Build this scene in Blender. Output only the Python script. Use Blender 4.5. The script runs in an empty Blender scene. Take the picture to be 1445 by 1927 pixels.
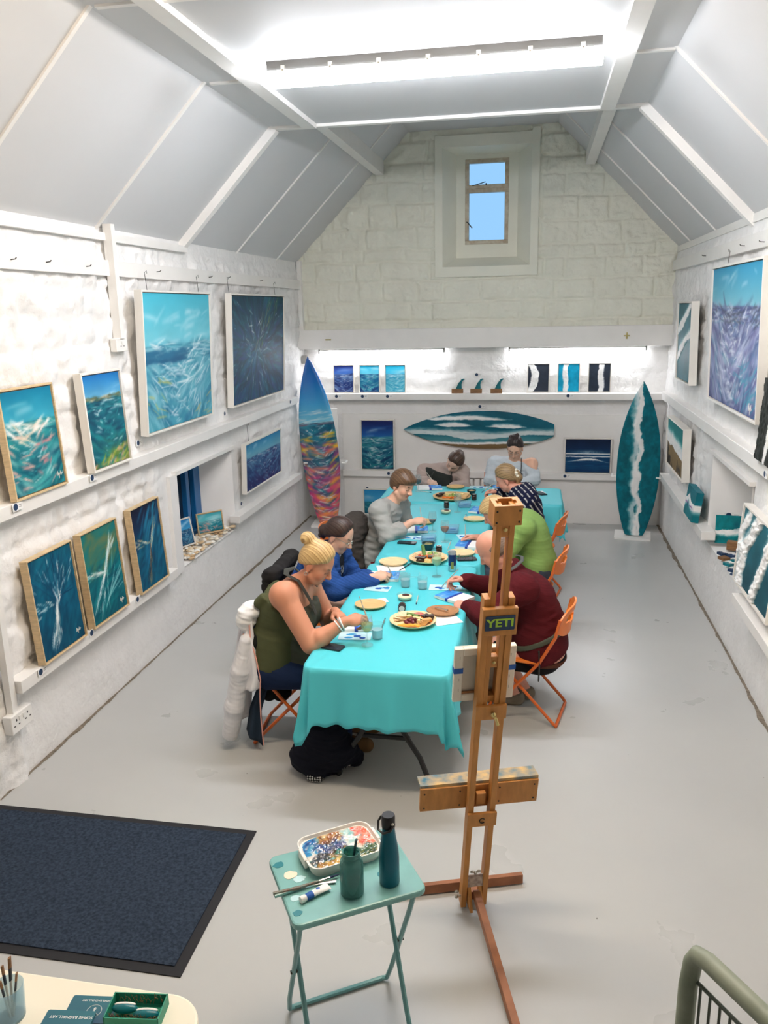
import bpy, bmesh, math, random
import numpy as np
from mathutils import Vector, Matrix

# ------------------------------------------------------------------ camera, world, exposure
scene = bpy.context.scene
COL = scene.collection
PI = math.pi
IMG_W, IMG_H, FPX = 1445.0, 1927.0, 1524.9
YAW, PITCH, ROLL = math.radians(10.8514), math.radians(14.0833), math.radians(-1.1803)
CAM = np.array([0.0, 0.0, 2.6])
_f = np.array([-math.sin(YAW)*math.cos(PITCH), math.cos(YAW)*math.cos(PITCH), -math.sin(PITCH)])
_r = np.array([math.cos(YAW), math.sin(YAW), 0.0]); _u = np.cross(_r, _f)
_R = math.cos(ROLL)*_r + math.sin(ROLL)*_u
_U = -math.sin(ROLL)*_r + math.cos(ROLL)*_u
camd = bpy.data.cameras.new('camera'); camo = bpy.data.objects.new('camera', camd); COL.objects.link(camo)
camd.sensor_fit = 'VERTICAL'; camd.sensor_height = 24.0; camd.lens = 24.0*FPX/IMG_H
camd.clip_start = 0.05; camd.clip_end = 100
camo.matrix_world = Matrix(((_R[0], _U[0], -_f[0], 0), (_R[1], _U[1], -_f[1], 0), (_R[2], _U[2], -_f[2], 2.6), (0, 0, 0, 1)))
scene.camera = camo

world = bpy.data.worlds.new('sky'); scene.world = world; world.use_nodes = True
bg = world.node_tree.nodes['Background']
bg.inputs[0].default_value = (0.42, 0.70, 1.0, 1); bg.inputs[1].default_value = 0.27
scene.view_settings.view_transform = 'Standard'; scene.view_settings.look = 'None'
scene.view_settings.gamma = 1.0; scene.view_settings.use_curve_mapping = False
scene.view_settings.exposure = 1.98
LAMP_MAIN = 20.0     # ceiling fluorescent over the tables (emission of its lens)
LAMP_REAR = 17.0     # same fittings further back along the ceiling
LAMP_BEAM = 11.0     # two tubes under the steel beam

def at(px, py, Y):
    """point of the room at depth Y that the photograph shows at (px, py)"""
    d = _R*(px-IMG_W/2)/FPX - _U*(py-IMG_H/2)/FPX + _f
    return CAM + d*(Y-CAM[1])/d[1]
def onz(px, py, Z):
    d = _R*(px-IMG_W/2)/FPX - _U*(py-IMG_H/2)/FPX + _f
    return CAM + d*(Z-CAM[2])/d[2]
def onx(px, py, X):
    d = _R*(px-IMG_W/2)/FPX - _U*(py-IMG_H/2)/FPX + _f
    return CAM + d*(X-CAM[0])/d[0]

# ------------------------------------------------------------------ materials
def lin(c):
    out = []
    for v in c[:3]:
        v = v/255.0
        out.append(v/12.92 if v <= 0.04045 else ((v+0.055)/1.055)**2.4)
    return tuple(out)
def lin_np(a):
    a = np.clip(a, 0, 1)
    return np.where(a <= 0.04045, a/12.92, ((a+0.055)/1.055)**2.4)
def mat(name, col=(200, 200, 200), rough=0.5, metal=0.0, spec=0.5, bump=None, var=None, coat=0.0, attr=False,
        trans=0.0, ior=1.45, sss=0.0, emit=0.0, stretch=None, col2=None):
    m = bpy.data.materials.new(name); m.use_nodes = True
    nt = m.node_tree; b = nt.nodes['Principled BSDF']
    c = lin(col)
    b.inputs['Base Color'].default_value = (*c, 1)
    b.inputs['Roughness'].default_value = rough; b.inputs['Metallic'].default_value = metal
    b.inputs['Specular IOR Level'].default_value = spec
    if coat: b.inputs['Coat Weight'].default_value = coat; b.inputs['Coat Roughness'].default_value = 0.12
    if trans: b.inputs['Transmission Weight'].default_value = trans; b.inputs['IOR'].default_value = ior
    if sss:
        b.inputs['Subsurface Weight'].default_value = sss; b.inputs['Subsurface Radius'].default_value = (0.012, 0.005, 0.003)
        b.inputs['Subsurface Scale'].default_value = 1.0
    if emit:
        b.inputs['Emission Color'].default_value = (*c, 1); b.inputs['Emission Strength'].default_value = emit
    tc = nt.nodes.new('ShaderNodeTexCoord'); mp = nt.nodes.new('ShaderNodeMapping')
    nt.links.new(tc.outputs['Object'], mp.inputs[0])
    if stretch: mp.inputs['Scale'].default_value = stretch
    if attr:
        a = nt.nodes.new('ShaderNodeAttribute'); a.attribute_name = 'Col'
        nt.links.new(a.outputs['Color'], b.inputs['Base Color'])
    elif var:
        n = nt.nodes.new('ShaderNodeTexNoise'); n.inputs['Scale'].default_value = var[0]; n.inputs['Detail'].default_value = 5
        nt.links.new(mp.outputs[0], n.inputs['Vector'])
        r = nt.nodes.new('ShaderNodeValToRGB'); r.color_ramp.elements[0].position = 0.32; r.color_ramp.elements[1].position = 0.68
        k = var[1]
        c2 = lin(col2) if col2 else tuple(min(1, v*(1+k)) for v in c)
        c1 = c if col2 else tuple(v*(1-k) for v in c)
        r.color_ramp.elements[0].color = (*c1, 1); r.color_ramp.elements[1].color = (*c2, 1)
        nt.links.new(n.outputs['Fac'], r.inputs[0]); nt.links.new(r.outputs[0], b.inputs['Base Color'])
    if bump:
        n2 = nt.nodes.new('ShaderNodeTexNoise'); n2.inputs['Scale'].default_value = bump[0]; n2.inputs['Detail'].default_value = 6
        nt.links.new(mp.outputs[0], n2.inputs['Vector'])
        bp = nt.nodes.new('ShaderNodeBump'); bp.inputs['Strength'].default_value = bump[1]; bp.inputs['Distance'].default_value = bump[2] if len(bump) > 2 else 0.01
        nt.links.new(n2.outputs['Fac'], bp.inputs['Height']); nt.links.new(bp.outputs[0], b.inputs['Normal'])
    return m

MT = {}
MT['stone'] = mat('white_painted_stone', (237, 236, 234), 0.75, spec=0.3, bump=(20, 0.55, 0.02), var=(5, 0.03))
MT['plaster'] = mat('white_plaster', (237, 236, 234), 0.7, spec=0.3, bump=(14, 0.12, 0.01), var=(3, 0.02))
MT['board'] = mat('ceiling_board', (212, 213, 214), 0.6, spec=0.3, var=(1.2, 0.015))
MT['trim'] = mat('white_gloss_trim', (238, 236, 232), 0.4, spec=0.4, var=(6, 0.02))
MT['white'] = mat('white_paint', (238, 237, 233), 0.45)
MT['frame_white'] = mat('white_frame', (236, 232, 224), 0.5, var=(9, 0.02))
MT['frame_wood'] = mat('pale_wood_frame', (214, 188, 146), 0.55, var=(14, 0.12), stretch=(1, 1, 6))
MT['paint'] = mat('oil_paint', rough=0.6, spec=0.22, attr=True, bump=(160, 0.12, 0.002))
MT['gloss_paint'] = mat('resin_paint', rough=0.12, attr=True, coat=0.6)
MT['vcol'] = mat('coloured', rough=0.55, attr=True)
MT['skin'] = mat('skin', rough=0.5, attr=True, spec=0.35, sss=0.08)
MT['hair'] = mat('hair', rough=0.42, attr=True, spec=0.45)
MT['cloth'] = mat('cloth', rough=0.9, attr=True, spec=0.15, bump=(350, 0.25, 0.002))
MT['knit'] = mat('knit', rough=0.95, attr=True, spec=0.1, bump=(220, 0.5, 0.004))
MT['easel'] = mat('easel_beech', (192, 132, 66), 0.5, var=(9, 0.13), stretch=(5, 5, 0.8), bump=(60, 0.1, 0.002))
MT['easel_dark'] = mat('worn_beech', (150, 96, 62), 0.6, var=(12, 0.2))
MT['metal'] = mat('bare_metal', (190, 186, 176), 0.3, 1.0)
MT['brass'] = mat('brassy_metal', (206, 190, 130), 0.3, 1.0)
MT['nail'] = mat('dark_nail', (70, 66, 60), 0.5, 0.8)
MT['orange'] = mat('orange_plastic', (236, 124, 40), 0.4, var=(4, 0.04))
MT['orange_metal'] = mat('orange_enamel', (216, 102, 34), 0.35, spec=0.6)
MT['cloth_teal'] = mat('turquoise_plastic_cloth', (84, 202, 213), 0.45, spec=0.3, bump=(5, 0.06, 0.02))
MT['black_metal'] = mat('black_metal', (34, 36, 38), 0.35, spec=0.5)
MT['grey_plastic'] = mat('grey_plastic', (150, 150, 146), 0.5); MT['housing'] = mat('lamp_housing', (96, 96, 94), 0.5)
MT['black'] = mat('black_plastic', (24, 24, 27), 0.3)
def clear(name, tint, body, k, rough=0.03):
    """thin clear wall: mostly see-through, mirror gleam by Fresnel, a share k of milky body"""
    m = bpy.data.materials.new(name); m.use_nodes = True; nt = m.node_tree; nt.nodes.remove(nt.nodes['Principled BSDF'])
    out = nt.nodes['Material Output']; tr = nt.nodes.new('ShaderNodeBsdfTransparent'); tr.inputs[0].default_value = (*lin(tint), 1)
    gl = nt.nodes.new('ShaderNodeBsdfGlossy'); gl.inputs['Roughness'].default_value = rough
    df = nt.nodes.new('ShaderNodeBsdfDiffuse'); df.inputs[0].default_value = (*lin(body), 1)
    m1 = nt.nodes.new('ShaderNodeMixShader'); m1.inputs[0].default_value = k; nt.links.new(tr.outputs[0], m1.inputs[1]); nt.links.new(df.outputs[0], m1.inputs[2])
    lw = nt.nodes.new('ShaderNodeLayerWeight'); lw.inputs['Blend'].default_value = 0.35
    pw = nt.nodes.new('ShaderNodeMath'); pw.operation = 'POWER'; pw.inputs[1].default_value = 3.0; nt.links.new(lw.outputs['Facing'], pw.inputs[0])
    fr = nt.nodes.new('ShaderNodeMath'); fr.operation = 'MULTIPLY_ADD'; fr.inputs[1].default_value = 0.45; fr.inputs[2].default_value = 0.04; nt.links.new(pw.outputs[0], fr.inputs[0])
    m2 = nt.nodes.new('ShaderNodeMixShader'); nt.links.new(fr.outputs[0], m2.inputs[0]); nt.links.new(m1.outputs[0], m2.inputs[1]); nt.links.new(gl.outputs[0], m2.inputs[2])
    nt.links.new(m2.outputs[0], out.inputs[0]); return m
MT['glass'] = clear('clear_glass', (250, 252, 252), (220, 235, 238), 0.05)
MT['plastic_clear'] = clear('clear_plastic', (232, 244, 250), (190, 220, 236), 0.22, 0.1)
MT['palm'] = mat('palm_leaf_plate', (216, 178, 122), 0.6, var=(18, 0.12), stretch=(1, 6, 1))
MT['palm_pale'] = mat('pale_palm_leaf', (234, 208, 160), 0.6, var=(18, 0.1), stretch=(1, 6, 1))
MT['palm_dark'] = mat('brown_palm_leaf', (172, 124, 82), 0.6, var=(18, 0.15), stretch=(1, 6, 1))
MT['paper'] = mat('white_paper', (240, 240, 238), 0.8)
MT['teal_enamel'] = mat('pale_teal_enamel', (122, 176, 172), 0.28, spec=0.5, var=(9, 0.08))
MT['teal_dark'] = mat('teal_enamel_frame', (104, 156, 156), 0.3, spec=0.5)
MT['bottle'] = mat('teal_coated_steel', (0, 96, 116), 0.32, 0.25)
MT['wood_block'] = mat('brown_wood_block', (134, 96, 60), 0.6, var=(14, 0.25), stretch=(1, 1, 5))
MT['blue_frame'] = mat('blue_window_paint', (24, 106, 168), 0.35)
MT['dark_glass'] = mat('dark_window_glass', (38, 48, 62), 0.08, spec=0.6)
MT['rail_green'] = mat('worn_green_rail', (112, 122, 104), 0.5, var=(10, 0.3), col2=(142, 150, 132))
MT['tape_blue'] = mat('blue_masking_tape', (32, 92, 176), 0.6)
MT['navy'] = mat('navy_ink', (30, 58, 92), 0.6)
MT['canvas'] = mat('raw_canvas', (232, 226, 212), 0.85, bump=(300, 0.2, 0.002))

# ------------------------------------------------------------------ mesh builder
class MB:
    def __init__(s): s.v = []; s.f = []; s.c = []
    def add(s, vs, fs, col=None):
        o = len(s.v); s.v += [tuple(map(float, p)) for p in vs]; s.f += [tuple(i+o for i in q) for q in fs]
        s.c += [col if col is not None else (0.8, 0.8, 0.8)]*len(vs) if not isinstance(col, np.ndarray) else [tuple(x) for x in col]
        return s
    def box(s, x0, x1, y0, y1, z0, z1, M=None, col=None):
        vs = [(x, y, z) for x in (x0, x1) for y in (y0, y1) for z in (z0, z1)]
        if M is not None: vs = [tuple(M @ Vector(p)) for p in vs]
        return s.add(vs, [(0, 1, 3, 2), (4, 6, 7, 5), (0, 4, 5, 1), (2, 3, 7, 6), (0, 2, 6, 4), (1, 5, 7, 3)], col)
    def beam(s, a, b, w, h, up=(0, 0, 1), col=None):
        """box bar from a to b, w across, h along up"""
        a = np.array(a, float); b = np.array(b, float); d = b-a; d /= np.linalg.norm(d)
        u = np.array(up, float); u = u-d*(u@d); u /= np.linalg.norm(u); r = np.cross(d, u)
        vs = [p+r*i*w/2+u*j*h/2 for p in (a, b) for i, j in ((-1, -1), (1, -1), (1, 1), (-1, 1))]
        return s.add(vs, [(0, 1, 2, 3), (7, 6, 5, 4), (0, 4, 5, 1), (1, 5, 6, 2), (2, 6, 7, 3), (3, 7, 4, 0)], col)
    def tube(s, pts, r, n=8, closed=False, col=None, flat=None):
        pts = [np.array(p, float) for p in pts]; N = len(pts)
        rs = r if isinstance(r, (list, tuple, np.ndarray)) else [r]*N
        vs = []; prev = None
        for i in range(N):
            a = pts[(i-1) % N] if (closed or i > 0) else pts[i]; b = pts[(i+1) % N] if (closed or i < N-1) else pts[i]
            d = b-a; d /= (np.linalg.norm(d)+1e-12)
            if prev is None:
                u = np.cross(d, (0, 0, 1)) if abs(d[2]) < 0.9 else np.cross(d, (1, 0, 0))
            else: u = prev-d*(prev@d)
            u /= (np.linalg.norm(u)+1e-12); prev = u; w = np.cross(d, u)
            for k in range(n):
                t = 2*PI*k/n; vs.append(pts[i]+rs[i]*(math.cos(t)*u+math.sin(t)*w*(flat or 1)))
        fs = []
        for i in range(N if closed else N-1):
            j = (i+1) % N
            for k in range(n): fs.append((i*n+k, i*n+(k+1) % n, j*n+(k+1) % n, j*n+k))
        if not closed: fs.append(tuple(range(n-1, -1, -1))); fs.append(tuple((N-1)*n+k for k in range(n)))
        return s.add(vs, fs, col)
    def lathe(s, prof, n=24, c=(0, 0, 0), col=None, sx=1, sy=1):
        vs = []; fs = []; N = len(prof)
        for (r, z) in prof:
            for k in range(n):
                t = 2*PI*k/n; vs.append((c[0]+sx*max(r, 1e-5)*math.cos(t), c[1]+sy*max(r, 1e-5)*math.sin(t), c[2]+z))
        for i in range(N-1):
            for k in range(n): fs.append((i*n+k, i*n+(k+1) % n, (i+1)*n+(k+1) % n, (i+1)*n+k))
        if prof[0][0] > 1e-4: fs.append(tuple(range(n-1, -1, -1)))
        if prof[-1][0] > 1e-4: fs.append(tuple((N-1)*n+k for k in range(n)))
        return s.add(vs, fs, col)
    def ball(s, c, r, n=12, col=None, M=None):
        rr = r if isinstance(r, (tuple, list)) else (r, r, r); m = max(4, n//2); vs = []; fs = []
        for i in range(m+1):
            t = PI*i/m
            for k in range(n):
                p = 2*PI*k/n
                q = Vector((rr[0]*math.sin(t)*math.cos(p), rr[1]*math.sin(t)*math.sin(p), rr[2]*math.cos(t)))
                if M is not None: q = M @ q
                vs.append((c[0]+q[0], c[1]+q[1], c[2]+q[2]))
        for i in range(m):
            for k in range(n): fs.append((i*n+k, (i+1)*n+k, (i+1)*n+(k+1) % n, i*n+(k+1) % n))
        return s.add(vs, fs, col)
    def prism(s, poly, z0, z1, M=None, col=None):
        n = len(poly); vs = [(x, y, z0) for x, y in poly]+[(x, y, z1) for x, y in poly]
        if M is not None: vs = [tuple(M @ Vector(p)) for p in vs]
        fs = [tuple(range(n-1, -1, -1)), tuple(range(n, 2*n))]+[(i, (i+1) % n, n+(i+1) % n, n+i) for i in range(n)]
        return s.add(vs, fs, col)
    def grid(s, X, Y, Z, mask=None, col=None):
        ny, nx = X.shape; vs = np.stack([X, Y, Z], -1).reshape(-1, 3)
        i = np.arange(ny-1)[:, None]*nx+np.arange(nx-1)[None, :]
        q = np.stack([i, i+1, i+nx+1, i+nx], -1).reshape(-1, 4)
        if mask is not None: q = q[mask.reshape(-1)]
        o = len(s.v); s.v += [tuple(p) for p in vs.tolist()]; s.f += [tuple(p) for p in (q+o).tolist()]
        if col is None: s.c += [(0.8, 0.8, 0.8)]*len(vs)
        else: s.c += [tuple(p) for p in np.asarray(col).reshape(-1, 3).tolist()]
        return s

def rrect(w, h, r, n=5, cx=0, cy=0):
    out = []
    for sx, sy, a0 in ((1, 1, 0), (-1, 1, 90), (-1, -1, 180), (1, -1, 270)):
        for k in range(n+1):
            a = math.radians(a0+90*k/n); out.append((cx+sx*(w/2-r)+r*math.cos(a), cy+sy*(h/2-r)+r*math.sin(a)))
    return out

def tag(o, label=None, cat=None, group=None, kind=None):
    if label: o['label'] = label
    if cat: o['category'] = cat
    if group: o['group'] = group
    if kind: o['kind'] = kind
    return o
def obj(name, m, material, parent=None, bevel=0.0, smooth=True, attr=False, label=None, sub=0, seg=2, kind=None, angle=40):
    me = bpy.data.meshes.new(name); me.from_pydata(m.v, [], m.f)
    if attr:
        ca = me.color_attributes.new('Col', 'FLOAT_COLOR', 'POINT')
        a = np.ones((len(m.v), 4), np.float32); a[:, :3] = np.array(m.c, np.float32); ca.data.foreach_set('color', a.ravel())
    me.materials.append(material)
    if smooth:
        me.polygons.foreach_set('use_smooth', [True]*len(me.polygons))
        try: me.set_sharp_from_angle(angle=math.radians(angle))
        except Exception: pass
    me.update()
    o = bpy.data.objects.new(name, me); COL.objects.link(o)
    if parent is not None: o.parent = parent
    if bevel:
        md = o.modifiers.new('bevel', 'BEVEL'); md.width = bevel; md.segments = seg; md.limit_method = 'ANGLE'; md.angle_limit = math.radians(40)
    if sub:
        md = o.modifiers.new('sub', 'SUBSURF'); md.levels = sub; md.render_levels = sub
    if label: o['label'] = label
    if kind: o['kind'] = kind
    return o
def thing(name, label, cat, loc=(0, 0, 0), rotz=0.0, tilt=0.0, group=None, M=None):
    o = bpy.data.objects.new(name, None); COL.objects.link(o); o.empty_display_size = 0.05
    o.matrix_world = M if M is not None else Matrix.Translation(Vector([float(v) for v in loc])) @ Matrix.Rotation(rotz, 4, 'Z') @ Matrix.Rotation(tilt, 4, 'X')
    return tag(o, label, cat, group)
def solo(name, m, material, label, cat, loc=(0, 0, 0), rotz=0.0, tilt=0.0, group=None, **kw):
    o = obj(name, m, material, **kw)
    o.matrix_world = Matrix.Translation(Vector([float(v) for v in loc])) @ Matrix.Rotation(rotz, 4, 'Z') @ Matrix.Rotation(tilt, 4, 'X')
    return tag(o, label, cat, group)
def struct(name, m, material, **kw):
    o = obj(name, m, material, **kw); o['kind'] = 'structure'; return o
def dup(root, M, label=None, group=None):
    r = root.copy(); COL.objects.link(r); r.matrix_world = M
    if label: r['label'] = label
    if group: r['group'] = group
    for ch in list(root.children):
        c = ch.copy(); COL.objects.link(c); c.parent = r
        for g in list(ch.children):
            d = g.copy(); COL.objects.link(d); d.parent = c
    return r
def TM(loc, rotz=0.0, tilt=0.0):
    return Matrix.Translation(Vector([float(v) for v in loc])) @ Matrix.Rotation(rotz, 4, 'Z') @ Matrix.Rotation(tilt, 4, 'X')
def text_mb(txt, size, M, extrude=0.0008, col=None, bold=0.0):
    cu = bpy.data.curves.new('t', 'FONT'); cu.body = txt; cu.size = size; cu.extrude = extrude; cu.offset = bold
    cu.align_x = 'CENTER'; cu.align_y = 'CENTER'; cu.resolution_u = 3
    o = bpy.data.objects.new('t', cu); COL.objects.link(o)
    me = bpy.data.meshes.new_from_object(o)
    m = MB(); m.add([tuple(M @ v.co) for v in me.vertices], [tuple(p.vertices) for p in me.polygons], col)
    bpy.data.objects.remove(o); bpy.data.curves.remove(cu); bpy.data.meshes.remove(me)
    return m

# ------------------------------------------------------------------ noise helpers
def vnoise(ny, nx, fy, fx, seed):
    rg = np.random.RandomState(seed); L = rg.rand(int(fy)+3, int(fx)+3)
    y = np.linspace(0, fy, ny); x = np.linspace(0, fx, nx); yi = y.astype(int); xi = x.astype(int)
    ty = y-yi; tx = x-xi; ty = ty*ty*(3-2*ty); tx = tx*tx*(3-2*tx)
    a = L[yi][:, xi]; b = L[yi][:, xi+1]; c = L[yi+1][:, xi]; d = L[yi+1][:, xi+1]
    return (a*(1-tx)+b*tx)*(1-ty)[:, None]+(c*(1-tx)+d*tx)*ty[:, None]
def fbm(ny, nx, fy, fx, seed, octv=4):
    out = np.zeros((ny, nx)); a = 1.0; t = 0
    for k in range(octv):
        out += a*vnoise(ny, nx, fy*2**k, fx*2**k, seed+k*17); t += a; a *= 0.5
    return out/t
# ------------------------------------------------------------------ room shell
XL, XR, YB, YU, YF = -2.87, 1.47, 9.89, 9.79, -1.6
ZLOW, ZHIGH, YTRUSS = 3.97, 4.53, 6.5
def stone(A, B, seed, groove=0.0):
    ny, nx = A.shape; rg = random.Random(seed)
    w = (A.max()-A.min()); h = (B.max()-B.min())
    A2 = A+0.05*(fbm(ny, nx, h*4, w*4, seed)-0.5); B2 = B+0.06*(fbm(ny, nx, h*3, w*2.2, seed+5)-0.5)
    out = np.zeros_like(A); z = B.min()-0.1
    while z < B.max()+0.2:
        hh = rg.uniform(0.13, 0.30); row = (B2 >= z) & (B2 < z+hh)
        ed = [A.min()-rg.uniform(0.1, 0.5)]
        while ed[-1] < A.max()+0.6: ed.append(ed[-1]+rg.uniform(0.22, 0.62))
        ed = np.array(ed); off = np.array([rg.uniform(0.2, 1) for _ in ed])
        k = np.clip(np.searchsorted(ed, A2)-1, 0, len(ed)-2)
        e = np.minimum(np.minimum(A2-ed[k], ed[k+1]-A2), np.minimum(B2-z, z+hh-B2))
        t = np.clip((e+0.012*(fbm(ny, nx, h*9, w*9, seed+21, 3)-0.5)*2)/0.035, 0, 1); t = t*t*(3-2*t)
        out = np.where(row, t*(0.35+0.65*off[k])-groove*np.exp(-(np.maximum(e, 0)/0.013)**2), out); z += hh
    pit = fbm(ny, nx, h*7, w*7, seed+9, 4)
    return out*0.45+(pit-0.5)*1.5+0.9*np.abs(fbm(ny, nx, h*11, w*9, seed+3, 4)-0.5)
def wall_grid(a, b, seed, amp, rough, groove=0.0):
    A, B = np.meshgrid(a, b)
    return A, B, stone(A, B, seed, groove)*amp*rough(A, B)
def sstep(x, a, b):
    t = np.clip((x-a)/(b-a), 0, 1); return t*t*(3-2*t)
def span(*segs):
    return np.unique(np.round(np.concatenate([np.arange(a, b+1e-6, s) if False else np.linspace(a, b, max(2, int(round((b-a)/s))+1)) for a, b, s in segs]), 4))

# floor: one painted concrete slab, fine enough to carry a faint unevenness
fm = MB().box(XL-0.6, XR+0.6, YF-0.3, YB+0.5, -0.15, 0.0)
def floor_mat():
    m = bpy.data.materials.new('grey_floor_paint'); m.use_nodes = True; nt = m.node_tree; b = nt.nodes['Principled BSDF']
    tc = nt.nodes.new('ShaderNodeTexCoord')
    def noise(s, d=5, dist=0.0):
        n = nt.nodes.new('ShaderNodeTexNoise'); n.inputs['Scale'].default_value = s; n.inputs['Detail'].default_value = d
        n.inputs['Distortion'].default_value = dist; nt.links.new(tc.outputs['Object'], n.inputs['Vector']); return n
    def ramp(src, stops):
        r = nt.nodes.new('ShaderNodeValToRGB'); e = r.color_ramp.elements
        e[0].position, e[0].color = stops[0][0], (*lin(stops[0][1]), 1); e[1].position, e[1].color = stops[1][0], (*lin(stops[1][1]), 1)
        nt.links.new(src, r.inputs[0]); return r
    base = ramp(noise(0.9).outputs['Fac'], ((0.3, (181, 182, 180)), (0.7, (189, 190, 187))))
    sc = ramp(noise(8.0, 8, 1.5).outputs['Fac'], ((0.86, (0, 0, 0)), (0.88, (255, 255, 255))))
    mx = nt.nodes.new('ShaderNodeMix'); mx.data_type = 'RGBA'; mx.inputs[7].default_value = (*lin((160, 156, 148)), 1)
    nt.links.new(sc.outputs[0], mx.inputs[0]); nt.links.new(base.outputs[0], mx.inputs[6])
    sp = ramp(noise(21, 2).outputs['Fac'], ((0.775, (0, 0, 0)), (0.79, (255, 255, 255))))
    m2 = nt.nodes.new('ShaderNodeMix'); m2.data_type = 'RGBA'; m2.inputs[7].default_value = (*lin((120, 118, 112)), 1)
    nt.links.new(sp.outputs[0], m2.inputs[0]); nt.links.new(mx.outputs[2], m2.inputs[6])
    nt.links.new(m2.outputs[2], b.inputs['Base Color'])
    rr = nt.nodes.new('ShaderNodeMapRange'); rr.inputs[3].default_value = 0.24; rr.inputs[4].default_value = 0.34
    nt.links.new(noise(2.5).outputs['Fac'], rr.inputs[0]); nt.links.new(rr.outputs[0], b.inputs['Roughness'])
    b.inputs['Specular IOR Level'].default_value = 0.5
    bp = nt.nodes.new('ShaderNodeBump'); bp.inputs['Strength'].default_value = 0.05; bp.inputs['Distance'].default_value = 0.01
    nt.links.new(noise(7, 6).outputs['Fac'], bp.inputs['Height']); nt.links.new(bp.outputs[0], b.inputs['Normal'])
    return m
struct('floor', fm, floor_mat(), smooth=False)

# left wall, with the window recess
NL = (6.0, 7.25, 0.54, 1.34)
def rough_left(A, B):
    r = 0.15+0.85*sstep(B, 0.5, 0.72)
    near = 1-sstep(A, 3.72, 3.8)
    r = np.maximum(r, near*0.9)*(1-sstep(B, 3.02, 3.1))
    plain = sstep(A, 5.7, 5.82)*(1-sstep(A, 7.36, 7.5))*(1-sstep(B, 1.42, 1.52))
    return r*(1-plain*0.95)
a = span((YF, 3.2, 0.2), (3.2, 6.0, 0.02), (6.0, 7.25, 0.025), (7.25, YB+0.1, 0.025)); b = span((0, 0.54, 0.027), (0.54, 1.34, 0.025), (1.34, 3.165, 0.022))
A, B, Hh = wall_grid(a, b, 11, 0.042, rough_left)
ca = (A[:-1, :-1]+A[1:, 1:])/2; cb = (B[:-1, :-1]+B[1:, 1:])/2
mask = ~((ca > NL[0]) & (ca < NL[1]) & (cb > NL[2]) & (cb < NL[3]))
struct('wall_left', MB().grid(XL-0.012+Hh, A, B, mask), MT['stone'], angle=180)
# right wall, with its recess
NR = (5.8, 7.12, 0.6, 1.38)
def rough_right(A, B):
    r = (0.12+0.88*sstep(B, 0.62, 0.8))*(1-sstep(B, 3.05, 3.14))
    plain = sstep(A, 5.5, 5.62)*(1-sstep(A, 7.3, 7.4))*(1-sstep(B, 1.44, 1.54))
    return r*(1-plain*0.95)
a = span((YF, 4.2, 0.2), (4.2, 5.8, 0.022), (5.8, 7.12, 0.025), (7.12, YB+0.1, 0.025)); b = span((0, 0.6, 0.03), (0.6, 1.38, 0.025), (1.38, 3.235, 0.024))
A, B, Hh = wall_grid(a, b, 23, 0.042, rough_right)
ca = (A[:-1, :-1]+A[1:, 1:])/2; cb = (B[:-1, :-1]+B[1:, 1:])/2
mask = ~((ca > NR[0]) & (ca < NR[1]) & (cb > NR[2]) & (cb < NR[3]))
m = MB().grid(XR+0.012-Hh, A, B, mask); m.f = [tuple(reversed(q)) for q in m.f]
struct('wall_right', m, MT['stone'], angle=180)
# back wall: gable above the beam, plain wall below it
NB = (-1.125, -0.125, 3.05, 4.34)
def rough_back(A, B):
    q = sstep(A, -1.24, -1.2)*(1-sstep(A, -0.05, -0.01))*sstep(B, 2.92, 2.96)
    return (1-q)*0.8
a = span((-3.0, NB[0], 0.013), (NB[0], NB[1], 0.02), (NB[1], 1.7, 0.013)); b = span((2.3, NB[2], 0.013), (NB[2], NB[3], 0.013), (NB[3], 4.62, 0.02))
A, B, Hh = wall_grid(a, b, 37, 0.060, rough_back, 0.7)
ca = (A[:-1, :-1]+A[1:, 1:])/2; cb = (B[:-1, :-1]+B[1:, 1:])/2
mask = ~((ca > NB[0]) & (ca < NB[1]) & (cb > NB[2]) & (cb < NB[3]))
m = MB().grid(A, YU+0.022-Hh, B, mask)
MT['gable'] = mat('cream_painted_stone', (236, 236, 222), 0.75, spec=0.3, bump=(13, 0.7, 0.03), var=(4, 0.03))
struct('wall_back', m, MT['gable'], angle=180)
a = span((-3.0, 1.7, 0.03)); b = span((0, 1.36, 0.1), (1.36, 2.5, 0.025))
A, B, Hh = wall_grid(a, b, 41, 0.020, lambda A, B: 0.05+0.95*sstep(B, 1.5, 1.65))
struct('wall_back', MB().grid(A, YB+0.008-Hh, B), MT['stone'], angle=180)
struct('wall_left', MB().box(XL-0.75, XL-0.65, YF, YB+0.6, 0, 3.2), MT['plaster'], smooth=False); struct('wall_right', MB().box(XR+0.65, XR+0.75, YF, YB+0.6, 0, 3.2), MT['plaster'], smooth=False); struct('wall_back', MB().box(XL-0.7, XR+0.7, YB+0.25, YB+0.3, 0, 2.6), MT['plaster'], smooth=False)  # unseen outer boxes added behind the walls to keep sky light from leaking in
struct('wall_front', MB().box(XL-0.2, XR+0.2, YF-0.1, YF, 0, 4.0), mat('grey_plaster', (120, 120, 118), 0.7), smooth=False)
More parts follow.
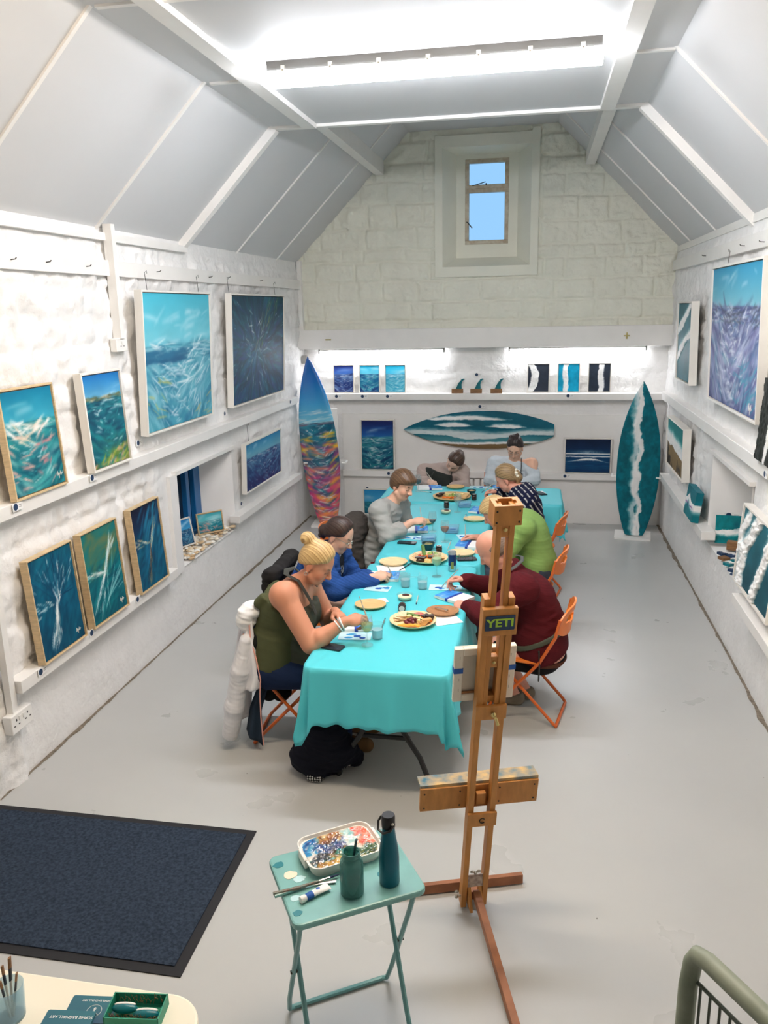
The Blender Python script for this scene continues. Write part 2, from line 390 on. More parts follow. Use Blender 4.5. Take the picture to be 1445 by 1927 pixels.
# plaster surround of the gable window, splayed reveal and its back panel
m = MB(); x0, x1, z0, z1 = NB; i0, i1, j0, j1 = -0.985, -0.28, 3.16, 4.29; yi = 10.02
o_, i_ = [(x0, YU, z0), (x1, YU, z0), (x1, YU, z1), (x0, YU, z1)], [(i0, yi, j0), (i1, yi, j0), (i1, yi, j1), (i0, yi, j1)]
m.add(o_+i_, [(0, 1, 5, 4), (1, 2, 6, 5), (2, 3, 7, 6), (3, 0, 4, 7)])
WX0, WX1, WZ0, WZ1 = -0.885, -0.385, 3.31, 4.24
i_ = i_+[(WX0, yi, WZ0), (WX1, yi, WZ0), (WX1, yi, WZ1), (WX0, yi, WZ1)]
m.add(i_, [(0, 1, 5, 4), (1, 2, 6, 5), (2, 3, 7, 6), (3, 0, 4, 7)])
MT['gable_plaster'] = mat('cream_plaster', (236, 236, 222), 0.65, spec=0.3, var=(3, 0.03))
struct('trim_1', m, MT['gable_plaster'], smooth=False)
m = MB()
for (p, q, r, s) in ((-1.21, NB[0]+0.002, 2.94, 4.46), (NB[1]-0.002, -0.04, 2.94, 4.5), (NB[0], NB[1], 2.94, NB[2]+0.002), (NB[0], NB[1], NB[3]-0.002, 4.46)):
    m.box(p, q, YU-0.012, YU+0.012, r, s)
struct('trim_2', m, MT['gable_plaster'], smooth=False)
# gable window: two metal casements
MT['old_frame'] = mat('worn_cream_window_paint', (206, 200, 182), 0.55, var=(16, 0.2), col2=(176, 158, 134))
win = tag(thing('window_1', None, None, (0, 0, 0)), kind='structure')
def casement(nm, X0, X1, Z0, Z1):
    m = MB(); t = 0.045; y0, y1 = yi-0.012, yi+0.05
    m.box(X0, X1, y0, y1, Z0, Z0+t).box(X0, X1, y0, y1, Z1-t, Z1).box(X0, X0+t, y0, y1, Z0+t, Z1-t).box(X1-t, X1, y0, y1, Z0+t, Z1-t)
    f = obj(nm, m, MT['old_frame'], win, bevel=0.006, smooth=False)
    g = obj('pane', MB().box(X0+t*0.6, X1-t*0.6, yi+0.02, yi+0.026, Z0+t*0.6, Z1-t*0.6), MT['pane'], win, smooth=False); return f
MT['pane'] = mat('hazy_window_glass', (222, 238, 250), 0.25, trans=1.0, ior=1.05, spec=0.2)
casement('casement', WX0, WX1, 3.92, WZ1); casement('casement', WX0, WX1, WZ0, 3.922)
obj('latch', MB().tube([(-0.865, yi-0.02, 3.56), (-0.85, yi-0.03, 3.55), (-0.80, yi-0.03, 3.49)], 0.006, 6), MT['nail'], win)
obj('stay_bar', MB().tube([(-0.80, yi-0.02, 3.955), (-0.76, yi-0.03, 3.96), (-0.65, yi-0.03, 3.99)], 0.005, 6).box(-0.65, -0.635, yi-0.03, yi-0.01, 3.955, 3.975), MT['nail'], win)

# ceiling: flat boards, two 45 degree slopes, high strip behind the truss
def slope_pt(side, h):    # h metres up from the eave along z
    return (-2.90+h if side < 0 else 1.54-h)
for side in (-1, 1):
    m = MB(); xa, xb = (-3.12, -1.42) if side < 0 else (1.76, 0.12)
    za = 3.14-0.22; zb = za+abs(xb-xa)
    n = np.array([0.0357*side, 0.0, 0.0357])
    for (ya, yb_) in ((YF, YB+0.1),):
        vs = [(xa, ya, za), (xb, ya, zb), (xb, yb_, zb), (xa, yb_, za)]
        vs += [tuple(np.array(p)+n) for p in vs]
        m.add(vs, [(0, 1, 2, 3), (7, 6, 5, 4), (0, 4, 5, 1), (1, 5, 6, 2), (2, 6, 7, 3), (3, 7, 4, 0)])
    struct('ceiling', m, MT['board'], smooth=False)
struct('ceiling', MB().box(-2.08, 0.74, YF, YTRUSS, ZLOW, ZLOW+0.03), MT['board'], smooth=False)
struct('ceiling', MB().box(-1.6, 0.3, YTRUSS-0.1, YB+0.1, ZHIGH, ZHIGH+0.03).box(-2.0, 0.7, YTRUSS-0.03, YTRUSS, ZLOW, ZHIGH+0.1), MT['board'], smooth=False)
# truss rafters, collar, cover strips, purlins, eave boards
ntrim = [3]
def trim(m, material=None, **kw):
    o = struct('trim_%d' % ntrim[0], m, material or MT['trim'], smooth=False, **kw); ntrim[0] += 1; return o
def slope_bar(side, y, w, d, h0=-0.03, h1=0.84):
    """bar lying on the slope, from h0 to h1 metres above the eave line, standing d proud of it"""
    k = d*0.7071
    pts = []
    for h in (h0, h1):
        x = slope_pt(side, h); z = 3.14+h
        if side < 0: x += -0.0
        pts.append((x, z))
    (xa, za), (xb, zb) = pts; s = 1 if side < 0 else -1
    vs = []
    for yy in (y-w/2, y+w/2):
        vs += [(xa-s*0.02, yy, za+0.02), (xb-s*0.02, yy, zb+0.02), (xb+s*k, yy, zb-k), (xa+s*k, yy, za-k)]
    return MB().add(vs, [(0, 1, 2, 3), (7, 6, 5, 4), (0, 4, 5, 1), (1, 5, 6, 2), (2, 6, 7, 3), (3, 7, 4, 0)])
for side in (-1, 1):
    trim(slope_bar(side, YTRUSS, 0.075, 0.06))
    for y in (2.5, 3.85, 5.18): trim(slope_bar(side, y, 0.028, 0.012))
    for y in (7.78, 9.02): trim(slope_bar(side, y, 0.022, 0.012, h1=1.36))
trim(MB().box(-2.08, 0.76, YTRUSS-0.03, YTRUSS+0.03, ZLOW-0.022, ZLOW+0.035))
for y in (2.5, 3.85, 5.2): trim(MB().box(-2.03, 0.70, y-0.016, y+0.016, ZLOW-0.012, ZLOW+0.01))
trim(MB().box(-1.80, -1.70, YF, YTRUSS-0.035, ZLOW-0.035, ZLOW+0.01)); trim(MB().box(0.385, 0.485, YF, YTRUSS-0.035, ZLOW-0.035, ZLOW+0.01))
trim(MB().box(-1.90, -1.80, YTRUSS, YU+0.05, 4.09, 4.3)); trim(MB().box(0.455, 0.555, YTRUSS, YU+0.05, 4.09, 4.3))
trim(MB().box(XL-0.05, XL+0.03, YF, YTRUSS+0.02, 3.075, 3.125)); trim(MB().box(XR-0.0, XR+0.08, YF, YU, 3.14, 3.2))
# picture rails on both side walls and the corner boxing
trim(MB().box(XL-0.02, XL+0.035, YF, YU-0.02, 2.85, 2.95)); trim(MB().box(XR-0.035, XR+0.02, YF, YU-0.02, 2.945, 3.05))
trim(MB().box(XL+0.0, XL+0.05, YU-0.05, YU+0.02, 2.36, 3.17))
# steel beam boxed in white across the end of the room
bm_ = MB().box(XL-0.05, XR+0.05, 9.70, 9.88, 2.135, 2.365)
beam = struct('trim_%d' % ntrim[0], bm_, MT['trim'], smooth=False, bevel=0.006); ntrim[0] += 1
obj('bolt_slot', MB().box(-2.535, -2.465, 9.692, 9.70, 2.243, 2.257), MT['brass'], beam, smooth=False)
obj('bolt_cross', MB().box(0.94, 1.005, 9.692, 9.70, 2.243, 2.257).box(0.965, 0.98, 9.69, 9.70, 2.215, 2.285), MT['brass'], beam, smooth=False)
trim(MB().box(-2.4, 1.45, 9.868, 9.90, 0.0, 1.335))
# recess lining of the right-hand niche
m = MB(); y0, y1, z0, z1 = NR; xi = XR+0.34
o_ = [(XR-0.004, y0, z0), (XR-0.004, y1, z0), (XR-0.004, y1, z1), (XR-0.004, y0, z1)]
i_ = [(xi, y0+0.12, z0+0.02), (xi, y1-0.08, z0+0.02), (xi, y1-0.08, z1), (xi, y0+0.12, z1)]
m.add(o_+i_, [(0, 4, 5, 1), (1, 5, 6, 2), (2, 6, 7, 3), (3, 7, 4, 0), (4, 7, 6, 5)])
trim(m, MT['plaster'])
trim(MB().box(XR-0.03, XR+0.02, NR[0]-0.02, NR[1]+0.03, NR[3]-0.01, NR[3]+0.02))
# left window recess: splayed lining, blue frame, dark glass
m = MB(); y0, y1, z0, z1 = NL; xi2 = XL-0.27
o_ = [(XL+0.004, y0, z0), (XL+0.004, y1, z0), (XL+0.004, y1, z1), (XL+0.004, y0, z1)]
i_ = [(xi2, y0+0.18, z0+0.03), (xi2, y1-0.19, z0+0.03), (xi2, y1-0.19, z1), (xi2, y0+0.18, z1)]
m.add(o_+i_, [(0, 1, 5, 4), (1, 2, 6, 5), (2, 3, 7, 6), (3, 0, 4, 7)])
trim(m, MT['plaster'])
trim(MB().box(XL-0.01, XL+0.03, NL[0]-0.03, NL[1]+0.03, NL[3]-0.012, NL[3]+0.02))
trim(MB().box(XL-0.01, XL+0.022, NL[0]-0.13, NL[0], NL[2]-0.02, NL[3]+0.0), MT['plaster'])
w2 = tag(thing('window_2', None, None), kind='structure')
m = MB()
for (p, q, r, s) in ((6.15, 6.22, 0.56, 1.36), (6.76, 6.83, 0.56, 1.36), (6.94, 7.09, 0.56, 1.36), (6.22, 6.94, 0.56, 0.62), (6.22, 6.94, 1.30, 1.36)):
    m.box(xi2-0.06, xi2+0.012, p, q, r, s)
obj('window_frame', m, MT['blue_frame'], w2, smooth=False, bevel=0.005)
obj('pane', MB().box(xi2-0.045, xi2-0.035, 6.2, 6.96, 0.6, 1.32), MT['dark_glass'], w2, smooth=False)

# grime in the joint between floor and walls
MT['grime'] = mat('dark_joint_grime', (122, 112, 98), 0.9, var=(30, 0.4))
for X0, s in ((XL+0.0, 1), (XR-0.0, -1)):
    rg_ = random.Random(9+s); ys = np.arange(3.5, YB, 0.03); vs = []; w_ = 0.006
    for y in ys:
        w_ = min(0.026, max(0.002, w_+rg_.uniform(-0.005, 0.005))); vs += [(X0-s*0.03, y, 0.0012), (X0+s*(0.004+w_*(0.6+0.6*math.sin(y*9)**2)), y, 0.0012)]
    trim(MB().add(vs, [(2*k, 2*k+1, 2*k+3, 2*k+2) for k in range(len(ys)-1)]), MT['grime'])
# ------------------------------------------------------------------ lamps of the room
def tube_mat(nm, col, s):
    return mat(nm, col, 0.4, emit=s)
MT['lens'] = tube_mat('fluorescent_lens', (246, 248, 255), LAMP_MAIN)
MT['lens_rear'] = tube_mat('fluorescent_lens_rear', (255, 233, 208), LAMP_REAR)
MT['lens_beam'] = tube_mat('tube_light', (248, 249, 255), LAMP_BEAM)
def batten(nm, label, X0, X1, y, lens, clips=True):
    t = thing(nm, label, 'light', ((X0+X1)/2, y, ZLOW)); L = (X1-X0)/2
    m = MB().prism([(-0.085, 0), (0.085, 0), (0.075, -0.05), (-0.075, -0.05)], -L, L, Matrix(((0, 0, 1, 0), (1, 0, 0, 0), (0, 1, 0, 0), (0, 0, 0, 1))))
    obj('housing', m, MT['housing'], t, smooth=False)
    m = MB().prism([(-0.078, -0.05), (0.078, -0.05), (0.07, -0.095), (0.045, -0.112), (-0.045, -0.112), (-0.07, -0.095)], -L-0.008, L+0.008, Matrix(((0, 0, 1, 0), (1, 0, 0, 0), (0, 1, 0, 0), (0, 0, 0, 1))))
    obj('lens', m, lens, t, smooth=False)
    if clips:
        for k in range(7):
            x = -L+0.1+k*(2*L-0.2)/6
            obj('clip', MB().box(x-0.012, x+0.012, -0.096, -0.078, -0.062, -0.028).ball((x, -0.094, -0.05), 0.012, 8), MT['metal'], t)
    return t
batten('ceiling_light', 'long glowing fluorescent light on the flat ceiling above the tables', -1.56, 0.29, 4.95, MT['lens'])
t1 = batten('ceiling_light', 'fluorescent light on the ceiling close to the stair landing', -1.56, 0.29, 2.9, MT['lens_rear'], False)
for lab, X0, X1 in (('left tube light glowing under the white steel beam', -2.63, -1.12), ('right tube light glowing under the white steel beam', -0.33, 1.19)):
    t = thing('tube_light', lab, 'light', ((X0+X1)/2, 9.80, 2.10)); L = (X1-X0)/2
    obj('housing', MB().box(-L, L, -0.03, 0.03, 0.012, 0.035), MT['white'], t, smooth=False)
    obj('end_cap', MB().box(-L-0.02, -L, -0.03, 0.03, -0.02, 0.035), MT['grey_plastic'], t, smooth=False)
    obj('end_cap', MB().box(L, L+0.02, -0.03, 0.03, -0.02, 0.035), MT['grey_plastic'], t, smooth=False)
    obj('tube', MB().tube([(-L, 0, 0.0), (L, 0, 0.0)], 0.014, 8), MT['lens_beam'], t)
# ------------------------------------------------------------------ painted surfaces (brush strokes laid on a fine grid)
class PT:
    """a painting: colours in 0..255 sRGB laid down stroke by stroke; v up, u right"""
    def __init__(s, w, h, cell=0.0075, seed=1):
        s.w, s.h = w, h; s.nx = max(10, int(round(w/cell))+1); s.ny = max(10, int(round(h/cell))+1)
        s.U, s.V = np.meshgrid(np.linspace(0, 1, s.nx), np.linspace(0, 1, s.ny)); s.im = np.zeros((s.ny, s.nx, 3)); s.seed = seed
        s.rg = np.random.RandomState(seed); s.relief = np.zeros((s.ny, s.nx))
    def grad(s, stops):
        vs = [a for a, _ in stops]
        for k in range(3): s.im[..., k] = np.interp(s.V, vs, [c[k] for _, c in stops])
        return s
    def mottle(s, amt, fy, fx, seed=0):
        s.im *= (1+amt*(fbm(s.ny, s.nx, fy, fx, s.seed+seed+31)-0.5))[..., None]; return s
    def mask(s, m, col, a=1.0):
        m = np.clip(m, 0, 1)[..., None]*a; s.im = s.im*(1-m)+np.array(col, float)*m; return s
    def dabs(s, n, box, cols, L=(0.04, 0.12), W=(0.006, 0.016), ang=0.0, jit=0.25, a=(0.4, 0.9), dens=None):
        """n strokes centred in box (u0,u1,v0,v1); lengths and widths in metres"""
        rg = s.rg; cw = s.w/(s.nx-1); chh = s.h/(s.ny-1)
        for _ in range(n):
            u = rg.uniform(box[0], box[1]); v = rg.uniform(box[2], box[3])
            if dens is not None and rg.rand() > dens(u, v): continue
            th = (ang(u, v) if callable(ang) else ang)+rg.normal(0, jit)
            l = rg.uniform(*L); w = rg.uniform(*W); al = rg.uniform(*a); c = np.array(cols[rg.randint(len(cols))], float)
            x0, y0 = u*s.w, v*s.h; ex = abs(math.cos(th))*l+abs(math.sin(th))*w; ey = abs(math.sin(th))*l+abs(math.cos(th))*w
            i0, i1 = max(0, int((x0-ex)/cw)), min(s.nx, int((x0+ex)/cw)+2); j0, j1 = max(0, int((y0-ey)/chh)), min(s.ny, int((y0+ey)/chh)+2)
            if i0 >= i1 or j0 >= j1: continue
            X = np.arange(i0, i1)*cw-x0; Y = (np.arange(j0, j1)*chh-y0)[:, None]
            p = (X*math.cos(th)+Y*math.sin(th))/l; q = (-X*math.sin(th)+Y*math.cos(th)+0.25*w*p*p)/w
            m = np.clip(1-p*p, 0, 1)**0.7*np.exp(-q*q*1.6)*al
            pt = s.im[j0:j1, i0:i1]; s.im[j0:j1, i0:i1] = pt*(1-m[..., None])+c*m[..., None]
        return s
    def foam_line(s, c, hw, sharp=1, vertical=True, col=(240, 240, 238), soft=0.08, relief=0.0, amp=0.05, fr=6, sd=0):
        """torn white band: c(t) centre in the cross direction, sharp edge on one side, spray on the other"""
        T, X = (s.V, s.U) if vertical else (s.U, s.V)
        n1 = fbm(s.ny, s.nx, fr if vertical else 2, 2 if vertical else fr, s.seed+sd+3, 5)-0.5
        n2 = fbm(s.ny, s.nx, 20, 20, s.seed+sd+8, 3)-0.5
        t = np.linspace(0, 1, 64); cc = np.interp(T, t, [c(v) for v in t]); hh = np.interp(T, t, [hw(v) if callable(hw) else hw for v in t])
        d = (X-cc)*sharp+amp*n1*2
        body = sstep(d, -hh-soft, -hh+0.01)*(1-sstep(d+0.25*amp*n2, hh-0.012, hh+0.012))
        spray = np.clip(body*1.15-0.35*np.abs(n2)*2*(d < 0), 0, 1)
        s.mask(spray, col); s.im *= (1+0.10*n2*(spray > 0.5))[..., None]
        if relief: s.relief += relief*np.clip(body-0.35, 0, 1)*(0.55+0.9*n1+1.1*n2*(body > 0.6))
        return s
    def lin(s): return lin_np(s.im/255.0)

def vee(cx, steep=0.9):
    return lambda u, v: (steep if u > cx else -steep)*min(1.0, abs(u-cx)*3+0.15)
WHITE = [(235, 240, 242), (215, 230, 235), (245, 245, 240)]
def sea(p, sky, hz, water, dark, light, foam=WHITE, cx=0.5, n=260, extra=(), steep=0.7, foam_n=90, skyfoam=6):
    p.grad([(0, water[0]), (hz*0.55, water[1]), (hz-0.005, water[2]), (hz+0.005, sky[0]), (1, sky[1])]).mottle(0.12, 5, 3)
    p.dabs(skyfoam, (0, 1, hz+0.02, min(1, hz+0.25)), [sky[0], (225, 240, 245)], (0.05, 0.16), (0.01, 0.03), 0.15, 0.2, (0.15, 0.4))
    k = min(1.5, max(0.35, p.h/0.6)); S = lambda a, b: (a*k, b*k)
    p.dabs(n, (0, 1, 0, hz-0.01), dark+light, S(0.04, 0.14), S(0.008, 0.028), lambda u, v: vee(cx, steep)(u, v)*(1-0.75*v/hz), 0.22, (0.25, 0.7))
    p.dabs(int(n*0.35), (0, 1, hz-0.12, hz-0.005), dark+light+foam[:1], S(0.03, 0.10), S(0.003, 0.009), 0.0, 0.08, (0.3, 0.7))
    p.dabs(int(foam_n*1.3), (0, 1, 0.02, hz-0.03), foam+light, S(0.012, 0.055), S(0.003, 0.010), lambda u, v: vee(cx, steep)(u, v)*(1-0.6*v/hz), 0.35, (0.25, 0.75),
           dens=lambda u, v: max(0.12, 1-abs(u-cx)*2.2))
    for col, k, box, L in extra: p.dabs(k, box, [col], L, (0.004, 0.014), lambda u, v: vee(cx, steep)(u, v)*0.5, 0.3, (0.4, 0.85))
    return p

def canvas_mb(p, depth, edge=(238, 236, 230), z0=0.0, y_front=0.0):
    """stretched canvas block: painted front grid facing -y, sides and back"""
    w, h = p.w, p.h; X = (p.U-0.5)*w; Z = p.V*h+z0
    m = MB().grid(X, np.full_like(X, y_front)-p.relief, Z, col=p.lin())
    e = lin(edge) if not isinstance(edge, str) else None
    rim = [(j, 0) for j in range(p.ny-1, 0, -1)]+[(0, i) for i in range(0, p.nx-1)]+[(j, p.nx-1) for j in range(0, p.ny-1)]+[(p.ny-1, i) for i in range(p.nx-1, 0, -1)]
    cl = p.lin(); vs = []; cs = []
    for j, i in rim: vs.append((X[j, i], y_front-p.relief[j, i], Z[j, i])); cs.append(tuple(cl[j, i]) if e is None else e)
    for j, i in rim: vs.append((X[j, i], y_front+depth, Z[j, i])); cs.append(tuple(cl[j, i]) if e is None else e)
    o = len(m.v); n = len(rim); m.v += [tuple(map(float, q)) for q in vs]; m.c += cs
    m.f += [(o+(k+1) % n, o+k, o+n+k, o+n+(k+1) % n) for k in range(n)]+[tuple(o+n+k for k in range(n-1, -1, -1))]
    return m
def frame_mb(w, h, t, d, gap=0.006):
    """tray frame around a w x h canvas whose bottom edge is at z = t+gap"""
    a, b = w/2+gap, w/2+gap+t; H = h+2*gap+2*t
    m = MB().box(-b, -a, -d, 0, 0, H).box(a, b, -d, 0, 0, H).box(-a, a, -d, 0, 0, t).box(-a, a, -d, 0, H-t, H)
    return m.box(-a, a, -0.008, 0, t, H-t)
def painting(label, p, M, frame='frame_white', t=0.012, d=0.04, wires=None, group=None, sig=None, name='painting', gloss=False):
    r = thing(name, label, 'painting', M=M, group=group)
    if frame: obj('frame', frame_mb(p.w, p.h, t, d), MT[frame], r, smooth=False, bevel=0.0015)
    obj('canvas', canvas_mb(p, d*0.62 if frame else d, edge=(238, 236, 230) if frame else 'wrap', z0=(t+0.006) if frame else 0, y_front=-d*0.8 if frame else -d), MT['gloss_paint' if gloss else 'paint'], r, attr=True, angle=50)
    if sig:
        x, z, sz = sig
        pts = [(x+sz*q[0], -d*0.8-0.002-p.relief.max()*0.0, z+sz*q[1]) for q in ((0, .1), (.25, .9), (.3, .1), (.45, .6), (.6, -.4), (.75, .5), (.9, .2), (1.1, .8), (1.2, .1), (1.6, .5))]
        obj('signature', MB().tube(pts, 0.0016, 4), MT['white'], r)
    if wires:
        for (x, dz, back) in wires:
            H = p.h+2*t+0.012
            obj('hanging_wire', MB().tube([(x, -0.004, H-0.02), (x, back, H+dz), (x+0.008, back-0.012, H+dz+0.014), (x+0.012, back-0.012, H+dz-0.005)], 0.0022, 5), MT['nail'], r)
    return r
RL, RR = PI/2, -PI/2
TEALS = [(10, 90, 110), (20, 120, 130), (8, 70, 95), (30, 140, 150)]
# ---- left wall, upper ledge and hanging pair
p = PT(0.47, 0.57, seed=3); sea(p, ((60, 165, 190), (8, 120, 155)), 0.69, ((8, 70, 85), (12, 105, 115), (40, 140, 150)), TEALS, [(60, 170, 170), (40, 150, 150), (130, 190, 190)], n=300, cx=0.4,
    extra=[((232, 170, 160), 26, (0, 1, 0.05, 0.66), (0.02, 0.07)), ((240, 214, 190), 18, (0.1, 0.9, 0.45, 0.68), (0.03, 0.10)), ((214, 120, 128), 10, (0.2, 0.8, 0.08, 0.5), (0.02, 0.06)), ((245, 240, 236), 22, (0.0, 1, 0.58, 0.7), (0.02, 0.08))])
painting('wood-framed seascape with pink flecks, leftmost on the upper left ledge', p, TM((XL+0.062, 4.10, 1.615), RL, -0.05), 'frame_wood', sig=(0.16, 0.06, 0.035))
p = PT(0.46, 0.59, seed=4); sea(p, ((110, 180, 215), (16, 112, 186)), 0.73, ((120, 140, 60), (10, 110, 130), (8, 70, 110)), [(6, 66, 92), (10, 90, 110), (5, 50, 80)], [(20, 130, 140), (30, 150, 150)], n=240)
p.dabs(70, (0, 1, 0.725, 0.765), [(120, 130, 96), (90, 106, 80), (190, 180, 150), (70, 90, 74)], (0.01, 0.05), (0.003, 0.008), 0.05, 0.1, (0.6, 0.9))
p.dabs(120, (0.0, 1, 0, 0.2), [(140, 160, 48), (112, 140, 44), (170, 180, 80), (90, 120, 50), (214, 160, 130)], (0.02, 0.06), (0.006, 0.016), 0.5, 0.3, (0.5, 0.9), dens=lambda u, v: 1.0 if v < 0.03+0.17*u else 0.0)
painting('narrow white-framed seascape with green headland, on the upper left ledge', p, TM((XL+0.062, 4.885, 1.615), RL, -0.045), 'frame_white', t=0.014, d=0.055)
p = PT(1.20, 0.99, seed=5); sea(p, ((120, 205, 220), (70, 184, 208)), 0.62, ((40, 130, 150), (64, 150, 178), (40, 120, 156)), [(30, 104, 140), (50, 130, 165), (70, 160, 180)], [(110, 190, 205), (150, 205, 216), (60, 150, 178)], n=620, foam_n=240, cx=0.45, steep=0.9, skyfoam=40,
    extra=[((190, 190, 110), 12, (0, 0.3, 0.05, 0.4), (0.03, 0.10)), ((230, 240, 240), 60, (0.1, 0.9, 0.3, 0.66), (0.04, 0.14)), ((200, 180, 120), 8, (0.6, 1, 0.02, 0.2), (0.03, 0.09))])
p.dabs(60, (0, 0.55, 0.50, 0.58), [(24, 92, 130), (34, 110, 146)], (0.06, 0.2), (0.01, 0.025), 0.05, 0.08, (0.4, 0.8))
painting('large pale turquoise wave painting hanging on the left wall, with broken white foam', p, TM((XL+0.045, 6.04, 1.735), RL, 0.045), 'frame_white', t=0.014, d=0.06, wires=[(-0.42, 0.12, 0.012), (0.5, 0.12, 0.012)])
p = PT(1.55, 0.99, seed=6); p.grad([(0, (30, 70, 110)), (0.4, (30, 84, 120)), (1, (10, 62, 78))]).mottle(0.4, 6, 8)
rad = lambda u, v: math.atan2((v-0.5)*0.99, (u-0.45)*1.55)
p.dabs(700, (0, 1, 0, 1), [(14, 60, 80), (20, 84, 100), (8, 44, 62), (40, 110, 130), (50, 70, 120)], (0.06, 0.2), (0.008, 0.026), rad, 0.3, (0.3, 0.7))
p.dabs(110, (0.4, 1, 0.45, 1), [(110, 130, 70), (150, 150, 90), (60, 120, 90)], (0.03, 0.1), (0.004, 0.012), 0.9, 0.25, (0.3, 0.7), dens=lambda u, v: 1 if abs((u-0.42)-(v-0.45)*0.75) < 0.12 else 0.02)
p.dabs(320, (0.05, 0.95, 0.1, 0.9), WHITE+[(150, 190, 215), (170, 180, 220)], (0.02, 0.09), (0.003, 0.01), rad, 0.5, (0.3, 0.8), dens=lambda u, v: math.exp(-((u-0.45)**2+(v-0.5)**2)*16))
p.dabs(60, (0, 1, 0.02, 0.98), [(190, 214, 220), (120, 170, 190)], (0.015, 0.05), (0.002, 0.005), rad, 0.3, (0.4, 0.8))
painting('large dark teal painting with white burst hanging left of the far corner', p, TM((XL+0.045, 7.93, 1.735), RL, 0.045), 'frame_white', t=0.014, d=0.06, wires=[(-0.7, 0.12, 0.012), (0.64, 0.12, 0.012)])
p = PT(1.10, 0.46, seed=7); sea(p, ((110, 170, 190), (40, 130, 178)), 0.70, ((40, 32, 92), (36, 70, 120), (70, 120, 156)), [(30, 50, 104), (36, 76, 124), (44, 36, 96)], [(110, 160, 190), (80, 130, 170)], n=300, foam_n=140, steep=0.5, cx=0.6)
painting('white-framed navy sea painting hanging on the left wall below the dark burst', p, TM((XL+0.045, 7.93, 0.86), RL, 0.04), 'frame_white', t=0.012, d=0.05, wires=[(-0.36, 0.16, 0.01)])
# ---- left wall, lower ledge: three wood framed
def streaks(p, x0, y0, n, cols, spread, ang0, L=(0.04, 0.14)):
    for _ in range(n):
        t = p.rg.rand(); th = ang0+p.rg.normal(0, spread); r = 0.45*t
        u = x0+r*math.cos(th)*p.h/p.w; v = y0+r*math.sin(th)
        p.dabs(1, (u, u, v, v), cols, L, (0.002, 0.007), th, 0.12, (0.35, 0.9))
p = PT(0.43, 0.60, seed=8); p.grad([(0, (4, 72, 100)), (0.5, (4, 88, 116)), (1, (8, 92, 116))]).mottle(0.35, 4, 3)
p.dabs(160, (0, 1, 0, 1), [(6, 70, 98), (8, 104, 130), (4, 56, 86)], (0.05, 0.16), (0.006, 0.02), 1.2, 0.4, (0.25, 0.6))
streaks(p, 0.52, 0.5, 60, [(4, 44, 78), (6, 60, 96), (8, 110, 140)], 0.6, PI/2, (0.05, 0.12)); streaks(p, 0.52, 0.5, 16, [(200, 220, 226), (120, 170, 190)], 0.35, PI/2+0.1, (0.02, 0.06)); streaks(p, 0.5, 0.52, 80, WHITE+[(150, 170, 180), (130, 150, 150)], 0.10, -PI/2-0.28, (0.02, 0.07)); streaks(p, 0.48, 0.48, 16, WHITE, 0.2, PI*0.97, (0.02, 0.04)); streaks(p, 0.54, 0.5, 16, WHITE, 0.2, 1.0, (0.02, 0.05))
painting('wood-framed teal painting of a spindly white burst, left of the lower three', p, TM((XL+0.066, 4.12, 0.632), RL, -0.06), 'frame_wood', t=0.008, d=0.05, sig=(0.13, 0.06, 0.03))
p = PT(0.43, 0.60, seed=9); p.grad([(0, (2, 92, 106)), (0.5, (6, 116, 124)), (1, (10, 112, 116))]).mottle(0.25, 4, 3)
p.dabs(60, (0.1, 0.9, 0.5, 1), [(110, 118, 78), (140, 116, 60), (60, 120, 104)], (0.05, 0.14), (0.01, 0.035), 0.5, 0.4, (0.2, 0.5))
p.dabs(140, (0, 1, 0, 0.6), [(4, 84, 100), (10, 130, 136), (2, 72, 92)], (0.05, 0.16), (0.006, 0.02), 0.7, 0.4, (0.25, 0.6))
streaks(p, 0.45, 0.45, 50, WHITE+[(120, 200, 196)], 0.07, 0.98, (0.03, 0.09)); streaks(p, 0.5, 0.48, 40, WHITE+[(90, 180, 180)], 0.16, -2.2, (0.02, 0.07)); streaks(p, 0.5, 0.5, 26, WHITE+[(120, 200, 196)], 0.10, PI-0.12, (0.03, 0.08)); streaks(p, 0.5, 0.2, 18, [(160, 214, 214)], 0.3, 0.9)
painting('wood-framed teal painting with ochre haze and white streaks, middle of the lower three', p, TM((XL+0.066, 4.67, 0.632), RL, -0.06), 'frame_wood', t=0.008, d=0.05, sig=(0.13, 0.06, 0.03))
p = PT(0.42, 0.60, seed=10); p.grad([(0, (2, 92, 124)), (0.42, (6, 84, 116)), (0.66, (14, 50, 86)), (1, (14, 18, 44))]).mottle(0.3, 4, 3)
p.dabs(120, (0, 1, 0, 0.7), [(4, 84, 110), (10, 110, 140), (8, 50, 84)], (0.05, 0.16), (0.008, 0.024), 0.9, 0.4, (0.3, 0.6))
p.dabs(50, (0.3, 1, 0.3, 0.95), [(20, 110, 150), (40, 150, 180)], (0.05, 0.14), (0.008, 0.02), 0.95, 0.2, (0.3, 0.7))
streaks(p, 0.5, 0.42, 46, [(214, 190, 140), (240, 228, 200), (60, 140, 170)], 0.08, 1.0, (0.02, 0.07)); streaks(p, 0.55, 0.5, 50, [(150, 116, 76), (90, 70, 60), (200, 170, 120), (40, 30, 50)], 0.09, -1.85, (0.02, 0.07)); streaks(p, 0.52, 0.53, 26, [(220, 196, 150), (240, 236, 220)], 0.10, PI-0.15, (0.02, 0.06))
painting('wood-framed painting with near-black sky and gold wisps, right of the lower three', p, TM((XL+0.066, 5.315, 0.632), RL, -0.06), 'frame_wood', t=0.008, d=0.05)
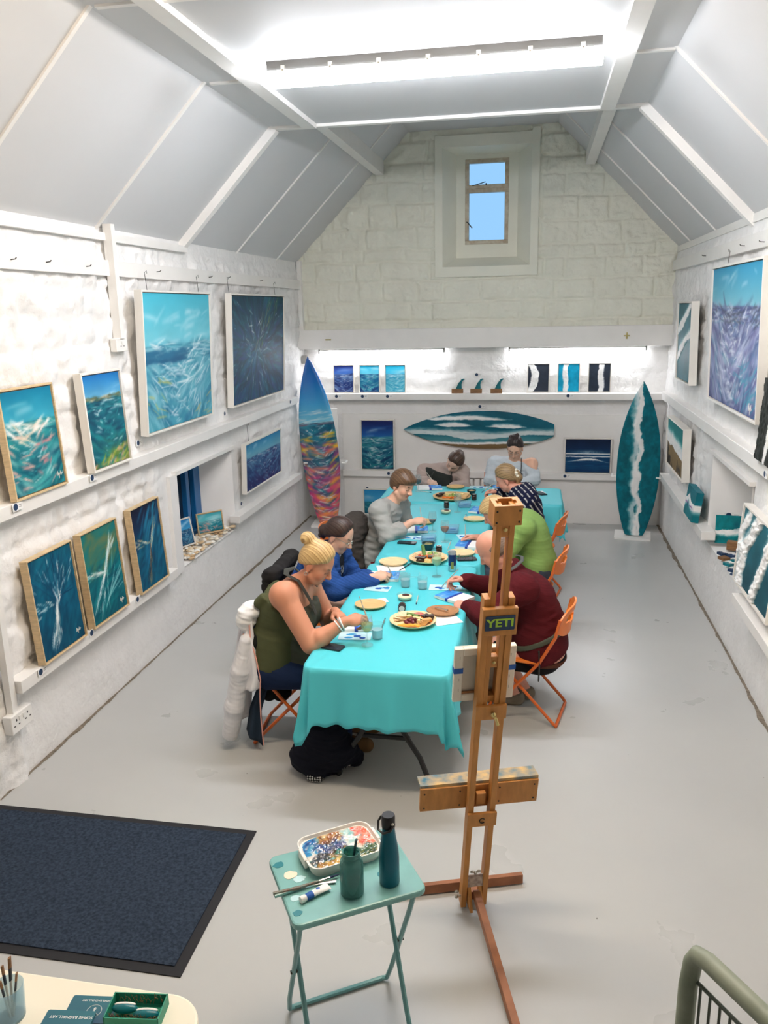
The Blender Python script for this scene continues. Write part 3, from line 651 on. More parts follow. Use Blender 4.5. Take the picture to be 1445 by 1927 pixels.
# ---- window recess on the left
p = PT(0.16, 0.22, 0.004, seed=12); sea(p, ((60, 150, 200), (30, 116, 180)), 0.6, ((24, 60, 90), (40, 100, 140), (30, 80, 120)), [(20, 60, 96)], [(90, 150, 180)], n=70, foam_n=40)
painting('tiny blue seascape leaning inside the window recess, nearer the dark glass', p, TM((XL-0.14, 6.43, 0.60), RL-0.35, -0.22), 'frame_white', t=0.008, d=0.02)
p = PT(0.24, 0.17, 0.004, seed=13); sea(p, ((90, 190, 196), (60, 160, 176)), 0.62, ((20, 100, 116), (30, 130, 144), (130, 180, 190)), [(20, 100, 120)], [(90, 170, 180)], n=80, foam_n=50, extra=[((230, 150, 140), 16, (0, 1, 0.05, 0.45), (0.01, 0.04))])
painting('tiny wood-framed seascape with pink shore standing on the shell-covered sill', p, TM((XL-0.10, 6.88, 0.60), RL-0.7, -0.15), 'frame_wood', t=0.008, d=0.02)
# ---- far wall, upper ledge
ZS = 1.597
for k, (x, sky, water, dk, lt, lab) in enumerate([
    (-2.355, ((70, 120, 200), (40, 56, 140)), ((30, 36, 96), (40, 66, 130), (110, 140, 190)), [(28, 36, 92), (40, 60, 120)], [(150, 180, 214), (90, 130, 190)], 'small purple-navy seascape, first of three on the far ledge'),
    (-2.03, ((110, 210, 235), (30, 180, 225)), ((16, 44, 104), (20, 104, 150), (30, 90, 150)), [(20, 70, 120), (24, 110, 150)], [(120, 200, 216), (90, 190, 190)], 'small seascape with turquoise sky over dark waves, second on the far ledge'),
    (-1.71, ((80, 200, 236), (20, 186, 226)), ((40, 150, 180), (90, 196, 220), (30, 140, 190)), [(40, 150, 190), (60, 170, 200)], [(190, 226, 232), (150, 214, 226)], 'small pale cyan seascape, third of three on the far ledge')]):
    p = PT(0.235, 0.315, 0.006, seed=20+k); sea(p, sky, 0.68, water, dk, lt, n=110, foam_n=60)
    painting(lab, p, TM((x, YB-0.055, ZS), 0, -0.06), 'frame_white', t=0.008, d=0.03, group='small seascapes on the far ledge')
for k, (x, c0, c1, cx, sh, lab) in enumerate([
    (0.003, (44, 52, 66), (240, 238, 236), 0.22, 1, 'small charcoal canvas with white foam down its left side'),
    (0.352, (0, 150, 186), (0, 160, 190), 0.36, 1, 'small bright turquoise canvas with a white foam stripe'),
    (0.702, (40, 50, 64), (0, 110, 130), 0.56, -1, 'small charcoal canvas with a white foam stripe near its middle')]):
    p = PT(0.235, 0.315, 0.005, seed=30+k); p.im[:] = c0; p.mottle(0.25, 8, 6)
    if k == 0: p.foam_line(lambda v: 0.02+0.36*math.sin(v*2.6+0.15), 0.16, 1, amp=0.07, relief=0.006)
    else:
        p.foam_line(lambda v: cx+0.03*math.sin(v*7), 0.11, sh, amp=0.06, relief=0.006)
    painting(lab, p, TM((x, YB-0.055, ZS), 0, -0.06), 'frame_white', t=0.008, d=0.03, group='small foam canvases on the far ledge')
# ---- far wall, lower ledge
p = PT(0.395, 0.60, 0.006, seed=41); sea(p, ((30, 100, 176), (14, 26, 84)), 0.66, ((10, 26, 54), (10, 96, 118), (30, 100, 140)), [(10, 70, 104), (12, 96, 116), (8, 50, 88)], [(40, 150, 150), (100, 170, 180)], n=260, foam_n=150, steep=0.7)
painting('upright seascape with navy sky on the far wall beside the tall sunset surfboard', p, TM((-1.945, YB-0.06, 0.632), 0, -0.03), 'frame_white', t=0.014, d=0.035, sig=(0.1, 0.05, 0.03))
p = PT(0.515, 0.395, 0.005, seed=42); p.grad([(0, (4, 56, 96)), (0.3, (4, 66, 110)), (0.55, (10, 56, 96)), (1, (6, 28, 60))]).mottle(0.2, 6, 6)
p.dabs(90, (0, 1, 0.05, 0.6), [(6, 50, 92), (12, 80, 124)], (0.05, 0.2), (0.004, 0.012), 0, 0.05, (0.3, 0.6))
p.foam_line(lambda u: 0.565, 0.012, -1, False, soft=0.02, amp=0.004, fr=10); p.foam_line(lambda u: 0.485, 0.010, 1, False, soft=0.03, amp=0.01, fr=8, sd=4)
p.mask(np.exp(-((p.U-0.55)/0.3)**2)*sstep(p.V, 0.57, 0.60)*(1-sstep(p.V, 0.60, 0.72))*fbm(p.ny, p.nx, 12, 20, 5), (220, 235, 240), 0.9); p.foam_line(lambda u: 0.36+0.05*math.cos((u-0.5)*5), lambda u: 0.035*math.exp(-((u-0.5)/0.28)**2)-0.012, 1, False, soft=0.05, amp=0.02, fr=8, sd=9)
painting('wide dark blue painting of two white breakers on the far wall beside the teal surfboard', p, TM((0.605, YB-0.06, 0.632), 0, -0.03), 'frame_white', t=0.012, d=0.035)
p = PT(0.45, 0.30, 0.007, seed=43); sea(p, ((70, 160, 205), (40, 140, 196)), 0.5, ((20, 80, 110), (20, 100, 130), (40, 120, 150)), TEALS, [(90, 170, 180)], n=90, foam_n=40)
painting('white-framed blue seascape near the floor, half hidden behind the far tablecloth', p, TM((-1.91, YB-0.04, 0.05), 0, -0.03), 'frame_white', t=0.014, d=0.03)
# ---- right wall
p = PT(0.74, 0.715, seed=51); p.im[:] = (30, 104, 116); p.mottle(0.35, 4, 3)
p.foam_line(lambda v: 0.1+(v-0.30)*2.5, 0.09, 1, soft=0.3, amp=0.10, relief=0.02, sd=1); p.foam_line(lambda v: 0.1+(v-0.64)*2.6, 0.09, 1, soft=0.3, amp=0.10, relief=0.02, sd=6)
painting('teal canvas with two slanting foam ridges high on the right wall, near the beam', p, TM((XR-0.045, 8.25, 1.86), RR, 0.03), 'frame_white', t=0.012, d=0.07)
p = PT(1.52, 0.99, seed=52); sea(p, ((120, 190, 205), (50, 150, 190)), 0.72, ((44, 54, 96), (104, 112, 164), (90, 110, 150)), [(66, 76, 126), (52, 62, 110), (60, 120, 156), (96, 96, 150)], [(170, 176, 206), (196, 206, 222), (140, 150, 196)], n=800, foam_n=420, cx=0.47, steep=1.0, skyfoam=16, extra=[((60, 150, 176), 40, (0.55, 1, 0.05, 0.35), (0.05, 0.14)), ((60, 70, 90), 60, (0, 1, 0.6, 0.72), (0.05, 0.14))])
painting('large lilac and white wave painting with blue sky hanging on the right wall', p, TM((XR-0.045, 6.27, 1.835), RR, 0.035), 'frame_white', t=0.016, d=0.06, wires=[(-0.5, 0.1, 0.012)], sig=(0.55, 0.06, 0.06))
p = PT(0.42, 0.5, seed=53); p.im[:] = (40, 44, 40); p.mottle(1.2, 18, 18); p.relief += 0.016*fbm(p.ny, p.nx, 16, 16, 4); p.foam_line(lambda v: 0.5+0.2*v, 0.05, 1, amp=0.08, relief=0.01)
painting('dark rough-textured canvas on the upper right ledge, cut off by the photo edge', p, TM((XR-0.066, 5.17, 1.64), RR, -0.05), None, d=0.045)
p = PT(0.99, 0.47, seed=54); p.grad([(0, (136, 112, 76)), (1, (150, 126, 88))]).mottle(0.25, 4, 6); p.mask(sstep(p.V-0.15*(0.5-p.U), 0.50, 0.56), (16, 128, 130)); p.foam_line(lambda u: 0.55-0.16*(u-0.3), 0.09, -1, False, soft=0.22, amp=0.06, relief=0.01)
p.mask((p.V < 0.5-0.35*p.U*4)*1.0*sstep(fbm(p.ny, p.nx, 8, 8, 3), 0.3, 0.5), (52, 42, 34)); p.dabs(14, (0.62, 0.82, 0.03, 0.2), [(40, 34, 30)], (0.03, 0.06), (0.012, 0.02), PI/2, 0.05, (0.9, 1))
painting('beach painting with teal sea and brown sand hanging on the right wall', p, TM((XR-0.04, 8.39, 0.95), RR, 0.03), 'frame_white', t=0.012, d=0.075)
p = PT(0.40, 0.265, 0.006, seed=55); p.grad([(0, (14, 120, 130)), (1, (16, 110, 124))]).mottle(0.25, 6, 6); p.foam_line(lambda u: 0.5+0.18*math.exp(-((u-0.3)/0.15)**2), 0.07, 1, False, soft=0.25, amp=0.04)
p.dabs(10, (0, 0.9, 0.40, 0.43), [(120, 60, 140)], (0.03, 0.06), (0.004, 0.008), 0, 0.1, (0.5, 0.8))
painting('thick little teal block canvas standing on the lower right ledge end', p, TM((XR-0.075, 7.36, 0.742), RR, -0.12), None, d=0.06)
p = PT(0.26, 0.235, 0.004, seed=56); p.im[:] = (0, 120, 126); p.mottle(0.4, 6, 8); p.foam_line(lambda u: 0.42+0.25*max(0, u-0.45)*1.2, lambda u: 0.04+0.06*u, 1, False, soft=0.18, amp=0.06); p.mask(np.exp(-(((p.U-0.62)/0.16)**2+((p.V-0.66)/0.2)**2)*2), (0, 90, 104), 0.9)
qn = at(1375, 1030, 6.92); painting('unframed teal wave canvas leaning on the far side of the right wall niche', p, TM((qn[0], 6.92, 0.638), -0.12, -0.2), None, d=0.02)
p = PT(0.82, 0.50, 0.006, seed=57); p.grad([(0, (26, 78, 92)), (1, (40, 110, 124))]).mottle(0.4, 5, 6)
p.foam_line(lambda v: 0.03+0.25*(v-0.5)*1.3, 0.05, 1, soft=0.12, amp=0.07, relief=0.03, sd=2); p.foam_line(lambda v: 0.14+0.40*(v-0.15)**2*1.4, 0.07, 1, soft=0.2, amp=0.07, relief=0.05, sd=5); p.foam_line(lambda v: 0.62+0.3*(v-0.1), 0.05, 1, soft=0.16, amp=0.06, relief=0.045, sd=11)
painting('framed teal canvas with thick sculpted foam, standing on the nearest right ledge', p, TM((XR-0.062, 5.22, 0.745), RR, -0.06), 'frame_white', t=0.014, d=0.06)
# ------------------------------------------------------------------ ledges, price cards, surfboards, wall fittings
def ledge(label, x0, x1, y0, y1, z0, z1):
    m = MB().box(x0, x1, y0, y1, z0, z1)
    c = ((x0+x1)/2, (y0+y1)/2, z0)
    m.v = [(a-c[0], b-c[1], d-c[2]) for a, b, d in m.v]
    return solo('picture_ledge', m, MT['trim'], label, 'shelf', c, smooth=False, bevel=0.004)
ledge('long upper picture ledge on the left wall', XL-0.02, XL+0.085, 1.0, 9.28, 1.535, 1.612)
ledge('lower picture ledge on the left wall under the three wood-framed paintings', XL-0.02, XL+0.09, 3.69, 5.74, 0.555, 0.63)
ledge('short lower picture ledge on the left wall beyond the window recess', XL-0.02, XL+0.085, 7.16, 9.3, 0.62, 0.69)
ledge('upper picture ledge across the far wall', -2.72, XR+0.01, 9.745, YB+0.01, 1.52, 1.595)
ledge('lower picture ledge across the far wall', -2.4, 1.4, 9.80, 9.872, 0.555, 0.63)
ledge('long upper picture ledge on the right wall', XR-0.09, XR+0.02, 3.0, 9.6, 1.545, 1.635)
ledge('lower right picture ledge between the teal surfboard and the niche', XR-0.095, XR+0.02, 6.9, 9.4, 0.665, 0.74)
ledge('lower right picture ledge nearest the camera', XR-0.13, XR+0.02, 3.2, 5.58, 0.60, 0.67)

def price_card(label, loc, rotz, w=0.09, h=0.045, tilt=0.0):
    """white card facing local -y with a blue disc and two lines of print"""
    r = thing('price_card', label, 'label', loc, rotz, tilt, group='artwork price cards')
    obj('card', MB().box(-w/2, w/2, -0.002, 0, 0, h), MT['paper'], r, smooth=False)
    m = MB().lathe([(h*0.42, 0), (h*0.42, 0.001)], 18); R_ = Matrix.Rotation(PI/2, 4, 'X')
    m.v = [tuple((R_ @ Vector(v))+Vector((-w*0.22, -0.002, h*0.5))) for v in m.v]; obj('logo_disc', m, MT['navy'], r)
    m = MB().box(w*0.10, w*0.42, -0.0025, -0.002, h*0.58, h*0.66).box(w*0.10, w*0.36, -0.0025, -0.002, h*0.36, h*0.42)
    obj('print', m, MT['grey_plastic'], r, smooth=False); return r
def card_px(label, px, py, wall):
    if wall == 'L': q = onx(px, py, XL+0.094); price_card(label, (q[0], q[1], q[2]-0.022), RL)
    if wall == 'L0': q = onx(px, py, XL+0.012); price_card(label, (q[0], q[1], q[2]-0.022), RL)
    if wall == 'R': q = onx(px, py, XR-0.10); price_card(label, (q[0], q[1], q[2]-0.022), RR)
    if wall == 'B': q = at(px, py, 9.742); price_card(label, (q[0], q[1], q[2]-0.022), 0)
    if wall == 'B2': q = at(px, py, 9.797); price_card(label, (q[0], q[1], q[2]-0.022), 0)
    if wall == 'B0': q = at(px, py, 9.866); price_card(label, (q[0], q[1], q[2]-0.022), 0)
for lab, x, y, w in (
    ('price card on the upper left ledge under the leftmost seascape', 33, 953, 'L'), ('price card on the upper left ledge under the narrow headland painting', 176, 898, 'L'),
    ('price card on the wall below the large pale turquoise painting', 262, 833, 'L0'), ('price card on the wall below the large dark burst painting', 424, 778, 'L0'),
    ('price card at the far end of the upper left ledge', 547, 756, 'L'), ('price card below the spindly white burst painting', 80, 1262, 'L'),
    ('price card below the middle wood-framed teal painting', 175, 1189, 'L'), ('price card below the wood-framed painting with the near-black sky', 261, 1126, 'L'),
    ('price card below the navy sea painting on the left wall', 455, 947, 'L0'),
    ('price card under the purple-navy seascape on the far ledge', 636, 746, 'B'), ('price card under the seascape with turquoise sky', 685, 746, 'B'), ('price card under the pale cyan seascape', 732, 746, 'B'),
    ('price card on the far wall above the wooden wave blocks', 900, 705, 'B0'), ('price card on the far ledge under the bright turquoise foam canvas', 1072, 745, 'B'),
    ('price card on the far wall above the horizontal surfboard', 906, 765, 'B0'), ('price card on the lower far ledge under the upright seascape', 734, 891, 'B2'),
    ('price card on the far wall above the half-hidden floor painting', 694, 919, 'B0'), ('price card on the lower far ledge under the two breakers painting', 1066, 896, 'B2'),
    ('price card on the upper right ledge near the photo edge', 1441, 893, 'R')):
    card_px(lab, x, y, w)
qn = at(1378, 972, 7.03); price_card('price card on the far side of the right wall niche above the teal canvas', (qn[0], 7.035, qn[2]-0.02), -0.1, 0.13, 0.055)

def board_outline(L, W, nose=1.9, tail=0.35, n=44):
    """half widths along a surfboard from tail (z=0) to pointed nose (z=L)"""
    z = np.linspace(0, 1, n); z = z*z*(3-2*z)*0.35+z*0.65
    w = np.where(z < 0.42, tail+(1-tail)*np.sin(np.clip(z/0.42, 0, 1)*PI/2)**0.8, np.cos(np.clip((z-0.42)/0.58, 0, 1)**1.25*PI/2)**0.86)
    return z*L, np.maximum(w, 0.004)*W/2
def surfboard_mb(p, tail=0.35, thick=0.055, rocker=0.04):
    """painted deck facing -y, rounded rails, pale underside; p is the painting over the bounding box"""
    zz, hw = board_outline(p.h, p.w, tail=tail, n=max(60, int(p.h/0.009))); nx = 91; t = np.linspace(-1, 1, nx); t = np.sign(t)*(1-(1-np.abs(t))**1.4)
    X = hw[:, None]*t[None, :]; Z = np.repeat(zz[:, None], nx, 1); e = np.clip(1-np.abs(t)**3.2, 0, 1)[None, :]
    tk = thick*np.minimum(1, (hw/hw.max())[:, None]*2.2+0.15); bow = rocker*((Z/p.h-0.45)*1.6)**2
    U = np.clip(X/p.w+0.5, 0, 1); V = Z/p.h; ii = np.clip((U*(p.nx-1)).astype(int), 0, p.nx-1); jj = np.clip((V*(p.ny-1)).astype(int), 0, p.ny-1)
    col = p.lin()[jj, ii]; rel = p.relief[jj, ii]
    m = MB().grid(X, -tk*0.5*e**0.5-bow-rel, Z, col=col); n0 = len(m.v)
    m2 = MB().grid(X, tk*0.5*e**0.5-bow, Z, col=np.full(col.shape, 0.78)); m2.f = [tuple(reversed(f)) for f in m2.f]
    m.add(m2.v, m2.f, np.array(m2.c)); return m
# tall sunset surfboard on its stand, left corner
p = PT(0.46, 2.05, 0.008, seed=71); p.grad([(0, (240, 130, 90)), (0.2, (200, 70, 120)), (0.45, (40, 120, 140)), (0.58, (20, 120, 150)), (0.62, (120, 200, 225)), (0.72, (60, 160, 215)), (0.85, (16, 110, 190)), (1, (10, 84, 160))])
p.dabs(170, (0, 1, 0, 0.60), [(10, 96, 120), (8, 76, 104), (30, 130, 150), (16, 60, 96)], (0.05, 0.14), (0.012, 0.03), lambda u, v: vee(0.5, 0.5)(u, v), 0.2, (0.4, 0.85))
p.dabs(120, (0, 1, 0.02, 0.48), [(226, 60, 130), (240, 150, 120), (250, 170, 60), (214, 50, 120), (244, 130, 100), (200, 60, 130)], (0.05, 0.13), (0.014, 0.034), lambda u, v: vee(0.5, 0.5)(u, v), 0.2, (0.5, 0.9), dens=lambda u, v: 0.35+abs(u-0.5)*1.6)
p.dabs(24, (0, 1, 0.45, 0.55), [(250, 196, 50), (240, 180, 60)], (0.04, 0.1), (0.012, 0.024), 0.1, 0.15, (0.6, 0.9), dens=lambda u, v: abs(u-0.5)*2.2)
p.dabs(240, (0, 1, 0.02, 0.6), WHITE+[(240, 190, 200), (160, 220, 226)], (0.02, 0.07), (0.003, 0.009), lambda u, v: vee(0.5, 0.6)(u, v), 0.25, (0.4, 0.9), dens=lambda u, v: max(0.25, 1-abs(u-0.5)*2.2))
p.dabs(30, (0, 1, 0.60, 0.68), WHITE, (0.05, 0.12), (0.004, 0.012), 0.12, 0.1, (0.3, 0.7)); p.dabs(16, (0, 1, 0.595, 0.612), [(60, 60, 90), (120, 100, 120)], (0.04, 0.1), (0.004, 0.008), 0.03, 0.05, (0.6, 0.9))
def board_stand(r, arm_z, spread, base_w=0.34, base_d=0.42, post_h=1.4, post=True):
    obj('base', MB().prism(rrect(base_w, base_d, 0.01), 0, 0.02), MT['white'], r, smooth=False)
    obj('heel_block', MB().box(-0.09, 0.09, -0.05, -0.02, 0.02, 0.055), MT['white'], r, smooth=False)
    if post: obj('back_board', MB().box(-base_w*0.42, base_w*0.42, 0.10, 0.118, 0.02, post_h), MT['white'], r, smooth=False, bevel=0.004)
    for s in (-1, 1): obj('peg', MB().tube([(s*spread, 0.10, arm_z), (s*spread, -0.055, arm_z)], 0.011, 8).tube([(s*spread, -0.055, arm_z), (s*(spread-0.045), -0.06, arm_z+0.005)], 0.011, 8).box(min(0, s*spread), max(0, s*spread), 0.085, 0.10, arm_z-0.012, arm_z+0.012), MT['white'], r, label='white peg')
base = (-2.545, 9.52, 0)
st = thing('surfboard_stand', 'white board stand behind the tall sunset-coloured surfboard in the left corner', 'stand', base, 0.08); board_stand(st, 0.78, 0.255, 0.36, 0.40, 1.43)
sb = thing('surfboard', 'tall sunset-coloured surfboard with blue nose standing in the left corner', 'surfboard', M=TM((-2.525, 9.49, 0.025), 0.10, 0.0) @ Matrix.Rotation(-0.088, 4, 'Y') @ Matrix.Rotation(-0.02, 4, 'X'))
obj('board', surfboard_mb(p, tail=0.45, thick=0.06, rocker=0.05), MT['gloss_paint'], sb, attr=True, angle=60)
# teal surfboard with foam seam, right corner
p = PT(0.465, 1.74, 0.006, seed=72); p.im[:] = (0, 104, 118); p.mottle(0.4, 26, 9); p.mottle(0.25, 60, 20, 5)
p.foam_line(lambda v: 0.45+0.06*math.sin(v*5+0.6)-0.07*math.exp(-((v-0.36)/0.1)**2), 0.03, 1, soft=0.15, amp=0.16, fr=12, col=(180, 208, 212), sd=20)
p.foam_line(lambda v: 0.50+0.05*math.sin(v*5+0.6)-0.07*math.exp(-((v-0.36)/0.1)**2), lambda v: 0.030+0.055*math.exp(-((v-0.36)/0.09)**2)+0.03*math.exp(-((v-0.72)/0.16)**2)+0.03*(v < 0.1), 1, soft=0.10, amp=0.10, fr=18, relief=0.022)
base = (1.115, 9.36, 0)
st = thing('surfboard_stand', 'white peg stand under the teal foam surfboard in the right corner', 'stand', base, -0.12); board_stand(st, 0.70, 0.262, 0.40, 0.36, post=False)
obj('post', MB().box(-0.03, 0.03, 0.085, 0.105, 0.02, 0.78), MT['white'], st, smooth=False)
sb = thing('surfboard', 'teal surfboard with a ragged white foam seam standing in the right corner', 'surfboard', M=TM((1.125, 9.33, 0.03), -0.1) @ Matrix.Rotation(0.01, 4, 'Y') @ Matrix.Rotation(-0.03, 4, 'X'))
obj('board', surfboard_mb(p, tail=0.42), MT['paint'], sb, attr=True, angle=60)
# long board hung sideways on the far wall (nose to the left)
p = PT(0.46, 1.82, 0.005, seed=73)   # u across (u=1 up when turned), v from tail (right) to nose (left)
p.im[:] = (10, 92, 112); p.mottle(0.3, 12, 8); u = p.U
p.mask(1-sstep(u, 0.25, 0.45), (70, 136, 146)); p.mask((1-sstep(u+0.05*(fbm(p.ny, p.nx, 8, 2, 6)-0.5), 0.13, 0.16)), (126, 104, 72))
p.foam_line(lambda v: 0.15+0.02*math.sin(v*9), 0.018, -1, True, soft=0.05, amp=0.02, fr=12, relief=0.003)
p.foam_line(lambda v: 0.36+0.05*math.sin(v*8+1), lambda v: 0.03+0.04*math.exp(-((v-0.55)/0.12)**2), -1, True, soft=0.16, amp=0.03, fr=10, sd=3, col=(206, 218, 218))
for c, h_, vc, vw, sd in ((0.80, 0.055, 0.60, 0.24, 5), (0.62, 0.05, 0.66, 0.1, 7), (0.60, 0.045, 0.31, 0.1, 9)):
    p.foam_line(lambda v, c=c, vc=vc, vw=vw: c-0.12*((v-vc)/vw)**2*0.2, lambda v, h_=h_, vc=vc, vw=vw: h_*math.exp(-((v-vc)/vw)**4)*1.1-0.02-(0.2 if abs(v-vc) > vw*1.4 else 0), -1, True, soft=0.08, amp=0.04, fr=9, relief=0.005, sd=sd)
Mh = TM((0.205, YB-0.07, 1.15), 0) @ Matrix.Rotation(-PI/2, 4, 'Y')
sb = thing('surfboard', 'surfboard painted with white breakers and brown sand hung sideways on the far wall', 'surfboard', M=Mh)
obj('board', surfboard_mb(p, tail=0.30, thick=0.05, rocker=0.0), MT['paint'], sb, attr=True, angle=60)

# wave sculptures on wood blocks
def wave_sculpture(label, x, s=1.0):
    r = thing('wave_sculpture', label, 'ornament', (x, YB-0.085, 1.596), 0, group='wave sculptures on the far ledge')
    obj('block', MB().box(-0.068, 0.068, -0.03, 0.03, 0, 0.052), MT['wood_block'], r, smooth=False, bevel=0.002)
    top = [(-0.066, 0.0), (-0.055, 0.018), (-0.03, 0.04), (0.0, 0.062), (0.025, 0.092), (0.05, 0.115), (0.078, 0.122), (0.092, 0.112), (0.074, 0.104), (0.058, 0.084), (0.05, 0.052), (0.054, 0.0)]
    P_ = Matrix(((1, 0, 0, 0), (0, 0, 1, 0), (0, 1, 0, 0.052), (0, 0, 0, 1)))
    obj('wave', MB().prism([(a*s, b*s) for a, b in top], -0.011, 0.011, P_), MT['wave_teal'], r, smooth=False, bevel=0.002)
    cr = [(-0.072, 0.0), (-0.052, 0.034), (-0.026, 0.058), (0.0, 0.082), (0.022, 0.108), (0.052, 0.130), (0.044, 0.104), (0.020, 0.076), (0.004, 0.050), (-0.008, 0.022), (-0.02, 0.0)]
    obj('foam', MB().prism([(a*s, b*s) for a, b in cr], -0.016, 0.012, P_), MT['white'], r, smooth=False, bevel=0.003)
MT['wave_teal'] = mat('teal_resin', (10, 112, 122), 0.3, var=(14, 0.3))
for x, lab in ((-0.95, 'wooden-block wave sculpture, left of three on the far ledge'), (-0.725, 'wooden-block wave sculpture, middle of three on the far ledge'), (-0.485, 'wooden-block wave sculpture, right of three on the far ledge')): wave_sculpture(lab, x)

# niche contents, right wall
zn = NR[2]+0.024
qb = onz(1388, 1036, zn)
solo('wood_block', MB().box(-0.085, 0.085, -0.03, 0.03, 0, 0.075), MT['wood_block'], 'brown driftwood block lying before the teal canvas in the right niche', 'block', (qb[0], qb[1], zn), -0.35, smooth=False, bevel=0.006)
for k, (px, py, c, lab) in enumerate(((1360, 1044, 'navy', 'dark blue wave tile farthest on the niche sill'), (1362, 1053, 'wood_block', 'small bare wooden tile on the niche sill'), (1372, 1064, 'wave_teal', 'bright teal tile on the niche sill'), (1381, 1076, 'navy', 'dark blue tile nearest on the niche sill'), (1378, 1048, 'navy', 'dark blue tile behind the bare wooden one'), (1394, 1072, 'navy', 'dark blue tile nearest the back of the niche'), (1384, 1058, 'wave_teal', 'teal tile between the dark blue ones on the niche sill'))):
    qb = onz(px, py, zn); r = thing('wave_tile', lab, 'tile', (qb[0], qb[1], zn), -1.2+0.1*k, group='little wave tiles in the niche')
    obj('tile', MB().box(-0.034, 0.034, -0.034, 0.034, 0, 0.022), MT[c], r, smooth=False, bevel=0.003)
    if c != 'wood_block': obj('foam', MB().prism([(-0.034, -0.014), (-0.015, 0.004), (0.01, -0.009), (0.034, 0.015), (0.034, 0.032), (0.01, 0.018), (-0.015, 0.030), (-0.034, 0.012)], 0.022, 0.028), MT['white'], r, smooth=False)
qb = onz(1393, 1047, zn); price_card('price card standing against the driftwood block in the right niche', (qb[0], qb[1], zn+0.001), -0.2, 0.07, 0.06, -0.4)
qb = onz(1388, 1086, zn); price_card('price card lying at the near end of the niche sill', (qb[0], qb[1], zn+0.003), 0, 0.09, 0.07, -1.5)
# shells on the left sill
rg = random.Random(5); m = MB()
for k in range(240):
    x = XL-rg.uniform(-0.0, 0.2); f = (XL-x)/0.2; y = rg.uniform(6.16+0.1*f, 7.2-0.12*f); r = rg.uniform(0.012, 0.026); c = rg.choice([(236, 226, 206), (224, 200, 164), (244, 240, 230), (210, 180, 140), (196, 186, 170)])
    R_ = Matrix.Rotation(rg.uniform(0, 6), 3, 'Z') @ Matrix.Rotation(rg.uniform(-0.5, 0.5), 3, 'X')
    m.ball((x, y, 0.575+rg.uniform(0, 0.02)-0.02*(1-f)+r*0.3), (r*1.4, r, r*0.6), 8, lin(c), R_)
tag(obj('seashells', m, MT['vcol'], attr=True), 'cream and tan seashells heaped over the sill of the left window recess', 'shells', kind='stuff')
# electrics
def socket(label, loc, w, h, d, n):
    r = thing('wall_socket', label, 'socket', loc, RL)
    obj('box', MB().box(-w/2, w/2, -d, 0.0, 0, h), MT['white'], r, smooth=False, bevel=0.006)
    for k in range(n):
        x = (k-(n-1)/2)*0.1
        for a0, a1, b0, b1 in ((-0.004, 0.004, 0.62, 0.74), (-0.026, -0.014, 0.38, 0.44), (0.014, 0.026, 0.38, 0.44)): obj('pin_hole', MB().box(x+a0, x+a1, -d-0.001, -d+0.001, h*b0, h*b1), MT['black'], r, smooth=False)
        obj('switch', MB().box(x*0.35-0.012, x*0.35+0.012, -d-0.004, -d, h*0.58, h*0.8), MT['white'], r, smooth=False)
    return r
r = socket('double white wall socket low on the left wall', (XL+0.012, 3.69, 0.345), 0.19, 0.11, 0.055, 2)
obj('conduit', MB().box(-0.05, -0.005, -0.04, 0.0, 0.108, 1.19), MT['trim'], r, smooth=False)
r = socket('single white wall socket between the upper ledge and picture rail', (XL+0.015, 5.24, 2.35), 0.15, 0.09, 0.05, 1)
obj('conduit', MB().box(-0.025, 0.025, -0.06, 0.0, 0.088, 0.83), MT['trim'], r, smooth=False)
solo('junction_box', MB().box(-0.045, 0.045, -0.05, 0.0, 0, 0.09), MT['white'], 'white junction box in the far left corner behind the sunset surfboard', 'box', (-2.80, YB-0.005, 0.36), 0, smooth=False, bevel=0.008)
solo('junction_box', MB().box(-0.035, 0.035, -0.05, 0.0, 0, 0.1), MT['grey_plastic'], 'small grey junction box under the left end of the beam', 'box', (-2.84, YB-0.06, 1.96), 0, smooth=False, bevel=0.006)
# nails along the picture rails
nr = random.Random(8)
def nail(label, loc, s):
    m = MB().tube([(-s*0.035, 0, 0.0), (s*0.022, 0, 0.004), (s*0.03, 0, 0.012)], 0.0032, 6); solo('rail_nail', m, MT['nail'], label, 'nail', loc, 0, group='nails in the left picture rail' if s > 0 else 'nails in the right picture rail')
for px, py in ((22, 489), (88, 494), (164, 502), (296, 512), (394, 522), (428, 523), (490, 529)):
    q = onx(px, py, XL+0.04); nail('bare nail in the left picture rail', (XL+0.04, q[1], q[2]), 1)
for px, py in ((1400, 463), (1437, 456), (1327, 482)):
    q = onx(px, py, XR-0.04); nail('bare nail in the right picture rail', (XR-0.04, q[1], q[2]), -1)
# radiator
r = thing('radiator', 'white panel radiator on the far wall behind the two far painters', 'radiator', (-0.72, YB-0.055, 0.0))
for k in range(8):
    x = -0.36+k*0.085; obj('fin', MB().box(x, x+0.068, -0.03, 0.02, 0.04, 0.545), MT['white'], r, smooth=False, bevel=0.008)
obj('foot_rail', MB().box(-0.36, 0.32, -0.03, 0.02, 0.0, 0.04), MT['white'], r, smooth=False)
# leaf sprig behind sunset board
r = thing('leaf_sprig', 'dark sprig with one broad teal leaf in the far left corner', 'plant', (-2.70, 9.70, 0))
obj('stem', MB().tube([(0, 0, 0), (-0.01, 0, 0.2), (-0.03, 0, 0.40)], 0.006, 6), MT['nail'], r)
obj('leaf', MB().ball((0.03, -0.01, 0.22), (0.035, 0.008, 0.10), 12, M=Matrix.Rotation(0.35, 3, 'Y')), MT['wave_teal'], r)
mm = MB()
for k in range(9): mm.ball((-0.03+0.05*math.cos(k*2.3), -0.01, 0.40+0.035*math.sin(k*1.7)), 0.013, 8)
obj('berries', mm, MT['nail'], r)
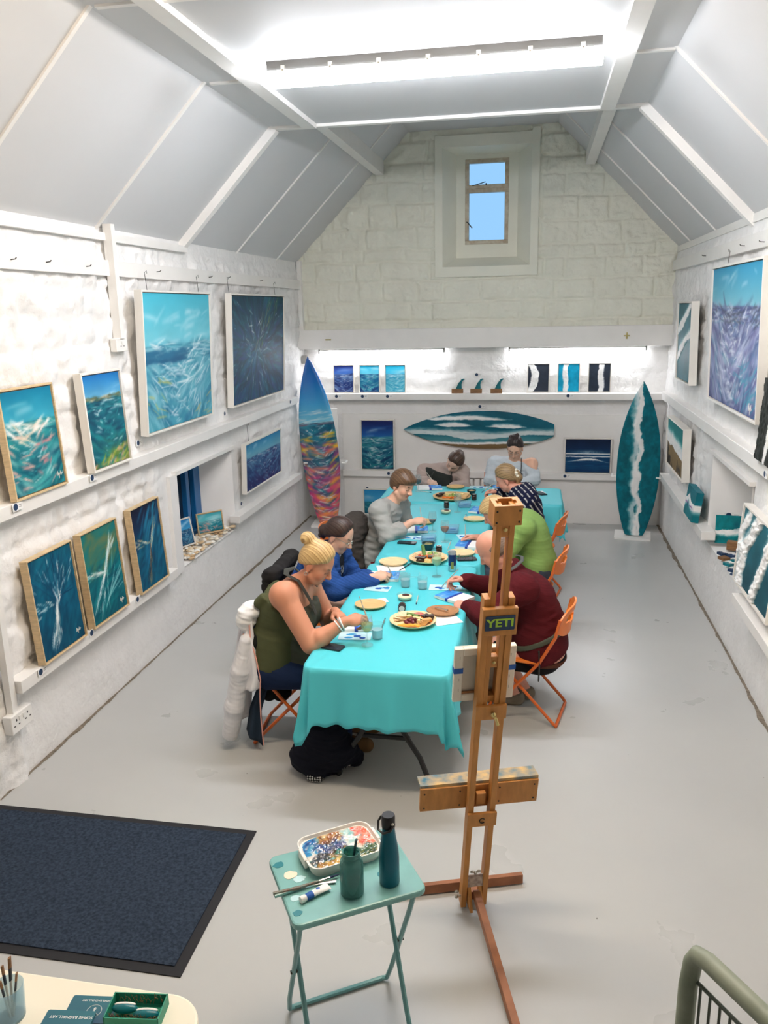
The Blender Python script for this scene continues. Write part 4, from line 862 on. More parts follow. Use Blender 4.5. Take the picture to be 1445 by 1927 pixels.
# ------------------------------------------------------------------ tables, cloths, chairs
ZT = 0.745
def folding_table(label, x0, x1, y0, y1, long_axis='y'):
    cx, cy = (x0+x1)/2, (y0+y1)/2; L = (y1-y0) if long_axis == 'y' else (x1-x0); W = (x1-x0) if long_axis == 'y' else (y1-y0)
    t = thing('folding_table', label, 'table', (cx, cy, 0), 0 if long_axis == 'y' else PI/2)
    obj('tabletop', MB().prism(rrect(W-0.02, L-0.02, 0.05), 0.70, 0.735), MT['white'], t, smooth=False, bevel=0.006)
    for s in (-1, 1):
        y = s*(L/2-0.24)
        for k in (-1, 1):
            pts = [(k*0.07, y, 0.70), (k*0.07, y, 0.42), (k*0.085, y+s*0.02, 0.32), (k*0.14, y+s*0.045, 0.24), (k*0.21, y+s*0.06, 0.14), (k*0.265, y+s*0.075, 0.0)]
            obj('leg', MB().tube(pts, 0.016, 8), MT['black_metal'], t)
        obj('crossbar', MB().tube([(-0.15, y+s*0.04, 0.245), (0.15, y+s*0.04, 0.245)], 0.014, 8), MT['black_metal'], t)
    return t
def tablecloth(label, x0, x1, y0, y1, hang, seed, corner=0.16, flare=0.035):
    """hang = (x0 side, x1 side, y0 side, y1 side) drop in metres"""
    rg = random.Random(seed); cx, cy = (x0+x1)/2, (y0+y1)/2; W, L = x1-x0, y1-y0
    r = 0.055; per = []
    def seg(a, b, n, nrm, h): 
        for k in range(n):
            t = k/n; per.append((a[0]+(b[0]-a[0])*t, a[1]+(b[1]-a[1])*t, nrm[0], nrm[1], h, 0))
    def arc(ox, oy, a0, h0, h1, n=16):
        for k in range(n):
            t = k/n; a = math.radians(a0+90*t); per.append((ox+r*math.cos(a), oy+r*math.sin(a), math.cos(a), math.sin(a), h0+(h1-h0)*t, math.sin(PI*t)))
    hx0, hx1, hy0, hy1 = hang
    seg((x0+r, y0), (x1-r, y0), 44, (0, -1), hy0); arc(x1-r, y0+r, -90, hy0, hx1)
    seg((x1, y0+r), (x1, y1-r), 80, (1, 0), hx1); arc(x1-r, y1-r, 0, hx1, hy1)
    seg((x1-r, y1), (x0+r, y1), 44, (0, 1), hy1); arc(x0+r, y1-r, 90, hy1, hx0)
    seg((x0, y1-r), (x0, y0+r), 80, (-1, 0), hx0); arc(x0+r, y0+r, 180, hx0, hy0)
    n = len(per); m = MB(); rows = []
    ph = [rg.uniform(0, 6.28) for _ in range(6)]
    def fold(i, t):
        s = i/n*2*PI
        return (0.010*math.sin(s*23+ph[0])+0.007*math.sin(s*41+ph[1])+0.012*math.sin(s*11+ph[2]))*t
    for k in (0.02, 0.35, 0.7, 0.93): rows.append([(cx+(p[0]-cx)*k, cy+(p[1]-cy)*k, ZT+0.0012*math.sin(i*0.5+ph[3])*k*0.5) for i, p in enumerate(per)])
    rows.append([(p[0]-p[2]*0.012, p[1]-p[3]*0.012, ZT) for p in per]); rows.append([(p[0]+p[2]*0.002, p[1]+p[3]*0.002, ZT-0.004) for p in per])
    NS = 14
    for j in range(1, NS+1):
        t = j/NS; row = []
        for i, p in enumerate(per):
            cr = p[5]
            # corner cloth falls lower, juts outwards in two pleats
            h = p[4]+corner*cr*(0.75+0.25*math.sin(i*1.3))
            jut = flare*t*(1-0.5*cr)+fold(i, t)+cr*(0.03+0.055*math.sin(i*0.9+ph[4]))*t**1.2*(corner/0.16)
            row.append((p[0]+p[2]*(0.005+jut), p[1]+p[3]*(0.005+jut), ZT-0.01-h*t*(1-0.05*cr*t)+0.006*math.sin(i*0.9+ph[5])*t))
        rows.append(row)
    vs = [q for row in rows for q in row]; fs = []
    for j in range(len(rows)-1):
        for i in range(n): fs.append((j*n+i, j*n+(i+1) % n, (j+1)*n+(i+1) % n, (j+1)*n+i))
    fs.append(tuple(range(n))); fs = [tuple(reversed(f)) for f in fs]
    m.add([(a-cx, b-cy, c-ZT) for a, b, c in vs], fs)
    o = solo('tablecloth', m, MT['cloth_teal'], label, 'tablecloth', (cx, cy, ZT), 0, angle=75)
    md = o.modifiers.new('thick', 'SOLIDIFY'); md.thickness = 0.0012; md.offset = -1
    return o
TX0, TX1 = -1.205, -0.412
folding_table('folding table nearest the camera, black legs under the turquoise cloth', TX0+0.01, TX1-0.01, 3.87, 5.70)
folding_table('middle folding table hidden under its turquoise cloth', TX0+0.03, TX1+0.01, 5.76, 7.62)
folding_table('folding table set crosswise at the far end under turquoise cloth', -1.53, 0.25, 7.72, 8.44, 'x')
tablecloth('turquoise plastic tablecloth on the nearest table, corner drooping', TX0, TX1, 3.855, 5.71, (0.30, 0.30, 0.31, 0.08), 3)
tablecloth('turquoise plastic tablecloth on the middle table', TX0+0.02, TX1+0.025, 5.755, 7.63, (0.28, 0.30, 0.10, 0.06), 7, corner=0.05, flare=0.02)
tablecloth('turquoise plastic tablecloth on the crosswise far table', -1.54, 0.26, 7.71, 8.455, (0.28, 0.28, 0.28, 0.28), 11, corner=0.10)

def folding_chair(label, x, y, face, group=None):
    """orange folding chair facing local +y; origin on the floor under the seat"""
    t = thing('folding_chair', label, 'chair', (x, y, 0), face-PI/2)
    seat = obj('seat', MB().prism(rrect(0.41, 0.38, 0.07), 0.425, 0.445), MT['orange'], t, bevel=0.006, smooth=False)
    # backrest: curved plate with an oval slot
    m = MB(); nx, nz = 29, 15; U = np.linspace(-1, 1, nx); V = np.linspace(0, 1, nz)
    ids = {}; fr = []; bk = []
    for j, v in enumerate(V):
        for i, u in enumerate(U):
            edge = 0.022*(1-math.sqrt(max(0, 1-min(1, abs(u))**6)))
            zz = 0.60+0.19*v+(0.5-v)*0.05*(abs(u)**4)*2
            xx = 0.205*u*(1-0.06*(1-v)); yy = -0.235-0.05*(1-u*u)-0.03*v
            fr.append((xx, yy+0.006, zz)); bk.append((xx, yy-0.006, zz))
    o = nx*nz; fs = []; keep = np.ones((nz-1, nx-1), bool)
    for j in range(nz-1):
        for i in range(nx-1):
            u = (U[i]+U[i+1])/2; v = (V[j]+V[j+1])/2
            if (abs(u)/0.62)**4+((v-0.62)/0.16)**4 < 1: keep[j, i] = False
    for j in range(nz-1):
        for i in range(nx-1):
            if not keep[j, i]: continue
            a, b, c, d = j*nx+i, j*nx+i+1, (j+1)*nx+i+1, (j+1)*nx+i
            fs.append((d, c, b, a)); fs.append((o+a, o+b, o+c, o+d))
            for (jj, ii, e) in ((j-1, i, (a, b)), (j+1, i, (c, d)), (j, i-1, (d, a)), (j, i+1, (b, c))):
                if jj < 0 or ii < 0 or jj >= nz-1 or ii >= nx-1 or not keep[jj, ii]: fs.append((e[0], e[1], o+e[1], o+e[0]))
    m.add(fr+bk, fs); obj('backrest', m, MT['orange'], t, angle=50)
    for s in (-1, 1):
        obj('leg', MB().tube([(s*0.205, -0.262, 0.74), (s*0.205, -0.235, 0.62), (s*0.205, -0.14, 0.44), (s*0.205, 0.20, 0.03), (s*0.195, 0.215, 0.012)], 0.0105, 8), MT['orange_metal'], t, label='orange front leg running up to the backrest')
        obj('leg', MB().tube([(s*0.182, 0.16, 0.42), (s*0.182, 0.10, 0.38), (s*0.182, -0.235, 0.03), (s*0.172, -0.25, 0.012)], 0.0105, 8), MT['orange_metal'], t, label='orange rear leg')
    obj('floor_bar', MB().tube([(-0.195, 0.215, 0.012), (0.195, 0.215, 0.012)], 0.0105, 8), MT['orange_metal'], t)
    obj('floor_bar', MB().tube([(-0.172, -0.25, 0.012), (0.172, -0.25, 0.012)], 0.0105, 8), MT['orange_metal'], t)
    return t
folding_chair('orange folding chair under the man in the maroon fleece', -0.045, 4.98, PI-0.2)
folding_chair('orange folding chair under the person in the lime green top', -0.05, 6.18, PI-0.2)
folding_chair('orange folding chair under the person in the navy striped top', -0.02, 7.28, PI-0.2)
folding_chair('orange folding chair with the white jacket hung on it, under the blonde person in olive', -1.425, 4.47, 0.05)
folding_chair('orange folding chair under the person in the blue cardigan', -1.55, 5.40, 0)
folding_chair('orange folding chair under the person in the grey sweatshirt', -1.52, 6.62, 0)
folding_chair('orange folding chair under the person in the beige jumper', -1.0, 9.0, -PI/2)
folding_chair('orange folding chair behind the person in the off-shoulder top', -0.37, 9.03, -PI/2)

# ------------------------------------------------------------------ easel, seen from behind
E0 = np.array([-0.228, 3.103, 0.0]); eth = 0.3213; TILT = 0.1968; ROLLE = 0.006
ea = thing('easel', 'tall beech studio easel seen from behind, right of the tables', 'easel', E0, eth)
# local frame: x across, y away from the camera; the mast leans back towards the camera (-y)
def ep(x, s, o=0.0):    # point at height s along the mast, o proud of it towards the painter's side (+y)
    return (x+math.sin(ROLLE)*s, -math.sin(TILT)*s+math.cos(TILT)*o, 0.035+math.cos(TILT)*s+math.sin(TILT)*o)
mup = (0, math.cos(TILT), math.sin(TILT))
def mast_bar(nm, x, s0, s1, w, d, o=0.0, mt='easel', **kw):
    return obj(nm, MB().beam(ep(x, s0, o), ep(x, s1, o), w, d, up=mup), MT[mt], ea, smooth=False, bevel=0.002, **kw)
ML = 1.95
for s in (-1, 1):
    mast_bar('outer_post', s*0.046, -0.02, 1.575, 0.024, 0.046)
    mast_bar('sliding_post', s*0.0235, 1.09, ML-0.01, 0.020, 0.042, 0.002)
def block(nm, s0, s1, w, d, o, mt='easel'): return mast_bar(nm, 0, s0, s1, w, d, o, mt)
m = MB()
for (xa, xb, oa, ob) in ((-0.05, 0.05, -0.037, -0.026), (-0.05, 0.05, 0.026, 0.037), (-0.05, -0.036, -0.026, 0.026), (0.036, 0.05, -0.026, 0.026), (-0.036, -0.026, -0.026, -0.013), (0.026, 0.036, -0.026, -0.013), (-0.036, -0.026, 0.013, 0.026), (0.026, 0.036, 0.013, 0.026)):
    A_, B_ = ep((xa+xb)/2, ML-0.075, (oa+ob)/2), ep((xa+xb)/2, ML, (oa+ob)/2); m.beam(A_, B_, xb-xa, ob-oa, up=mup)
obj('cap', m, MT['easel'], ea, smooth=False)
def stud(nm, x, s, o, r=0.006, mt='brass'):
    p = ep(x, s, o); obj(nm, MB().ball(p, (r, r*0.5, r), 10), MT[mt], ea)
for x in (-0.04, 0.04):
    for s in (ML-0.062, ML-0.02): stud('screw', x, s, -0.038, 0.004, 'nail')
block('spacer', ML-0.13, ML-0.075, 0.03, 0.03, 0.0); stud('bolt', 0, ML-0.10, -0.018, 0.008)
block('spacer', 1.265, 1.315, 0.03, 0.03, 0.0); stud('bolt', 0, 1.29, -0.018, 0.007)
block('spacer', 1.10, 1.13, 0.03, 0.03, 0.006)
pl = block('badge_plate', 1.43, 1.545, 0.132, 0.022, -0.036)
Mb = Matrix(((1, 0, 0, 0), (0, math.sin(TILT)*-1, -math.cos(TILT), 0), (0, math.cos(TILT), -math.sin(TILT), 0), (0, 0, 0, 1)))
pc = Vector(ep(0, 1.487, -0.0485)); Mt = Matrix.Translation(pc) @ Mb
obj('badge', MB().prism(rrect(0.111, 0.062, 0.004), 0, 0.002, Mt), MT['navy'], pl, smooth=False, label='dark blue badge')
MT['lime'] = mat('lime_letters', (164, 204, 62), 0.5)
obj('lettering', text_mb('YETI', 0.047, Mt @ Matrix.Translation((0, 0, 0.0028)) @ Matrix.Scale(1.12, 4, (1, 0, 0)), 0.0006, bold=0.0014), MT['lime'], pl, smooth=False, label='lime green capital letters')
block('clamp_block', 1.035, 1.10, 0.122, 0.014, -0.030)
obj('wing_bolt', MB().ball(ep(0.005, 1.07, -0.05), 0.011, 10).tube([ep(0.005, 1.07, -0.03), ep(0.012, 1.06, -0.066), ep(0.020, 1.035, -0.070)], 0.006, 8), MT['brass'], ea)
lg = mast_bar('ledge', 0, 0.525, 0.645, 0.505, 0.020, 0.035)
MT['tray_paint'] = mat('paint_stained_tray', (206, 168, 104), 0.55, var=(16, 0.2), col2=(36, 104, 126))
obj('tray', MB().beam(ep(-0.252, 0.645, 0.07), ep(0.252, 0.645, 0.07), 0.075, 0.012, up=(0, 0, 1)), MT['tray_paint'], lg, smooth=False)
block('ledge_clamp', 0.475, 0.545, 0.125, 0.014, -0.031); p = ep(0, 0.51, -0.040)
block('ledge_block', 0.56, 0.62, 0.04, 0.02, 0.01)
obj('ring_bolt', MB().tube([(p[0]+0.011*math.cos(a), p[1], p[2]+0.011*math.sin(a)) for a in np.linspace(0.6, 5.6, 12)], 0.0025, 6), MT['nail'], ea)
for x in (-0.235, -0.085, 0.085, 0.235):
    for s in (0.545, 0.62): stud('screw', x, s, 0.024, 0.004, 'nail')
obj('crossbar', MB().beam((-0.33, 0.105, 0.03), (0.262, 0.105, 0.03), 0.024, 0.046), MT['easel_dark'], ea, smooth=False, bevel=0.002)
obj('base_block', MB().box(-0.03, 0.03, 0.0, 0.10, 0.03, 0.07), MT['easel_dark'], ea, smooth=False)
obj('rear_leg', MB().beam((0.008, -0.035, 0.09), (-0.005, -0.76, 0.02), 0.030, 0.042), MT['easel_dark'], ea, smooth=False, bevel=0.002)
for s in (-1, 1): obj('rear_bracket', MB().prism([(-0.05, 0), (0.02, 0), (0.02, 0.11), (-0.01, 0.10)], s*0.024-0.006, s*0.024+0.006, Matrix(((0, 0, 1, 0), (1, 0, 0, -0.03), (0, 1, 0, 0.03), (0, 0, 0, 1)))), MT['easel'], ea, smooth=False)
MT['splat_metal'] = mat('paint_flecked_metal', (200, 186, 170), 0.4, 0.4, var=(60, 0.3), col2=(150, 130, 120))
obj('hinge_plate', MB().box(-0.034, 0.034, -0.04, -0.034, 0.13, 0.19), MT['splat_metal'], ea, smooth=False)
def wing(nm, c, ax):
    m = MB().ball(c, 0.008, 8)
    for s in (-1, 1): m.ball((c[0]+s*0.014*ax[0], c[1], c[2]+s*0.014*ax[2]+0.008), (0.011, 0.003, 0.008), 8)
    obj(nm, m, MT['metal'], ea)
wing('wing_nut', (0.0, -0.048, 0.205), (1, 0, 0)); wing('wing_nut', (-0.075, -0.012, 0.07), (0, 0, 1))
obj('threaded_rod', MB().tube([(-0.08, -0.012, 0.07), (-0.05, -0.012, 0.07)], 0.005, 6), MT['metal'], ea)
# ------------------------------------------------------------------ things on the tables
def P2(px, py, z=ZT+0.0015): return onz(px, py, z)
def oval_plate(label, px, py, rx, ry, mt, rot=0.0, group=None, z=None):
    q = P2(px, py) if z is None else onz(px, py, z); r = 1.0
    prof = [(0.0, 0.002), (0.6, 0.002), (0.78, 0.006), (0.95, 0.018), (1.0, 0.020), (1.0, 0.016), (0.97, 0.013), (0.80, 0.001), (0.62, 0.0), (0.0, 0.0)]
    m = MB().lathe([(a, b) for a, b in reversed(prof)], 32, sx=rx, sy=ry)
    return solo('plate', m, MT[mt], label, 'plate', q, rot, group=group, angle=60)
oval_plate('oval palm-leaf plate before the blonde person in olive', 697, 1141, 0.102, 0.088, 'palm')
oval_plate('brown palm-leaf plate with a fork, before the man in maroon', 833, 1153, 0.102, 0.088, 'palm_dark')
oval_plate('pale palm-leaf plate before the person in the blue cardigan', 740, 1060, 0.108, 0.098, 'palm_pale')
oval_plate('palm-leaf plate under the hand of the person in the grey sweatshirt', 797, 984, 0.10, 0.09, 'palm')
oval_plate('palm-leaf plate beside the spectacles, before the person in lime green', 868, 1043, 0.105, 0.09, 'palm_pale')
oval_plate('palm-leaf plate with a cutout rim left of the person in navy stripes', 893, 979, 0.10, 0.085, 'palm_pale')
oval_plate('palm-leaf plate on the crosswise table before the person in the beige jumper', 857, 918, 0.095, 0.085, 'palm')
oval_plate('palm-leaf plate at the elbow of the person in the off-shoulder top', 984, 921, 0.095, 0.08, 'palm_pale')
def napkin(label, px, py, w, h, rot):
    solo('napkin', MB().box(-w/2, w/2, -h/2, h/2, 0, 0.0012), MT['paper'], label, 'napkin', P2(px, py, ZT+0.001), rot, smooth=False, group='white paper napkins')
napkin('white napkin in front of the brown palm-leaf plate', 838, 1166, 0.17, 0.16, 0.5); napkin('white napkin under the pale plate by the blue cardigan', 735, 1069, 0.20, 0.15, 0.3)
napkin('white napkin behind the oval plate of the blonde person', 712, 1131, 0.12, 0.08, 0.5); napkin('white napkin under the plate of the off-shoulder painter', 1008, 927, 0.18, 0.12, 0.3)
solo('fork', MB().tube([(-0.07, 0, 0.012), (-0.02, 0, 0.014), (0.03, 0, 0.012)], [0.005, 0.004, 0.008], 6, flat=0.4), MT['metal'], 'silver fork lying on the brown palm-leaf plate', 'fork', P2(835, 1150, ZT+0.006), -0.5)
# ---- little canvases being painted
def art_board(label, px, py, w, h, rot, left=True, seed=0, z=0.0, blue=(60, 140, 220)):
    r = thing('art_canvas', label, 'canvas', P2(px, py, ZT+0.003+z), rot)
    p = PT(w, h, 0.006, seed=200+seed); p.im[:] = (242, 242, 240); u = p.U if left else 1-p.U
    p.mask(u < 0.46, blue); p.dabs(26, (0, 0.44, 0, 1) if left else (0.56, 1, 0, 1), [(40, 110, 205), (120, 190, 240), (70, 150, 225), (200, 225, 245)], (0.02, 0.05), (0.006, 0.014), 1.2, 0.3, (0.4, 0.8)); p.mask((u > 0.46), (242, 242, 240))
    X = (p.U-0.5)*w; Y = (p.V-0.5)*h; m = MB().grid(X, Y, np.full_like(X, 0.018), col=p.lin())
    obj('painted_face', m, MT['paint'], r, attr=True)
    obj('board', MB().box(-w/2, w/2, -h/2, h/2, 0, 0.0176), MT['white'], r, smooth=False)
    s = -1 if left else 1
    obj('masking_tape', MB().box(s*0.02*w-0.009-s*0.0, s*0.02*w+0.012, -h/2-0.001, h/2+0.001, -0.0005, 0.0188), MT['tape_ink'], r, smooth=False)
    return r
MT['tape_ink'] = mat('dark_blue_tape', (34, 64, 160), 0.5)
art_board('small half-painted canvas under the brush of the blonde person in olive', 668, 1180, 0.20, 0.15, 0.25, False, 1)
art_board('small half-painted canvas under the brush of the person in the blue cardigan', 722, 1087, 0.22, 0.17, 0.1, False, 2)
art_board('small canvas with blue right half before the person in the grey sweatshirt', 782, 998, 0.21, 0.17, 0.15, False, 3)
art_board('small canvas with bright blue half under the left fist of the man in maroon', 855, 1126, 0.21, 0.16, -0.6, True, 4)
art_board('small blue and white canvas before the person in lime green', 882, 1027, 0.19, 0.19, -0.12, True, 5)
art_board('small blue canvas before the person in navy stripes', 906, 962, 0.20, 0.20, -0.2, True, 6)
art_board('small canvas with dark blue edge before the person in the beige jumper', 808, 919, 0.26, 0.17, 0.2, False, 7)
art_board('small canvas before the person in the off-shoulder top', 945, 919, 0.2, 0.14, 0.0, True, 8)
def palette_sheet(label, px, py, w, h, rot, seed):
    r = thing('palette_sheet', label, 'palette', P2(px, py, ZT+0.0015), rot)
    obj('sheet', MB().box(-w/2, w/2, -h/2, h/2, 0, 0.001), MT['sheet'], r, smooth=False)
    rg = random.Random(seed)
    for k in range(5):
        m = MB().ball((rg.uniform(-w*0.25, w*0.4), rg.uniform(-h*0.25, h*0.25), 0.001), (rg.uniform(0.012, 0.03), rg.uniform(0.008, 0.016), 0.004), 10)
        obj('paint_blob', m, MT['blob_a' if k % 2 else 'blob_b'], r)
MT['sheet'] = mat('pale_palette_film', (196, 232, 240), 0.35); MT['blob_a'] = mat('ultramarine_paint', (26, 84, 178), 0.25); MT['blob_b'] = mat('sky_blue_paint', (60, 160, 220), 0.25)
palette_sheet('palette sheet with blue blobs beside the black phone nearest the camera', 668, 1197, 0.19, 0.11, 0.1, 1)
palette_sheet('palette sheet with blue smears right of the blue cardigan', 711, 1107, 0.17, 0.12, -0.1, 2)
palette_sheet('palette sheet with blue smears near the grey sweatshirt', 772, 1012, 0.24, 0.10, -0.05, 3)
palette_sheet('palette sheet with blue blots under the brush of the man in maroon', 838, 1106, 0.22, 0.11, 0.05, 4)
palette_sheet('palette sheet before the person in navy stripes', 903, 917, 0.22, 0.12, 0.0, 5)
palette_sheet('palette sheet near the hand of the person in lime green', 877, 1010, 0.14, 0.14, 0.3, 6)
# ---- glasses
def wine_glass(label, px, py, wine=None, fill=0.5, s=1.0):
    r = thing('wine_glass', label, 'glass', P2(px, py))
    o = [(0.034, 0.0), (0.034, 0.003), (0.008, 0.008), (0.0045, 0.02), (0.0045, 0.068), (0.012, 0.078), (0.030, 0.098), (0.036, 0.122), (0.034, 0.150), (0.030, 0.178)]
    i = [(0.0285, 0.178), (0.0325, 0.150), (0.0345, 0.122), (0.0285, 0.099), (0.012, 0.0815), (0.0, 0.080)]
    obj('glass_bowl', MB().lathe([(a*s, b*s) for a, b in o+i], 24), MT['glass'], r, angle=50)
    if wine:
        zf = 0.082+fill*0.09; prof = [(0.0, 0.0815), (0.011, 0.083)]
        for z, rr in ((0.0995, 0.0272), (0.122, 0.0332), (0.15, 0.0315), (0.178, 0.0275)):
            if z < zf: prof.append((rr, z))
        prof += [(float(np.interp(zf, [0.0835, 0.0995, 0.122, 0.15, 0.178], [0.011, 0.0272, 0.0332, 0.0315, 0.0275])), zf), (0.0, zf)]
        obj('wine', MB().lathe([(a*s, b*s) for a, b in prof], 24), MT[wine], r)
    return r
MT['white_wine'] = clear('pale_wine', (236, 238, 190), (206, 204, 130), 0.22); MT['red_wine'] = mat('red_wine', (52, 10, 24), 0.05)
MT['rose_wine'] = clear('rose_wine', (226, 170, 130), (196, 128, 96), 0.45); MT['cloudy'] = clear('cloudy_green_drink', (226, 240, 200), (206, 230, 176), 0.75); MT['rinse'] = clear('cloudy_rinse_water', (220, 240, 244), (196, 228, 234), 0.55)
wine_glass('wine glass with pale white wine beside the near tumbler', 691, 1214, 'white_wine', 0.55)
wine_glass('wine glass of cloudy green drink by the middle food board', 822, 1085, 'cloudy', 0.62)
wine_glass('wine glass of rose wine behind the olive bowl', 837, 1020, 'rose_wine', 0.5)
wine_glass('wine glass of red wine before the grey sweatshirt', 814, 1001, 'red_wine', 0.3)
wine_glass('empty wine glass near the far food board', 861, 964, None)
wine_glass('wine glass of red wine on the crosswise table beside the beige jumper', 787, 925, 'red_wine', 0.45)
r = thing('wine_glass', 'empty glass lying on its side left of the middle food board', 'glass', M=TM(P2(790, 1086, ZT+0.036), 0.4) @ Matrix.Rotation(-1.45, 4, 'Y'))
obj('glass_bowl', MB().lathe([(0.034, 0.0), (0.034, 0.003), (0.006, 0.008), (0.0045, 0.068), (0.030, 0.098), (0.036, 0.122), (0.030, 0.178), (0.0285, 0.178), (0.0345, 0.122), (0.0285, 0.099), (0.0, 0.080)], 24), MT['glass'], r, angle=50)
def tumbler(label, px, py, liquid=None, h=0.10, rad=0.036, fill=0.6, mt='glass'):
    r = thing('tumbler', label, 'glass', P2(px, py))
    obj('glass_wall', MB().lathe([(rad*0.86, 0), (rad, h), (rad*0.95, h), (rad*0.8, 0.006), (0, 0.006)], 24), MT[mt], r, angle=50)
    if liquid: obj('water', MB().lathe([(0, 0.007), (rad*0.79, 0.007), (rad*(0.79+0.13*fill), h*fill), (0, h*fill)], 24), MT[liquid], r, angle=50)
tumbler('clear tumbler of rinse water behind the nearest wine glass', 710, 1201, 'rinse', 0.095)
tumbler('patterned tumbler of pale water, left of the middle pair', 763, 1104, 'rinse', 0.092)
tumbler('plain tumbler of pale water, right of the middle pair', 795, 1108, 'rinse', 0.085)
tumbler('low glass of blue water on the crosswise table left end', 773, 923, 'rinse', 0.06, 0.03)
def tub(label, px, py, w, d, h, rot):
    r = thing('water_tub', label, 'tub', P2(px, py), rot)
    o = rrect(w, d, 0.02, 4); b = rrect(w*0.85, d*0.82, 0.018, 4); n = len(o); i = rrect(w-0.006, d-0.006, 0.018, 4); bi = rrect(w*0.83, d*0.8, 0.016, 4)
    vs = [(x, y, 0) for x, y in b]+[(x, y, h) for x, y in o]+[(x, y, h) for x, y in i]+[(x, y, 0.004) for x, y in bi]
    fs = [tuple(range(n-1, -1, -1))]+[(k*n+q, k*n+(q+1) % n, (k+1)*n+(q+1) % n, (k+1)*n+q) for k in range(3) for q in range(n)]+[tuple(3*n+q for q in range(n))]
    obj('tub_wall', MB().add(vs, fs), MT['plastic_clear'], r, angle=50)
    obj('water', MB().prism(rrect(w*0.86, d*0.83, 0.016, 4), 0.006, h*0.55), MT['tub_water'], r, smooth=False)
    obj('paint_smear', MB().ball((w*0.1, -d*0.42, h*0.8), (w*0.25, 0.003, h*0.12), 10).ball((-w*0.36, 0, h*0.85), (0.003, d*0.3, h*0.1), 10), MT['blob_a'], r)
MT['tub_water'] = clear('blue_rinse_water', (200, 228, 242), (150, 206, 236), 0.6)
tub('clear plastic tub of blue rinse water right of the red wine', 850, 1001, 0.125, 0.14, 0.05, 0.05); tub('plastic tub of blue water behind the olive bowl', 806, 1019, 0.13, 0.13, 0.05, 0.2); tub('clear tub with water beside the empty wine glass', 874, 953, 0.13, 0.13, 0.045, 0.1)
# ---- jars, bowls, can, phones
def phone(label, px, py, rot, w=0.075, l=0.155):
    r = thing('mobile_phone', label, 'phone', P2(px, py), rot)
    obj('body', MB().prism(rrect(w, l, 0.012), 0, 0.009), MT['black'], r, smooth=False, bevel=0.002); obj('screen', MB().prism(rrect(w-0.008, l-0.008, 0.009), 0.009, 0.0095), MT['dark_glass'], r, smooth=False)
phone('black phone lying nearest the camera on the near table', 622, 1218, PI/2-0.25); phone('black phone in front of the person in the grey sweatshirt', 766, 1022, PI/2-0.1)
phone('dark phone case under the spectacles', 878, 1053, PI/2+0.25, 0.08, 0.15); phone('black phone on the right end of the crosswise table', 1017, 929, 0.5)
def dip_pot(label, px, py):
    r = thing('dip_pot', label, 'pot', P2(px, py))
    obj('glass_dish', MB().lathe([(0.04, 0), (0.055, 0.036), (0.052, 0.036), (0.037, 0.004), (0, 0.004)], 24), MT['glass'], r, angle=50)
    obj('dip', MB().lathe([(0, 0.005), (0.037, 0.006), (0.047, 0.024), (0.03, 0.028), (0, 0.03)], 20), MT['dip'], r)
    obj('chutney', MB().ball((0.005, 0.004, 0.03), (0.026, 0.02, 0.008), 10), MT['chutney'], r)
MT['dip'] = mat('cream_dip', (238, 226, 182), 0.5); MT['chutney'] = mat('dark_chutney', (74, 34, 26), 0.35)
dip_pot('glass dish of cream dip with dark chutney on the near table', 762, 1128); dip_pot('glass dish of cream dip with chutney before the far food board', 839, 966)
def preserve_jar(label, px, py, lying=False, rot=0.0):
    M = TM(P2(px, py), rot)
    if lying: M = TM(P2(px, py, ZT+0.026), rot) @ Matrix.Rotation(PI/2, 4, 'X')
    r = thing('preserve_jar', label, 'jar', M=M)
    obj('jar_glass', MB().lathe([(0.022, 0), (0.025, 0.004), (0.025, 0.042), (0.02, 0.048), (0, 0.048)], 20), MT['jam'], r)
    obj('lid', MB().lathe([(0.0, 0.0601), (0.023, 0.06), (0.024, 0.048), (0, 0.048)][::-1], 20), MT['black'], r, angle=50)
    obj('lid_ring', MB().lathe([(0.012, 0.0605), (0.018, 0.0605), (0.018, 0.062), (0.012, 0.062), (0.012, 0.0605)], 20), MT['paper'], r, angle=50)
MT['jam'] = mat('dark_jam_jar', (54, 36, 30), 0.1, spec=0.6)
preserve_jar('small dark jar with a round white ring label lying by the near dip dish', 757, 1139, True, 0.1); preserve_jar('small dark jar beside the olive bowl', 826, 1041); preserve_jar('small dark jar standing behind the far dip dish', 840, 956); preserve_jar('small dark jar at the right end of the far food board', 892, 941)
def bowl(label, px, py, fillm, n, rad, s=1.0):
    r = thing('snack_bowl', label, 'bowl', P2(px, py))
    obj('bowl_wall', MB().lathe([(0.03*s, 0), (0.055*s, 0.055*s), (0.052*s, 0.055*s), (0.028*s, 0.005), (0, 0.005)], 24), MT['bowl_dark'], r, angle=50)
    rg = random.Random(4); m = MB()
    for k in range(n):
        a = rg.uniform(0, 6.28); d = rg.uniform(0, 0.04*s); m.ball((d*math.cos(a), d*math.sin(a), 0.040*s+rg.uniform(0, 0.008)), (rad, rad*0.85, rad*0.85), 8)
    tag(obj('contents', m, MT[fillm], r), kind='stuff')
MT['bowl_dark'] = mat('dark_teal_bowl', (18, 56, 60), 0.3); MT['olive'] = mat('green_olive', (150, 146, 96), 0.3)
bowl('dark bowl of green olives behind the middle food board', 806, 1034, 'olive', 26, 0.009); bowl('dark basket of nuts at the right of the far food board', 887, 931, 'palm', 26, 0.008, 0.9)
r = thing('drink_can', 'blue and silver drink can by the right edge of the near table', 'can', P2(851, 1074))
